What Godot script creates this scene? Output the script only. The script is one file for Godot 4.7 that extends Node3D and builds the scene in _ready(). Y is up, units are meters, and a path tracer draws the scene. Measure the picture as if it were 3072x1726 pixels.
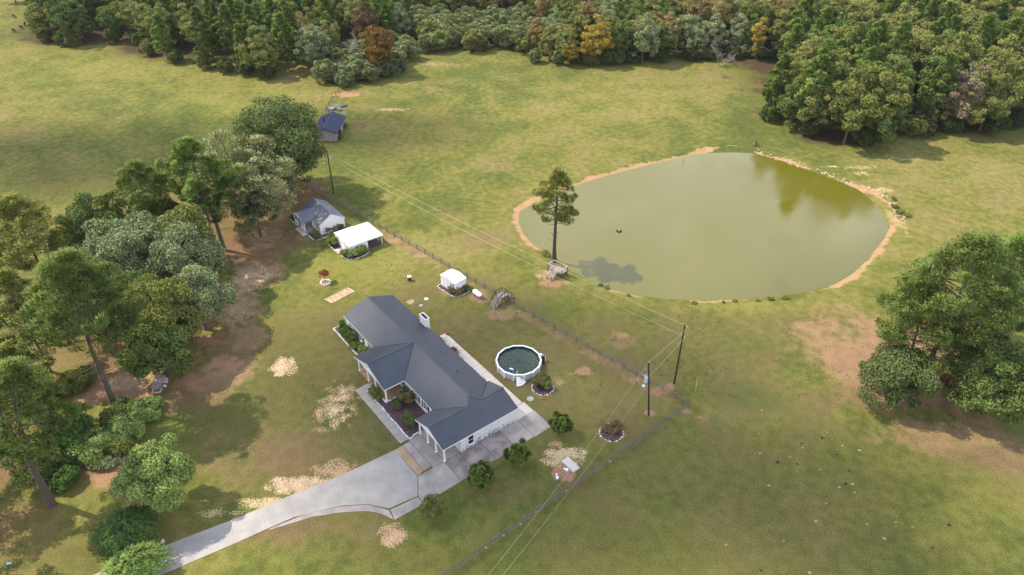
extends Node3D
# A farm seen from a drone. Metres; the camera looks along -z from 75 m up; y = 0 is the yard.

const YAW := 0.66026            # the house and the buildings lined up with it
const HOUSE := Vector3(-7.12, 0, -65.79)
const WATER := -0.45
const SUN := Vector3(-0.60, 0.775, -0.195)   # towards the sun
var M := {}
var used := {}
var rng := RandomNumberGenerator.new()
var undul := FastNoiseLite.new()
var pond := PackedVector2Array()


func _ready() -> void:
	rng.seed = 20
	undul.seed = 5
	undul.frequency = 0.018
	var cam := Camera3D.new()
	cam.name = "camera"
	cam.position = Vector3(0, 75, 0)
	cam.rotation_degrees = Vector3(-35.49, 0, 0)
	cam.fov = 44.7
	cam.far = 12000
	add_child(cam)
	var env := Environment.new()
	env.background_mode = Environment.BG_SKY
	var sky := Sky.new()
	var sm := PanoramaSkyMaterial.new()
	sm.panorama = sky_texture()
	sky.sky_material = sm
	env.sky = sky
	env.background_energy_multiplier = 1.0
	env.ambient_light_source = Environment.AMBIENT_SOURCE_SKY
	env.tonemap_mode = Environment.TONE_MAPPER_LINEAR
	env.tonemap_exposure = 1.5
	env.sdfgi_enabled = true
	env.ssao_enabled = true
	env.ssil_enabled = true
	env.fog_enabled = true
	env.fog_density = 0.00005
	env.fog_light_color = Color(0.80, 0.85, 0.90)
	var we := WorldEnvironment.new()
	we.name = "world_environment"
	we.environment = env
	add_child(we)
	var sun := DirectionalLight3D.new()
	sun.name = "sun"
	sun.light_energy = 1.35
	sun.light_color = Color(1.0, 0.955, 0.88)
	sun.light_angular_distance = 0.53
	sun.shadow_enabled = true
	sun.directional_shadow_max_distance = 600
	sun.look_at_from_position(SUN, Vector3.ZERO, Vector3.UP)
	add_child(sun)
	pond = PackedVector2Array([Vector2(1.22, -134.77), Vector2(0.93, -129.76), Vector2(1.98, -124.85), Vector2(3.87, -120.64), Vector2(6.19, -117.8), Vector2(8.75, -115.06), Vector2(11.31, -111.3), Vector2(13.65, -108.36), Vector2(17.78, -105.01), Vector2(22.62, -102.9), Vector2(28.92, -101.68), Vector2(35.31, -101.32), Vector2(41.9, -101.81), Vector2(48.65, -102.66), Vector2(54.95, -104.14), Vector2(60.56, -106.41), Vector2(65.25, -109.81), Vector2(71.28, -116.06), Vector2(76.97, -122.8), Vector2(81.72, -129.42), Vector2(83.38, -133.53), Vector2(83.68, -138.2), Vector2(82.31, -142.34), Vector2(78.46, -148.07), Vector2(73.97, -153.29), Vector2(68.01, -160.15), Vector2(61.77, -165.06), Vector2(58.96, -168.21), Vector2(56.21, -168.71), Vector2(51.17, -166.51), Vector2(41.18, -162.23), Vector2(32.48, -157.67), Vector2(24.15, -153.29), Vector2(18.08, -149.72), Vector2(13.13, -146.06), Vector2(8.32, -141.77), Vector2(3.9, -137.84)])
	materials()
	ground()
	water()
	clouds()
	concrete()
	house()
	cottage()
	metal_building()
	shed()
	barn()
	fences()
	poles()
	stile()
	deck()
	pool()
	yard_things()
	beds()
	field_things()
	people_and_animals()
	hero_trees()
	forest()
	grass()



# ---------------------------------------------------------------- helpers
class MB:
	var v := PackedVector3Array()
	var n := PackedVector3Array()
	var c := PackedColorArray()
	var t := PackedVector2Array()
	var col := Color(1, 1, 1)

	func tri3(a: Vector3, b: Vector3, d: Vector3, na: Vector3, nb: Vector3, nd: Vector3) -> void:
		if (b - a).cross(d - a).dot(na + nb + nd) > 0.0:
			var s := b
			b = d
			d = s
			s = nb
			nb = nd
			nd = s
		v.push_back(a); v.push_back(b); v.push_back(d)
		n.push_back(na); n.push_back(nb); n.push_back(nd)
		c.push_back(col); c.push_back(col); c.push_back(col)

	func tri(a: Vector3, b: Vector3, d: Vector3, hint: Vector3) -> void:
		var nn := (b - a).cross(d - a).normalized()
		if nn.dot(hint) < 0.0:
			nn = -nn
		tri3(a, b, d, nn, nn, nn)

	func quad(a: Vector3, b: Vector3, d: Vector3, e: Vector3, hint: Vector3) -> void:
		tri(a, b, d, hint)
		tri(a, d, e, hint)

	func box(size: Vector3, at: Vector3, bs := Basis()) -> void:
		var x := bs.x * size.x * 0.5
		var y := bs.y * size.y * 0.5
		var z := bs.z * size.z * 0.5
		for k in 3:
			var p := [x, y, z][k] as Vector3
			var q := [y, z, x][k] as Vector3
			var r := [z, x, y][k] as Vector3
			for s: float in [-1.0, 1.0]:
				quad(at + p * s + q + r, at + p * s + q - r, at + p * s - q - r, at + p * s - q + r, p * s)

	# a board from a to b, w wide (sideways) and h high, with up as its own up
	func bar(a: Vector3, b: Vector3, w: float, h: float, up := Vector3.UP) -> void:
		var z := (b - a).normalized()
		var x := up.cross(z)
		if x.length() < 0.01:
			x = Vector3.RIGHT.cross(z)
		x = x.normalized()
		box(Vector3(w, h, (b - a).length()), (a + b) * 0.5, Basis(x, z.cross(x), z))

	func tube(path: Array, radii: Array, sides := 8, cap := true) -> void:
		var rings := []
		for i in path.size():
			var p: Vector3 = path[i]
			var d: Vector3 = (path[mini(i + 1, path.size() - 1)] as Vector3) - (path[maxi(i - 1, 0)] as Vector3)
			d = d.normalized()
			var x := d.cross(Vector3(0.31, 0.17, 0.93)).normalized()
			var y := d.cross(x)
			var ring := []
			for k in sides:
				var a := TAU * k / sides
				var o := x * cos(a) + y * sin(a)
				ring.append([p + o * float(radii[i]), o])
			rings.append(ring)
		for i in path.size() - 1:
			for k in sides:
				var q: Array = rings[i][k]
				var r: Array = rings[i][(k + 1) % sides]
				var s: Array = rings[i + 1][(k + 1) % sides]
				var u: Array = rings[i + 1][k]
				tri3(q[0], r[0], s[0], q[1], r[1], s[1])
				tri3(q[0], s[0], u[0], q[1], s[1], u[1])
		if cap:
			for e in [0, path.size() - 1]:
				var hint: Vector3 = ((path[0] as Vector3) - (path[1] as Vector3)) if e == 0 else ((path[e] as Vector3) - (path[e - 1] as Vector3))
				for k in sides:
					tri(path[e], rings[e][k][0], rings[e][(k + 1) % sides][0], hint)

	# profile points are (radius, height)
	func lathe(profile: Array, sides := 16, at := Vector3.ZERO) -> void:
		for i in profile.size() - 1:
			var p: Vector2 = profile[i]
			var q: Vector2 = profile[i + 1]
			var e := q - p
			for k in sides:
				var a := TAU * k / sides
				var b := TAU * (k + 1) / sides
				var da := Vector3(cos(a), 0, sin(a))
				var db := Vector3(cos(b), 0, sin(b))
				var na := (da * e.y - Vector3.UP * e.x).normalized()
				var nb := (db * e.y - Vector3.UP * e.x).normalized()
				var P := at + da * p.x + Vector3.UP * p.y
				var Q := at + db * p.x + Vector3.UP * p.y
				var R := at + db * q.x + Vector3.UP * q.y
				var S := at + da * q.x + Vector3.UP * q.y
				if p.x > 0.0005:
					tri3(P, Q, R, na, nb, nb)
				if q.x > 0.0005:
					tri3(P, R, S, na, nb, na)

	# a flat slab over a polygon of (x, z), from y0 up to y1
	func slab(poly: PackedVector2Array, y0: float, y1: float) -> void:
		var ix := Geometry2D.triangulate_polygon(poly)
		for i in range(0, ix.size(), 3):
			var a := poly[ix[i]]
			var b := poly[ix[i + 1]]
			var d := poly[ix[i + 2]]
			tri(Vector3(a.x, y1, a.y), Vector3(b.x, y1, b.y), Vector3(d.x, y1, d.y), Vector3.UP)
		var cw := Geometry2D.is_polygon_clockwise(poly)
		for i in poly.size():
			var a := poly[i]
			var b := poly[(i + 1) % poly.size()]
			var o := Vector2(b.y - a.y, a.x - b.x) * (-1.0 if cw else 1.0)
			quad(Vector3(a.x, y0, a.y), Vector3(b.x, y0, b.y), Vector3(b.x, y1, b.y), Vector3(a.x, y1, a.y), Vector3(o.x, 0, o.y))

	# an irregular stone
	func stone(at: Vector3, r: Vector3, g: RandomNumberGenerator) -> void:
		var ring := [[], [], []]
		var turn := g.randf() * TAU
		for j in 3:
			for k in 6:
				var a := turn + TAU * k / 6.0
				var q: float = [0.95, 0.9, 0.5][j] * g.randf_range(0.78, 1.18)
				ring[j].append(at + Vector3(cos(a) * r.x * q, [-0.3, 0.45, 0.9][j] * r.y, sin(a) * r.z * q))
		for j in 2:
			for k in 6:
				var m: Vector3 = ring[j][k]
				quad(m, ring[j][(k + 1) % 6], ring[j + 1][(k + 1) % 6], ring[j + 1][k], m - at + Vector3.UP * 0.01)
		for k in 6:
			tri(at + Vector3.UP * r.y, ring[2][k], ring[2][(k + 1) % 6], Vector3.UP)

	func uv_from(fun: Callable) -> void:
		t.resize(v.size())
		for i in v.size():
			t[i] = fun.call(v[i], n[i])

	func mesh() -> ArrayMesh:
		var a := []
		a.resize(Mesh.ARRAY_MAX)
		a[Mesh.ARRAY_VERTEX] = v
		a[Mesh.ARRAY_NORMAL] = n
		a[Mesh.ARRAY_COLOR] = c
		if t.size() == v.size():
			a[Mesh.ARRAY_TEX_UV] = t
		var m := ArrayMesh.new()
		m.add_surface_from_arrays(Mesh.PRIMITIVE_TRIANGLES, a)
		return m


func mb() -> MB:
	return MB.new()


func numbered(called: String) -> String:
	if not used.has(called):
		used[called] = 0
		return called
	used[called] += 1
	return "%s_%03d" % [called, used[called]]


func tag(o: Node3D, label: String, category := "", group := "", kind := "") -> Node3D:
	if label:
		o.set_meta("label", label)
	if category:
		o.set_meta("category", category)
	if group:
		o.set_meta("group", group)
	if kind:
		o.set_meta("kind", kind)
	return o


func thing(called: String, label: String, category: String, at := Vector3.ZERO, turn := 0.0, group := "") -> Node3D:
	var o := Node3D.new()
	o.name = numbered(called)
	add_child(o)
	o.position = at
	o.rotation.y = turn
	tag(o, label, category, group)
	return o


func part(called: String, m, mat: Material, parent: Node = null) -> MeshInstance3D:
	var o := MeshInstance3D.new()
	o.name = called if parent else numbered(called)
	o.mesh = (m as MB).mesh() if m is MB else m
	o.material_override = mat
	if parent:
		parent.add_child(o, true)
	else:
		add_child(o)
	return o


func copy(o: Node3D, label: String, at: Vector3, turn := 0.0, size := 1.0) -> Node3D:
	var base := str(o.name)
	if base.length() > 4 and base[-4] == "_" and base.substr(base.length() - 3).is_valid_int():
		base = base.substr(0, base.length() - 4)
	var r := o.duplicate() as Node3D
	r.name = numbered(base)
	add_child(r)
	r.position = at
	r.rotation.y = turn
	r.scale = Vector3.ONE * size
	if label:
		r.set_meta("label", label)
	return r


func mat(called: String, c: Color, rough := 0.8, metal := 0.0, spec := 0.5) -> StandardMaterial3D:
	var m := StandardMaterial3D.new()
	m.resource_name = called
	m.albedo_color = c
	m.roughness = rough
	m.metallic = metal
	m.metallic_specular = spec
	m.cull_mode = BaseMaterial3D.CULL_DISABLED
	m.vertex_color_use_as_albedo = true
	M[called] = m
	return m


func noise_map(sd: int, freq: float, lo: Color, hi: Color, size := 256, octaves := 4) -> ImageTexture:
	var f := FastNoiseLite.new()
	f.seed = sd
	f.frequency = freq
	f.fractal_octaves = octaves
	var im := f.get_seamless_image(size, size)
	im.convert(Image.FORMAT_L8)
	var b := im.get_data()
	var d := PackedByteArray()
	d.resize(size * size * 3)
	for i in size * size:
		var q := lo.lerp(hi, b[i] / 255.0)
		d[i * 3] = int(q.r * 255)
		d[i * 3 + 1] = int(q.g * 255)
		d[i * 3 + 2] = int(q.b * 255)
	return ImageTexture.create_from_image(Image.create_from_data(size, size, false, Image.FORMAT_RGB8, d))


func tri_tex(m: StandardMaterial3D, tx: Texture2D, scale: float, world := true) -> StandardMaterial3D:
	m.albedo_texture = tx
	m.uv1_triplanar = true
	m.uv1_world_triplanar = world
	m.uv1_scale = Vector3.ONE * scale
	return m


func v3(p: Vector2, y := 0.0) -> Vector3:
	return Vector3(p.x, y, p.y)


func on(p: Vector2, up := 0.0) -> Vector3:
	return Vector3(p.x, gh(p.x, p.y) + up, p.y)


func materials() -> void:
	mat("white_paint", Color(0.90, 0.90, 0.91), 0.55)
	tri_tex(mat("white_brick", Color(1, 1, 1), 0.7), noise_map(3, 0.02, Color(0.80, 0.80, 0.81), Color(0.93, 0.93, 0.94)), 0.35)
	tri_tex(mat("white_metal", Color(1, 1, 1), 0.4), noise_map(4, 0.012, Color(0.88, 0.88, 0.90), Color(0.96, 0.96, 0.97)), 0.12)
	tri_tex(mat("dark_roof", Color(1, 1, 1), 0.42, 0.15), noise_map(7, 0.01, Color(0.267, 0.284, 0.318), Color(0.322, 0.34, 0.375)), 0.1)
	tri_tex(mat("grey_roof", Color(1, 1, 1), 0.36, 0.3), noise_map(8, 0.01, Color(0.385, 0.395, 0.44), Color(0.47, 0.48, 0.53)), 0.15)
	tri_tex(mat("blue_roof", Color(1, 1, 1), 0.5, 0.1), noise_map(9, 0.01, Color(0.195, 0.21, 0.32), Color(0.25, 0.27, 0.385)), 0.12)
	mat("shutter", Color(0.10, 0.11, 0.13), 0.5)
	mat("glass", Color(0.05, 0.06, 0.075), 0.06, 0.0, 0.6)
	mat("black", Color(0.08, 0.08, 0.09), 0.5)
	tri_tex(mat("grey_wood", Color(1, 1, 1), 0.9), noise_map(12, 0.05, Color(0.50, 0.46, 0.455), Color(0.72, 0.67, 0.665)), 0.7)
	tri_tex(mat("fence_wood", Color(1, 1, 1), 0.9), noise_map(13, 0.05, Color(0.34, 0.32, 0.30), Color(0.54, 0.51, 0.47)), 0.6)
	tri_tex(mat("old_fence_wood", Color(1, 1, 1), 0.9), noise_map(23, 0.05, Color(0.40, 0.36, 0.33), Color(0.60, 0.55, 0.50)), 0.6)
	tri_tex(mat("dark_wood", Color(1, 1, 1), 0.9), noise_map(14, 0.05, Color(0.20, 0.17, 0.16), Color(0.36, 0.32, 0.30)), 0.6)
	tri_tex(mat("pole_wood", Color(1, 1, 1), 0.9), noise_map(15, 0.04, Color(0.13, 0.11, 0.11), Color(0.28, 0.24, 0.22)), 0.5)
	tri_tex(mat("bark", Color(1, 1, 1), 0.95), noise_map(16, 0.05, Color(0.25, 0.22, 0.20), Color(0.46, 0.41, 0.38)), 0.5)
	tri_tex(mat("pale_bark", Color(1, 1, 1), 0.95), noise_map(17, 0.05, Color(0.50, 0.48, 0.46), Color(0.74, 0.72, 0.70)), 0.5)
	tri_tex(mat("mulch", Color(1, 1, 1), 0.95), noise_map(18, 0.09, Color(0.20, 0.13, 0.14), Color(0.44, 0.33, 0.34), 256, 5), 0.5)
	tri_tex(mat("white_stone", Color(1, 1, 1), 0.8), noise_map(19, 0.03, Color(0.78, 0.75, 0.73), Color(0.95, 0.93, 0.92)), 0.6)
	tri_tex(mat("tan_stone", Color(1, 1, 1), 0.9), noise_map(20, 0.03, Color(0.62, 0.52, 0.42), Color(0.84, 0.76, 0.66)), 0.6)
	mat("galvanised", Color(0.62, 0.64, 0.67), 0.45, 0.4)
	mat("grey_plastic", Color(0.72, 0.75, 0.78), 0.5)
	mat("rust", Color(0.33, 0.17, 0.11), 0.85)
	mat("terracotta", Color(0.62, 0.30, 0.18), 0.8)
	mat("wire", Color(0.76, 0.74, 0.64), 0.5)
	mat("pool_liner", Color(0.07, 0.20, 0.30), 0.5)
	mat("yellow", Color(0.85, 0.72, 0.15), 0.5)
	mat("flesh", Color(1, 1, 1), 0.7)
	mat("hide", Color(0.11, 0.10, 0.10), 0.7)
	mat("brown_hide", Color(0.30, 0.17, 0.11), 0.7)
	mat("plain", Color(1, 1, 1), 0.8)
	mat("car_paint", Color(0.62, 0.70, 0.82), 0.25, 0.2)


# ---------------------------------------------------------------- the land
func pond_distance(x: float, z: float) -> float:
	var p := Vector2(x, z)
	var best := 1e9
	for i in pond.size():
		best = minf(best, p.distance_squared_to(Geometry2D.get_closest_point_to_segment(p, pond[i], pond[(i + 1) % pond.size()])))
	best = sqrt(best)
	return -best if Geometry2D.is_point_in_polygon(p, pond) else best


func gh(x: float, z: float) -> float:
	var w := clampf((-z - 150.0) / 60.0, 0.0, 1.0) + clampf((absf(x) - 70.0) / 60.0, 0.0, 1.0)
	var h := undul.get_noise_2d(x, z) * 0.5 * minf(w, 1.0)
	if x > -8.0 and x < 82.0 and z < -88.0 and z > -165.0:
		var d := pond_distance(x, z)
		if d < 2.2:
			h = lerpf(WATER + 0.06 - clampf(-d, -0.1, 6.0) * 0.14, h, smoothstep(-0.2, 2.2, d))
	return h


func lines(spans: Array) -> PackedFloat32Array:
	var r := PackedFloat32Array()
	for s in spans:
		var x: float = s[0]
		while x < float(s[1]) - 0.001:
			r.push_back(x)
			x += float(s[2])
	r.push_back(spans[-1][1])
	return r


const NEAR := Rect2(-92, -136, 184, 92)
const FAR := Rect2(-230, -352, 460, 316)


func ground() -> void:
	var xs := lines([[-4000, -1000, 1000], [-1000, -400, 200], [-400, -232, 24], [-232, -92, 2], [-92, -4, 2], [-4, 78, 0.7], [78, 92, 2], [92, 232, 2], [232, 400, 24], [400, 1000, 200], [1000, 4000, 1000]])
	var zs := lines([[-6000, -1000, 1000], [-1000, -500, 100], [-500, -352, 12], [-352, -160, 2], [-160, -136, 0.7], [-136, -88, 0.7], [-88, -44, 2], [-44, -20, 4], [-20, 100, 30], [100, 1000, 300]])
	var surf := [[], []]
	for s in 2:
		surf[s] = [PackedVector3Array(), PackedVector3Array(), PackedVector2Array(), PackedInt32Array()]
	var hs := PackedFloat32Array()
	hs.resize(xs.size() * zs.size())
	for j in zs.size():
		for i in xs.size():
			hs[j * xs.size() + i] = gh(xs[i], zs[j]) if absf(xs[i]) < 400 and zs[j] > -500 else 0.0
	for s in 2:
		var rect := FAR if s == 0 else NEAR
		var at := {}
		var V: PackedVector3Array = surf[s][0]
		var N: PackedVector3Array = surf[s][1]
		var U: PackedVector2Array = surf[s][2]
		var I: PackedInt32Array = surf[s][3]
		var w := xs.size()
		for j in zs.size() - 1:
			for i in w - 1:
				var mid := Vector2((xs[i] + xs[i + 1]) * 0.5, (zs[j] + zs[j + 1]) * 0.5)
				if NEAR.has_point(mid) != (s == 1):
					continue
				var ids := []
				for q in [[i, j], [i + 1, j], [i + 1, j + 1], [i, j + 1]]:
					var key: int = q[1] * w + q[0]
					if not at.has(key):
						at[key] = V.size()
						var a: int = q[0]
						var b: int = q[1]
						V.push_back(Vector3(xs[a], hs[key], zs[b]))
						var sx := (hs[b * w + mini(a + 1, w - 1)] - hs[b * w + maxi(a - 1, 0)]) / (xs[mini(a + 1, w - 1)] - xs[maxi(a - 1, 0)])
						var b1 := mini(b + 1, zs.size() - 1)
						var b0 := maxi(b - 1, 0)
						var sz := (hs[b1 * w + a] - hs[b0 * w + a]) / (zs[b1] - zs[b0])
						N.push_back(Vector3(-sx, 1, -sz).normalized())
						U.push_back(Vector2((xs[a] - rect.position.x) / rect.size.x, (zs[b] - rect.position.y) / rect.size.y))
					ids.append(at[key])
				I.append_array(PackedInt32Array([ids[0], ids[1], ids[2], ids[0], ids[2], ids[3]]))
	var m := ArrayMesh.new()
	for s in 2:
		var a := []
		a.resize(Mesh.ARRAY_MAX)
		a[Mesh.ARRAY_VERTEX] = surf[s][0]
		a[Mesh.ARRAY_NORMAL] = surf[s][1]
		a[Mesh.ARRAY_TEX_UV] = surf[s][2]
		a[Mesh.ARRAY_INDEX] = surf[s][3]
		m.add_surface_from_arrays(Mesh.PRIMITIVE_TRIANGLES, a)
		var g := StandardMaterial3D.new()
		g.resource_name = "turf"
		g.albedo_texture = ImageTexture.create_from_image(turf(FAR, 2044, 1404) if s == 0 else turf(NEAR, 2024, 1012))
		g.texture_repeat = false
		g.roughness = 0.95
		g.metallic_specular = 0.2
		m.surface_set_material(s, g)
	var o := MeshInstance3D.new()
	o.name = "ground"
	o.mesh = m
	add_child(o)
	tag(o, "mown lawn, pasture and bare earth all round the farm", "", "", "structure")


func noise_bytes(sd: int, freq: float, oct: int, r: Rect2, w: int, h: int) -> PackedByteArray:
	var f := FastNoiseLite.new()
	var mpp := r.size.x / w
	f.seed = sd
	f.frequency = freq * mpp
	f.fractal_octaves = oct
	f.noise_type = FastNoiseLite.TYPE_SIMPLEX_SMOOTH
	f.offset = Vector3(r.position.x / mpp, r.position.y / mpp, 0)
	var im := f.get_image(w, h, false, false, false)
	im.convert(Image.FORMAT_L8)
	return im.get_data()


# kinds of ground: sRGB bytes
const KINDS := {
	"sand": Color8(188, 162, 134), "pink_sand": Color8(172, 140, 115), "dirt": Color8(138, 111, 85), "litter": Color8(118, 91, 70), "clay": Color8(158, 120, 96),
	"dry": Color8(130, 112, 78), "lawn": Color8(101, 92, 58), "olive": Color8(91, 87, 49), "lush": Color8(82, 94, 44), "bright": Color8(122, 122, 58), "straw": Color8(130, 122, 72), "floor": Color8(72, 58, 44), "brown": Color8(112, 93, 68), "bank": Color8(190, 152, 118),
}


func turf(r: Rect2, w: int, h: int) -> Image:
	var n1 := noise_bytes(1, 0.016, 3, r, w, h)
	var n2 := noise_bytes(2, 0.075, 3, r, w, h)
	var n3 := noise_bytes(3, 0.45, 3, r, w, h)
	var n4 := noise_bytes(4, 3.6, 3, r, w, h)
	var d := PackedByteArray()
	d.resize(w * h * 3)
	var ramp := Gradient.new()
	ramp.offsets = PackedFloat32Array([0.0, 0.36, 0.48, 0.58, 0.68, 1.0])
	ramp.colors = PackedColorArray([Color8(76, 83, 41), Color8(90, 95, 46), Color8(102, 102, 51), Color8(110, 107, 55), Color8(117, 109, 63), Color8(126, 112, 74)])
	var lut := PackedByteArray()
	for i in 256:
		var q := ramp.sample(i / 255.0)
		lut.append_array(PackedByteArray([q.r8, q.g8, q.b8]))
	var k := 0
	for i in w * h:
		var c3 := n3[i]
		var idx: int = ((n1[i] * 26 + n2[i] * 24 + c3 * 10 + n4[i] * 6) / 66 - 128) * 3 / 2 + 134
		idx = clampi(idx, 0, 255) * 3
		var g := 128 + ((c3 + 2 * n4[i] - 384) * 7) / 64
		d[k] = mini(255, lut[idx] * g >> 7)
		d[k + 1] = mini(255, lut[idx + 1] * g >> 7)
		d[k + 2] = mini(255, lut[idx + 2] * g >> 7)
		k += 3
	var all := patches()
	for i in 46:   # the worn strip along the long fence
		var q := Vector2(-30, -128.4).lerp(Vector2(26.4, -74.6), i / 45.0)
		all.append([q.x - 0.5, q.y + 0.55, 1.5, 1.0, "dirt" if i % 5 else "clay", 0.42 + 0.25 * fmod(i * 0.37, 1.0), 1.1, 1.2])
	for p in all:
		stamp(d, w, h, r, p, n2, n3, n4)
	# the bare bank round the pond
	var mpp := r.size.x / w
	for s in pond.size():
		var a := pond[s]
		var b := pond[(s + 1) % pond.size()]
		var far_side := clampf((-(a.y + b.y) * 0.5 - 118.0) / 22.0, 0.0, 1.0) if (a.x + b.x) < 110.0 else 0.5
		var wide := lerpf(0.3, 1.15, far_side)
		var x0 := clampi(int((minf(a.x, b.x) - 4 - r.position.x) / mpp), 0, w)
		var x1 := clampi(int((maxf(a.x, b.x) + 4 - r.position.x) / mpp), 0, w)
		var y0 := clampi(int((minf(a.y, b.y) - 4 - r.position.y) / mpp), 0, h)
		var y1 := clampi(int((maxf(a.y, b.y) + 4 - r.position.y) / mpp), 0, h)
		for y in range(y0, y1):
			for x in range(x0, x1):
				var q := Vector2(r.position.x + x * mpp, r.position.y + y * mpp)
				var i := y * w + x
				var e := wide * (0.75 + (n2[i] - 100) * 0.006) - q.distance_to(Geometry2D.get_closest_point_to_segment(q, a, b)) + (n2[i] - 128) * 0.007 + (n3[i] - 128) * 0.004 + (n4[i] - 128) * 0.0025
				if e > 0.0:
					var t := minf(e * 2.2, 1.0) * 0.94
					var g := 0.84 + n4[i] * 0.0008 + n3[i] * 0.0006
					var c := Color(0.62, 0.50, 0.37) * g
					d[i * 3] = int(lerpf(d[i * 3], c.r * 255, t))
					d[i * 3 + 1] = int(lerpf(d[i * 3 + 1], c.g * 255, t))
					d[i * 3 + 2] = int(lerpf(d[i * 3 + 2], c.b * 255, t))
	return Image.create_from_data(w, h, false, Image.FORMAT_RGB8, d)


# patch: x, z, half width, half depth, kind, strength, sharpness, raggedness
func stamp(d: PackedByteArray, w: int, h: int, r: Rect2, p: Array, n2: PackedByteArray, n3: PackedByteArray, n4: PackedByteArray) -> void:
	var mpp := r.size.x / w
	var rx: float = p[2]
	var rz: float = p[3]
	var grow := 1.35
	var x0 := clampi(int((p[0] - rx * grow - r.position.x) / mpp), 0, w)
	var x1 := clampi(int((p[0] + rx * grow - r.position.x) / mpp), 0, w)
	var y0 := clampi(int((p[1] - rz * grow - r.position.y) / mpp), 0, h)
	var y1 := clampi(int((p[1] + rz * grow - r.position.y) / mpp), 0, h)
	var c: Color = KINDS[p[4]]
	var cr := int(c.r8)
	var cg := int(c.g8)
	var cb := int(c.b8)
	var strength: float = p[5]
	var sharp: float = p[6]
	var rag: float = p[7] / 128.0
	var macro := rag * (0.6 if str(p[4]).ends_with("sand") else 1.0)
	var fleck := 0.75 if str(p[4]).ends_with("sand") else 0.38
	var tone := 9 if str(p[4]).ends_with("sand") else 5
	var grain := rag * (0.95 if str(p[4]).ends_with("sand") else 0.25)
	var ix := mpp / rx
	var fx: float = (r.position.x - p[0]) / rx
	for y in range(y0, y1):
		var v: float = (r.position.y + y * mpp - p[1]) / rz
		var vv := 1.0 - v * v
		for x in range(x0, x1):
			var u := fx + x * ix
			var i := y * w + x
			var e := vv - u * u + ((n2[i] - 128) * 0.8 + (n3[i] - 128) * fleck) * macro
			if e <= 0.0:
				continue
			e = e * sharp + (n4[i] - 128) * grain
			if e <= 0.0:
				continue
			var t := int(minf(e, 1.0) * strength * 256.0)
			var g := 128 + ((n3[i] + 3 * n4[i] - 512) * tone) / 64
			var k := i * 3
			d[k] += (mini(255, cr * g >> 7) - d[k]) * t >> 8
			d[k + 1] += (mini(255, cg * g >> 7) - d[k + 1]) * t >> 8
			d[k + 2] += (mini(255, cb * g >> 7) - d[k + 2]) * t >> 8


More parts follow.
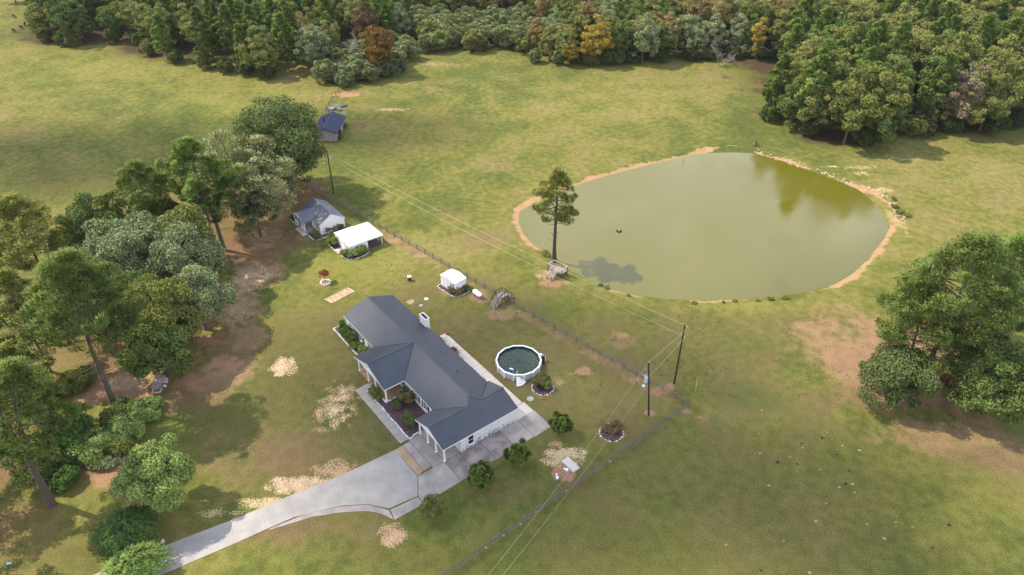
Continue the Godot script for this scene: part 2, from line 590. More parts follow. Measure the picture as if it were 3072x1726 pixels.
func patches() -> Array:
	return [
		# broad kinds of turf
		[-104.71, -146.1, 24.28, 11.96, "olive", 0.35, 0.8, 0.8],
		[-134.46, -227.88, 46.69, 19.78, "bright", 0.4, 1.0, 0.8],
		[-85.85, -202.91, 34.19, 19.69, "bright", 0.35, 1.0, 0.8],
		[25, -202.91, 51.64, 19.69, "straw", 0.35, 0.8, 0.8],
		[-14.76, -178.5, 13.19, 13.47, "lawn", 0.35, 0.8, 0.9],
		[-38.38, -161.23, 11.32, 13.84, "lush", 0.35, 0.8, 0.9],
		[-4.7, -158.25, 6.96, 6.3, "dry", 0.6, 0.9, 0.9],
		[106.58, -154.47, 29.77, 12.98, "straw", 0.3, 0.8, 0.8],
		[-14.32, -82.88, 43.01, 29.39, "lawn", 0.72, 1.2, 0.9],
		[36.69, -89.68, 22.69, 17.25, "lawn", 0.5, 1.0, 0.9],
		[35.82, -57.48, 35.16, 15.76, "olive", 0.4, 1.2, 0.9],
		[10.01, -48.95, 15.33, 6.3, "olive", 0.5, 1.2, 0.9],
		[-29.51, -111.46, 11.69, 9.53, "bright", 0.5, 1.0, 0.8],
		[-15.04, -119.94, 9.67, 9.04, "straw", 0.4, 1.0, 0.8],
		[20.35, -108.41, 12.87, 5.26, "bright", 0.5, 0.9, 0.8],
		[38.37, -99.58, 19.27, 2.59, "bright", 0.5, 0.9, 0.8],
		[7.87, -98.51, 6.34, 4.64, "lush", 0.5, 0.8, 0.9],
		[-7.17, -122.66, 7.36, 4.67, "brown", 0.45, 0.8, 1.0],
		[-13.72, -134.21, 6.14, 3.54, "brown", 0.4, 0.8, 1.0],
		[-19.25, -129.02, 5.13, 2.68, "lush", 0.4, 0.8, 1.0],
		[36.82, -76.64, 7.08, 3.4, "lush", 0.45, 0.8, 1.0],
		[51.95, -94, 9.67, 4.37, "olive", 0.5, 0.8, 1.0],
		[38.92, -88.68, 6.26, 3.04, "lush", 0.4, 0.8, 1.0],
		[57.51, -53.94, 9.87, 6.93, "bright", 0.5, 0.9, 0.9],
		[-35.37, -77.22, 8.34, 9.39, "olive", 0.4, 0.9, 1.0],
		[-34.47, -88.18, 10.26, 9.04, "olive", 0.4, 0.9, 1.0],
		[-21.39, -65.87, 8.11, 5, "brown", 0.45, 0.9, 1.0],
		[-35.96, -63.07, 8.89, 4.77, "brown", 0.5, 0.9, 1.0],
		[2.2, -59.66, 7.08, 3.21, "brown", 0.45, 0.9, 1.0],
		[15.75, -71.82, 7.75, 4.73, "brown", 0.35, 0.9, 1.0],
		[28.95, -98.45, 6.5, 3.48, "brown", 0.25, 0.9, 1.0],
		[18.01, -89.66, 4.03, 2.06, "clay", 0.4, 0.9, 1.2],
		[-23.04, -53.03, 12.91, 3.42, "brown", 0.4, 0.9, 1.0],
		[-13.67, -49.15, 13.4, 2.64, "olive", 0.4, 0.9, 1.0],
		# leaf litter and bare ground under the trees on the left
		[-48.96, -140.06, 8.48, 9.38, "litter", 0.85, 1.6, 0.9],
		[-50.48, -129.37, 8.06, 8.38, "dirt", 0.85, 1.6, 0.9],
		[-49.82, -118.44, 8.43, 8.88, "litter", 0.8, 1.6, 0.9],
		[-48.48, -108.5, 6.38, 6.58, "dirt", 0.85, 1.8, 0.9],
		[-49.04, -98.8, 6.81, 8.13, "dirt", 0.85, 1.8, 0.9],
		[-47.2, -88.97, 5.7, 7.12, "litter", 0.6, 1.6, 1.0],
		[-46.52, -81.16, 7.49, 5.45, "dirt", 0.85, 1.8, 0.9],
		[-50.42, -76.82, 8.75, 5.96, "litter", 0.75, 1.5, 1.0],
		[-60.23, -78.44, 7.75, 4.8, "clay", 0.9, 2.0, 0.9],
		[-65.15, -87.86, 6.77, 6.01, "litter", 0.7, 1.5, 1.0],
		[-49.41, -107.75, 5.57, 5.22, "sand", 0.68, 0.93, 1.23],
		[-48.67, -97.43, 3.3, 5.71, "sand", 0.54, 0.81, 1.33],
		[-45.22, -90.79, 3.58, 4.18, "dirt", 0.8, 1.4, 1.2],
		[-50.49, -88.73, 2.88, 4.06, "clay", 0.5, 1.3, 1.3],
		[-51.14, -122.66, 4.33, 4.67, "sand", 0.54, 0.81, 1.23],
		[-50.53, -80.09, 4.8, 2.69, "clay", 0.5, 1.3, 1.3],
		[-51.43, -132.49, 3.65, 4.34, "sand", 0.50, 0.87, 0.95],
		[-59.18, -80.08, 4.25, 2.51, "sand", 0.63, 1.12, 0.95],
		[-46.21, -83.77, 3.45, 2.65, "clay", 0.7, 1.8, 1.0],
		[-71.06, -123.81, 23.34, 27.72, "litter", 0.7, 1.4, 0.7],
		[-74.06, -103.44, 21.54, 20.66, "litter", 0.6, 1.4, 0.7],
		[-62.35, -65.55, 11.99, 8.5, "litter", 0.7, 1.4, 0.9],
		[-62.76, -53.87, 6.33, 6.34, "litter", 0.7, 1.1, 1.1],
		[-52.88, -62.27, 4.41, 3.03, "clay", 0.7, 1.6, 1.0],
		[-64.72, -71.82, 9.73, 4.73, "bright", 0.4, 1.0, 0.9],
		[-49.32, -69.56, 5.16, 5.31, "lush", 0.6, 1.2, 1.0],
		[-50.47, -49.75, 7.62, 3.74, "olive", 0.6, 1.0, 1.0],
		[-59.86, -48.69, 5.5, 3.67, "litter", 0.6, 1.0, 1.2],
		[-46.78, -71.89, 7.76, 5.52, "olive", 0.5, 1.0, 1.0],
		[-32.96, -65.93, 10.14, 5.72, "brown", 0.7, 1.1, 1.1],
		[-31.08, -53.55, 10.5, 2.53, "brown", 0.65, 1.0, 1.1],
		[-36.82, -59.02, 5.23, 3.18, "brown", 0.5, 1.2, 1.0],
		# sandy bare spots
		[-36.63, -83.28, 2.28, 2.25, "sand", 0.90, 1.55, 1.52],
		[-26.22, -74.69, 3.84, 5.44, "pink_sand", 0.90, 1.36, 1.61],
		[-25.84, -74.18, 2.47, 4.09, "sand", 0.81, 1.24, 1.80],
		[-23.58, -62.9, 3.43, 1.77, "pink_sand", 0.81, 1.24, 1.71],
		[-27.77, -60.23, 5.12, 1.43, "sand", 0.81, 1.24, 1.80],
		[-32.72, -57.37, 3.98, 0.99, "sand", 0.72, 1.24, 1.80],
		[-36.82, -55.85, 3.43, 0.72, "sand", 0.72, 1.24, 1.80],
		[-14.62, -52.56, 1.79, 1.92, "pink_sand", 0.90, 1.36, 1.80],
		[6.68, -64.84, 2.94, 1.97, "sand", 0.90, 1.49, 1.61],
		[8.38, -65.67, 2.05, 1.28, "sand", 0.90, 1.61, 1.42],
		[6.41, -62.08, 1.88, 1.34, "clay", 1.0, 2.4, 1.6],
		[5.98, -67.25, 1.15, 0.66, "pink_sand", 0.72, 1.24, 1.71],
		[10.16, -82.14, 2.16, 1.29, "clay", 0.8, 2.0, 1.8],
		[6.92, -80.05, 1.5, 1.07, "pink_sand", 0.54, 1.24, 1.71],
		[23.57, -77.85, 2.01, 1.56, "clay", 0.9, 2.0, 1.4],
		[20.23, -73.24, 0.97, 0.73, "clay", 0.9, 2.4, 0.8],
		[25.7, -73.65, 1.72, 0.65, "clay", 0.9, 2.0, 1.4],
		[28.08, -72.44, 1.35, 0.72, "clay", 0.7, 2.0, 1.6],
		[18.25, -91.52, 1.77, 0.95, "clay", 0.7, 2.0, 1.8],
		[21.92, -77.41, 1.25, 0.77, "clay", 0.6, 2.0, 1.8],
		[24.82, -79.33, 1.02, 0.89, "clay", 0.8, 2.0, 1.5],
		[-51.13, -204.71, 5.6, 1.67, "clay", 0.9, 2.0, 0.9],
		[-34.05, -193.5, 4.06, 1.23, "pink_sand", 0.81, 1.49, 1.52],
		[-37.43, -193.19, 1.91, 0.92, "pink_sand", 0.63, 1.49, 1.52],
		[-41.7, -181.83, 1.83, 1.95, "brown", 0.9, 2.0, 1.2],
		[6.55, -109.31, 2.56, 1.86, "pink_sand", 0.81, 1.24, 1.42],
		[7.93, -106.68, 2.97, 1.16, "clay", 0.7, 1.6, 1.5],
		[-5.99, -102.58, 2.46, 2.69, "dirt", 0.9, 2.0, 1.2],
		[-10.08, -104.45, 3.81, 3.26, "dirt", 0.85, 2.0, 1.0],
		[-1.95, -97.24, 3.07, 1.83, "dirt", 0.8, 1.8, 1.3],
		[-18.18, -108.25, 1.81, 1.45, "brown", 0.8, 1.8, 1.4],
		[-34.83, -106.68, 1.53, 1.29, "dirt", 0.9, 2.4, 0.8],
		[-18.41, -100.72, 0.72, 0.6, "sand", 0.72, 1.24, 1.71],
		[-3.33, -113.67, 2.01, 1.12, "brown", 0.5, 1.6, 1.6],
		[0.76, -82.91, 3.94, 4.29, "brown", 0.6, 1.6, 1.4],
		[4.68, -77.86, 1.84, 1.73, "dirt", 0.7, 2.0, 1.0],
		[14.34, -69.5, 2.11, 1.67, "dirt", 0.7, 2.0, 1.0],
		[-30.52, -116.54, 2.9, 1.74, "dirt", 0.8, 2.0, 1.2],
		[-41.66, -123.81, 3.42, 2.21, "dirt", 0.7, 1.6, 1.2],
		[83.48, -155.85, 5.46, 1.1, "sand", 0.45, 1.24, 1.71],
		[77.84, -156.29, 2.59, 0.88, "sand", 0.72, 1.36, 1.71],
		[84.01, -152.38, 3.23, 1.06, "sand", 0.63, 1.36, 1.71],
		[84.91, -143.43, 3.12, 1.56, "sand", 0.54, 1.36, 1.71],
		[82.06, -129.12, 1.35, 5.02, "sand", 0.36, 1.24, 1.71],
		[68.49, -188.42, 2.43, 2.35, "brown", 0.8, 2.0, 1.2],
		[-27.72, -234.61, 8.45, 2.5, "pink_sand", 0.45, 0.99, 1.52],
		[-23.51, -209.85, 5.09, 2.79, "dry", 0.6, 1.6, 1.4],
		# the trodden ground by the trees on the right
		[62.74, -83.27, 18.84, 13.94, "dirt", 0.85, 1.5, 0.9],
		[56.27, -88.47, 8.02, 11.07, "dirt", 0.7, 1.3, 1.0],
		[64.32, -69.5, 15.09, 4.55, "dirt", 0.8, 1.5, 1.0],
		[68.6, -65.01, 8.23, 2.82, "brown", 0.8, 1.4, 1.0],
		[43.1, -85.2, 4.14, 2.51, "brown", 0.5, 1.4, 1.2],
		[48.85, -76.64, 8.03, 3.4, "brown", 0.5, 1.4, 1.2],
		[72.73, -70.17, 3.57, 3.07, "lush", 0.7, 1.4, 1.0],
		# forest floor
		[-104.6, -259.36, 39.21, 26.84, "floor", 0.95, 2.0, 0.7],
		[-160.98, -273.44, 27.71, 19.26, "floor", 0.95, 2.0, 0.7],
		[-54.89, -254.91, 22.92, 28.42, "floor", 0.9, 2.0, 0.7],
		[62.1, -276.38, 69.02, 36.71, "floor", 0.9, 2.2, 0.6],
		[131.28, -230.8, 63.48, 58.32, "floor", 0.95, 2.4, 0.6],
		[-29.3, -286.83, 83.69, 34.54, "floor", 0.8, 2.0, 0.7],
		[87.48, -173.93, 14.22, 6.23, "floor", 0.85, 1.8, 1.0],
	]


func water() -> void:
	var b := mb()
	var wide := Geometry2D.offset_polygon(pond, 0.5)[0]
	var ix := Geometry2D.triangulate_polygon(wide)
	for i in range(0, ix.size(), 3):
		b.tri(v3(wide[ix[i]], WATER), v3(wide[ix[i + 1]], WATER), v3(wide[ix[i + 2]], WATER), Vector3.UP)
	var m := mat("pond_water", Color(0.365, 0.352, 0.095), 0.10, 0.0, 0.6)
	var f := FastNoiseLite.new()
	f.seed = 31
	f.frequency = 0.1
	f.fractal_octaves = 3
	var im := f.get_seamless_image(512, 512)
	im.convert(Image.FORMAT_RGBA8)
	im.bump_map_to_normal_map(1.0)
	m.normal_enabled = true
	m.normal_texture = ImageTexture.create_from_image(im)
	m.normal_scale = 0.06
	m.roughness = 1.0
	var r := noise_map(32, 0.008, Color(0.03, 0.03, 0.03), Color(0.26, 0.26, 0.26), 256, 4)
	m.roughness_texture = r
	m.roughness_texture_channel = BaseMaterial3D.TEXTURE_CHANNEL_RED
	m.uv1_triplanar = true
	m.uv1_world_triplanar = true
	m.uv1_scale = Vector3.ONE * 0.03
	tag(part("pond_water", b, m), "still olive green water filling the farm pond", "", "", "structure")


func sky_texture() -> ImageTexture:
	var w := 1024
	var h := 512
	var f := FastNoiseLite.new()
	f.seed = 12
	f.frequency = 1.35
	f.fractal_octaves = 5
	var im := Image.create(w, h, false, Image.FORMAT_RGBF)
	for y in h:
		var el := (0.5 - (y + 0.5) / h) * PI
		for x in w:
			var az := (x + 0.5) / w * TAU
			var up := sin(el)
			var c := Color(0.86, 0.92, 1.0).lerp(Color(0.32, 0.48, 0.80), pow(clampf(up, 0, 1), 0.6))
			if up > 0.0:
				var s := 1.0 / (up + 0.18)
				var q := Vector3(cos(az) * cos(el) * s, sin(az) * cos(el) * s, 3.0)
				var n := f.get_noise_3dv(q * 0.9)
				var t := smoothstep(-0.2, 0.15, n + 0.17 - up * 0.42)
				var wht := Color(1.42, 1.40, 1.38).lerp(Color(0.98, 0.99, 1.02), smoothstep(0.15, 0.5, n))
				c = c.lerp(wht, t * 0.92)
			else:
				c = Color(0.16, 0.17, 0.10)
			im.set_pixel(x, y, c)
	return ImageTexture.create_from_image(im)


# Broken clouds between the sun and the yard: open heaps of small puffs, whose soft shade dulls the middle of the place.
func clouds() -> void:
	var ball := SphereMesh.new()
	ball.radius = 1.0
	ball.height = 1.5
	ball.radial_segments = 10
	ball.rings = 5
	mat("cloud_white", Color(0.96, 0.96, 0.97), 1.0)
	ball.material = M.cloud_white
	var g := RandomNumberGenerator.new()
	g.seed = 77
	for s in [[2.37, -73.79, 32.35, 25.75, 60], [30.29, -54.87, 34.17, 12.23, 26], [-105.66, -162.35, 38.66, 20.86, 66], [-41.5, -178.85, 25.79, 16.19, 26]]:
		var mm := MultiMesh.new()
		mm.transform_format = MultiMesh.TRANSFORM_3D
		mm.mesh = ball
		mm.instance_count = s[4]
		for i in int(s[4]):
			var a := g.randf() * TAU
			var q := sqrt(g.randf())
			var p := Vector3(s[0] + cos(a) * q * s[2], 0, s[1] + sin(a) * q * s[3]) + SUN * g.randf_range(2300, 2420)
			var size := g.randf_range(3.0, 7.5)
			mm.set_instance_transform(i, Transform3D(Basis().scaled(Vector3.ONE * size), p))
		var o := MultiMeshInstance3D.new()
		o.name = numbered("cloud")
		o.multimesh = mm
		add_child(o)
		tag(o, "thin broken cloud high above the farm", "", "clouds in the sky", "structure")


# ---------------------------------------------------------------- buildings
# u runs along a building's ridge away from the camera, w across it, h up
func U(u: float, h: float, w: float) -> Vector3:
	return Vector3(w, h, -u)


func house_point(u: float, w: float) -> Vector2:
	var p := Basis(Vector3.UP, YAW) * U(u, 0, w) + HOUSE
	return Vector2(p.x, p.z)


func rect_uw(u0: float, u1: float, w0: float, w1: float) -> PackedVector2Array:
	return PackedVector2Array([house_point(u0, w0), house_point(u1, w0), house_point(u1, w1), house_point(u0, w1)])


# One sheet of a ribbed metal roof: its outline in (u, w), its height as p0 + slope * distance, ribs running up the slope.
func roof_sheet(outline: Array, height: Callable, along_u: bool, step: float, rib := 0.055) -> MB:
	var b := mb()
	var poly := PackedVector2Array(outline)
	var ix := Geometry2D.triangulate_polygon(poly)
	var lift := func(p: Vector2, up: float) -> Vector3: return U(p.x, height.call(p.x, p.y) + up, p.y)
	var a0: Vector3 = lift.call(poly[0], 0.0)
	var n := ((lift.call(poly[1], 0.0) as Vector3) - a0).cross((lift.call(poly[2], 0.0) as Vector3) - a0).normalized()
	n = n if n.y > 0 else -n
	for i in range(0, ix.size(), 3):
		b.tri(lift.call(poly[ix[i]], 0.0), lift.call(poly[ix[i + 1]], 0.0), lift.call(poly[ix[i + 2]], 0.0), n)
		b.tri(lift.call(poly[ix[i]], -0.06), lift.call(poly[ix[i + 1]], -0.06), lift.call(poly[ix[i + 2]], -0.06), -n)
	for i in poly.size():
		var p := poly[i]
		var q := poly[(i + 1) % poly.size()]
		var e := (q - p).orthogonal()
		b.quad(lift.call(p, -0.06), lift.call(q, -0.06), lift.call(q, 0.0), lift.call(p, 0.0), U(e.x, 0, e.y))
	# ribs: at each step along the eave, clip the line up the slope against the outline
	var lo := 1e9
	var hi := -1e9
	for p in poly:
		lo = minf(lo, p.x if along_u else p.y)
		hi = maxf(hi, p.x if along_u else p.y)
	var s := lo + step * 0.5
	while s < hi:
		var cuts := []
		for i in poly.size():
			var p := poly[i]
			var q := poly[(i + 1) % poly.size()]
			var ps := p.x if along_u else p.y
			var qs := q.x if along_u else q.y
			if (ps <= s) != (qs <= s):
				cuts.append(lerpf(p.y if along_u else p.x, q.y if along_u else q.x, (s - ps) / (qs - ps)))
		cuts.sort()
		for i in range(0, cuts.size() - 1, 2):
			if cuts[i + 1] - cuts[i] < 0.08:
				continue
			var pa := Vector2(s, cuts[i] + 0.02) if along_u else Vector2(cuts[i] + 0.02, s)
			var pb := Vector2(s, cuts[i + 1] - 0.02) if along_u else Vector2(cuts[i + 1] - 0.02, s)
			var A: Vector3 = lift.call(pa, 0.0)
			var B: Vector3 = lift.call(pb, 0.0)
			var side := n.cross(B - A).normalized()
			var w0 := side * 0.05
			var w1 := side * 0.022
			var t := n * rib
			b.quad(A - w0, B - w0, B - w1 + t, A - w1 + t, n - side)
			b.quad(A + w0, B + w0, B + w1 + t, A + w1 + t, n + side)
			b.quad(A - w1 + t, B - w1 + t, B + w1 + t, A + w1 + t, n)
		s += step
	return b


func cap_bar(parent: Node, a: Vector3, b: Vector3, m: Material, wide := 0.22) -> void:
	var c := mb()
	c.bar(a, b, wide, 0.035)
	part("ridge_cap", c, m, parent)


# A window in a wall: facing is the wall's outward direction, at the middle of the opening.
func window(parent: Node, at: Vector3, facing: Vector3, wide: float, high: float, shutters := 0.0, bars := 1) -> void:
	var x := Vector3.UP.cross(facing)
	var bs := Basis(x, Vector3.UP, facing)
	var b := mb()
	for s: float in [-1.0, 1.0]:
		b.box(Vector3(0.09, high + 0.18, 0.09), at + x * s * (wide * 0.5 + 0.045) + facing * 0.02, bs)
		b.box(Vector3(wide, 0.09, 0.09), at + Vector3.UP * s * (high * 0.5 + 0.045) + facing * 0.02, bs)
	b.box(Vector3(wide, 0.06, 0.06), at + facing * 0.015, bs)
	for i in bars - 1:
		b.box(Vector3(0.05, high, 0.05), at + x * wide * ((i + 1.0) / bs_count(bars) - 0.5) + facing * 0.012, bs)
	var f := part("window", b, M.white_paint, parent)
	var g := mb()
	g.box(Vector3(wide, high, 0.02), at + facing * 0.005, bs)
	part("pane", g, M.glass, f)
	var sl := mb()
	sl.box(Vector3(wide + 0.3, 0.06, 0.16), at - Vector3.UP * (high * 0.5 + 0.12) + facing * 0.06, bs)
	part("sill", sl, M.white_paint, f)
	if shutters > 0.0:
		for s: float in [-1.0, 1.0]:
			var h := mb()
			var c := at + x * s * (wide * 0.5 + 0.12 + shutters * 0.5) + facing * 0.02
			h.box(Vector3(shutters, high + 0.16, 0.035), c, bs)
			for k in 9:
				h.box(Vector3(shutters * 0.8, 0.03, 0.03), c + Vector3.UP * (high * (k / 8.0 - 0.5) * 0.9) + facing * 0.022, bs.rotated(x, 0.5))
			part("shutter", h, M.shutter, parent)


func bs_count(n: int) -> float:
	return float(n)


func door(parent: Node, at: Vector3, facing: Vector3, wide: float, high: float, m: Material) -> void:
	var x := Vector3.UP.cross(facing)
	var bs := Basis(x, Vector3.UP, facing)
	var b := mb()
	b.box(Vector3(wide, high, 0.05), at + Vector3.UP * high * 0.5 + facing * 0.01, bs)
	for j in 2:
		for s: float in [-1.0, 1.0]:
			b.box(Vector3(wide * 0.32, high * 0.34, 0.03), at + x * s * wide * 0.22 + Vector3.UP * high * (0.27 + 0.45 * j) + facing * 0.035, bs)
	var d := part("door", b, m, parent)
	var f := mb()
	for s: float in [-1.0, 1.0]:
		f.box(Vector3(0.1, high + 0.1, 0.1), at + x * s * (wide * 0.5 + 0.05) + Vector3.UP * (high + 0.1) * 0.5 + facing * 0.02, bs)
	f.box(Vector3(wide, 0.1, 0.1), at + Vector3.UP * (high + 0.05) + facing * 0.02, bs)
	part("door_frame", f, M.white_paint, d)
	var k := mb()
	k.lathe([Vector2(0, 0), Vector2(0.035, 0.02), Vector2(0.035, 0.06), Vector2(0, 0.08)], 8, at + x * wide * 0.4 + Vector3.UP * high * 0.46 + facing * 0.07)
	part("handle", k, M.galvanised, d)


func wall_panel(parent: Node, called: String, a: Vector3, b: Vector3, high: float, thick: float, m: Material) -> MeshInstance3D:
	var w := mb()
	w.bar(a + Vector3.UP * high * 0.5, b + Vector3.UP * high * 0.5, thick, high)
	return part(called, w, m, parent)


func gable(parent: Node, a: Vector3, b: Vector3, top: Vector3, thick: float, m: Material) -> void:
	var w := mb()
	var o := (b - a).cross(Vector3.UP).normalized() * thick * 0.5
	w.tri(a + o, b + o, top + o, o)
	w.tri(a - o, b - o, top - o, -o)
	w.quad(a + o, top + o, top - o, a - o, (top - b))
	w.quad(b + o, top + o, top - o, b - o, (top - a))
	w.quad(a + o, b + o, b - o, a - o, Vector3.DOWN)
	part("gable", w, m, parent)


func column(parent: Node, p: Vector3, high: float, r: float) -> void:
	var c := mb()
	c.lathe([Vector2(r, 0.12), Vector2(r * 0.98, high * 0.35), Vector2(r * 0.84, high - 0.12)], 14, p)
	var o := part("column", c, M.white_paint, parent)
	var e := mb()
	e.box(Vector3(r * 2.5, 0.1, r * 2.5), p + Vector3.UP * 0.05)
	e.lathe([Vector2(r * 1.2, 0.09), Vector2(r * 1.2, 0.13), Vector2(r, 0.16)], 14, p)
	var k := mb()
	k.box(Vector3(r * 2.3, 0.1, r * 2.3), p + Vector3.UP * (high - 0.05))
	part("column_capital", k, M.white_paint, o)
	part("column_base", e, M.white_paint, o)


func stained_brick() -> StandardMaterial3D:
	var w := 512
	var h := 128
	var f := FastNoiseLite.new()
	f.seed = 41
	f.frequency = 0.03
	f.fractal_octaves = 5
	var f2 := FastNoiseLite.new()
	f2.seed = 42
	f2.frequency = 0.012
	var im := Image.create(w, h, false, Image.FORMAT_RGB8)
	for y in h:
		for x in w:
			# black mildew in ragged tongues climbing from the ground, thick in the middle of the wall
			var up := 1.0 - y / float(h)
			var reach := 0.18 + 0.34 * f2.get_noise_1d(x * 1.7) + 0.2 * sin(x / float(w) * PI * 1.1)
			var t := clampf((reach - up) * 3.0 + f.get_noise_2d(x * 1.4, y * 1.4) * 1.5, 0, 1)
			var g := 0.86 + 0.05 * f.get_noise_2d(x + 900, y)
			im.set_pixel(x, y, Color(g, g, g * 1.005).lerp(Color(0.36, 0.35, 0.37), t * 0.72))
	var m := mat("stained_brick", Color(1, 1, 1), 0.75)
	m.albedo_texture = ImageTexture.create_from_image(im)
	m.texture_repeat = false
	return m


func house() -> void:
	var t := thing("ranch_house", "long white brick ranch house with dark ribbed metal roof, chimney and two columned porches", "house", HOUSE, YAW)
	var m: Material = M.white_brick
	var H := 2.62
	var p := 0.37
	# walls
	var front := -0.0
	wall_panel(t, "wall", U(6.6, 0, 0.3), U(14.8, 0, 0.3), H, 0.2, m)
	wall_panel(t, "wall", U(14.8, 0, 0.3), U(24.4, 0, 0.3), H, 0.2, m)
	wall_panel(t, "wall", U(24.4, 0, 0.3), U(34.2, 0, 0.3), H, 0.2, m)
	wall_panel(t, "wall", U(34.3, 0, 0.2), U(34.3, 0, 9.3), H, 0.2, m)
	wall_panel(t, "wall", U(6.6, 0, 9.2), U(34.2, 0, 9.2), H, 0.2, m)
	wall_panel(t, "wall", U(0.1, 0, 0.1), U(6.5, 0, 0.1), H, 0.2, m)
	wall_panel(t, "wall", U(6.6, 0, 0.0), U(6.6, 0, 0.2), H, 0.2, m)
	wall_panel(t, "wall", U(0.1, 0, 9.5), U(6.5, 0, 9.5), H, 0.2, m)
	wall_panel(t, "wall", U(6.6, 0, 9.3), U(6.6, 0, 9.6), H, 0.2, m)
	var sw := mb()
	sw.bar(U(0.0, H * 0.5, 0.0), U(0.0, H * 0.5, 9.6), 0.2, H)
	sw.uv_from(func(v: Vector3, _n: Vector3) -> Vector2: return Vector2(v.x / 9.6, 1.0 - v.y / H))
	tag(part("wall", sw, stained_brick(), t), "garage side wall with black mildew stains along its foot")
	gable(t, U(34.3, H, 0.2), U(34.3, H, 9.3), U(34.3, 2.64 + p * 4.7, 4.8), 0.2, m)
	gable(t, U(0.1, H, 9.5), U(6.5, H, 9.5), U(3.315, 2.64 + p * 3.3, 9.5), 0.2, m)
	gable(t, U(0.1, H, 0.1), U(6.5, H, 0.1), U(3.315, 2.64 + p * 3.3, 0.1), 0.2, m)
	# porch beams and gables over the columns
	for g in [[-0.05, 6.68, -2.65, 3.315, 3.56], [14.95, 24.1, -3.15, 19.53, 4.77]]:
		var lo: float = g[0]
		var hi: float = g[1]
		var w: float = g[2]
		var beam := mb()
		beam.bar(U(lo, 2.5, w), U(hi, 2.5, w), 0.26, 0.24)
		part("porch_beam", beam, M.white_paint, t)
		gable(t, U(lo, 2.62, w), U(hi, 2.62, w), U(g[3], 2.62 + p * (float(g[4]) - 0.22), w), 0.1, M.white_paint)
		for e: float in [lo, hi]:
			var sb := mb()
			sb.bar(U(e, 2.5, w + 0.13), U(e, 2.5, 0.2), 0.24, 0.24)
			part("porch_beam", sb, M.white_paint, t)
		var ce := mb()
		ce.box(Vector3(absf(w) + 0.0, 0.03, hi - lo - 0.3), U((lo + hi) * 0.5, 2.63, (w + 0.2) * 0.5))
		part("porch_ceiling", ce, M.white_paint, t)
	for c in [[6.28, -2.62], [4.22, -2.62], [2.09, -2.62], [0.02, -2.62], [23.55, -3.12], [20.6, -3.12], [18.3, -3.12], [15.1, -3.12]]:
		column(t, U(c[0], 0.08 if c[0] < 10 else 0.12, c[1]), 2.38 - (0.08 if c[0] < 10 else 0.12), 0.15)
	# roof, sheet by sheet
	var r: Material = M.dark_roof
	var F := func(_u: float, w: float) -> float: return 2.7 + p * w
	var R := func(_u: float, w: float) -> float: return 2.7 + p * (9.6 - w)
	var GR := func(u: float, _w: float) -> float: return 2.7 + p * (u + 0.24)
	var GL := func(u: float, _w: float) -> float: return 2.7 + p * (6.87 - u)
	var PL := func(u: float, _w: float) -> float: return 2.7 + p * (24.3 - u)
	var PR := func(u: float, _w: float) -> float: return 2.7 + p * (u - 14.76)
	var st := 0.3
	part("roof_panel", roof_sheet([Vector2(34.7, 0), Vector2(34.7, 4.8), Vector2(4.56, 4.8), Vector2(3.315, 3.555), Vector2(6.87, 0), Vector2(14.76, 0), Vector2(19.53, 4.77), Vector2(24.3, 0)], F, true, st), r, t)
	part("roof_panel", roof_sheet([Vector2(34.7, 9.6), Vector2(34.7, 4.8), Vector2(4.56, 4.8), Vector2(3.315, 6.045), Vector2(6.87, 9.6)], R, true, st), r, t)
	part("roof_panel", roof_sheet([Vector2(-0.24, -2.95), Vector2(-0.24, 9.95), Vector2(3.315, 9.95), Vector2(3.315, 6.045), Vector2(4.56, 4.8), Vector2(3.315, 3.555), Vector2(3.315, -2.95)], GR, false, st), r, t)
	part("roof_panel", roof_sheet([Vector2(6.87, -2.95), Vector2(6.87, 0), Vector2(3.315, 3.555), Vector2(3.315, -2.95)], GL, false, st), r, t)
	part("roof_panel", roof_sheet([Vector2(6.87, 9.95), Vector2(6.87, 9.6), Vector2(3.315, 6.045), Vector2(3.315, 9.95)], GL, false, st), r, t)
	part("roof_panel", roof_sheet([Vector2(24.3, -3.5), Vector2(24.3, 0), Vector2(19.53, 4.77), Vector2(19.53, -3.5)], PL, false, st), r, t)
	part("roof_panel", roof_sheet([Vector2(14.76, -3.5), Vector2(14.76, 0), Vector2(19.53, 4.77), Vector2(19.53, -3.5)], PR, false, st), r, t)
	var k := 0.055
	cap_bar(t, U(34.72, 4.476 + k, 4.8), U(4.5, 4.476 + k, 4.8), r)
	cap_bar(t, U(3.315, 4.015 + k, -2.97), U(3.315, 4.015 + k, 3.6), r)
	cap_bar(t, U(3.315, 4.015 + k, 6.0), U(3.315, 4.015 + k, 9.97), r)
	cap_bar(t, U(19.53, 4.465 + k, -3.52), U(19.53, 4.465 + k, 4.7), r)
	cap_bar(t, U(4.56, 4.476 + k, 4.8), U(3.315, 4.015 + k, 3.555), r)
	cap_bar(t, U(4.56, 4.476 + k, 4.8), U(3.315, 4.015 + k, 6.045), r)
	# valley flashing
	for v in [[24.3, 0.0, 2.7, 19.53, 4.77, 4.465], [14.76, 0.0, 2.7, 19.53, 4.77, 4.465], [6.87, 0.0, 2.7, 3.315, 3.555, 4.015], [6.87, 9.6, 2.7, 3.315, 6.045, 4.015]]:
		var q := mb()
		q.bar(U(v[0], v[2] + 0.012, v[1]), U(v[3], v[5] + 0.012, v[4]), 0.16, 0.02)
		part("valley_flashing", q, M.shutter, t)
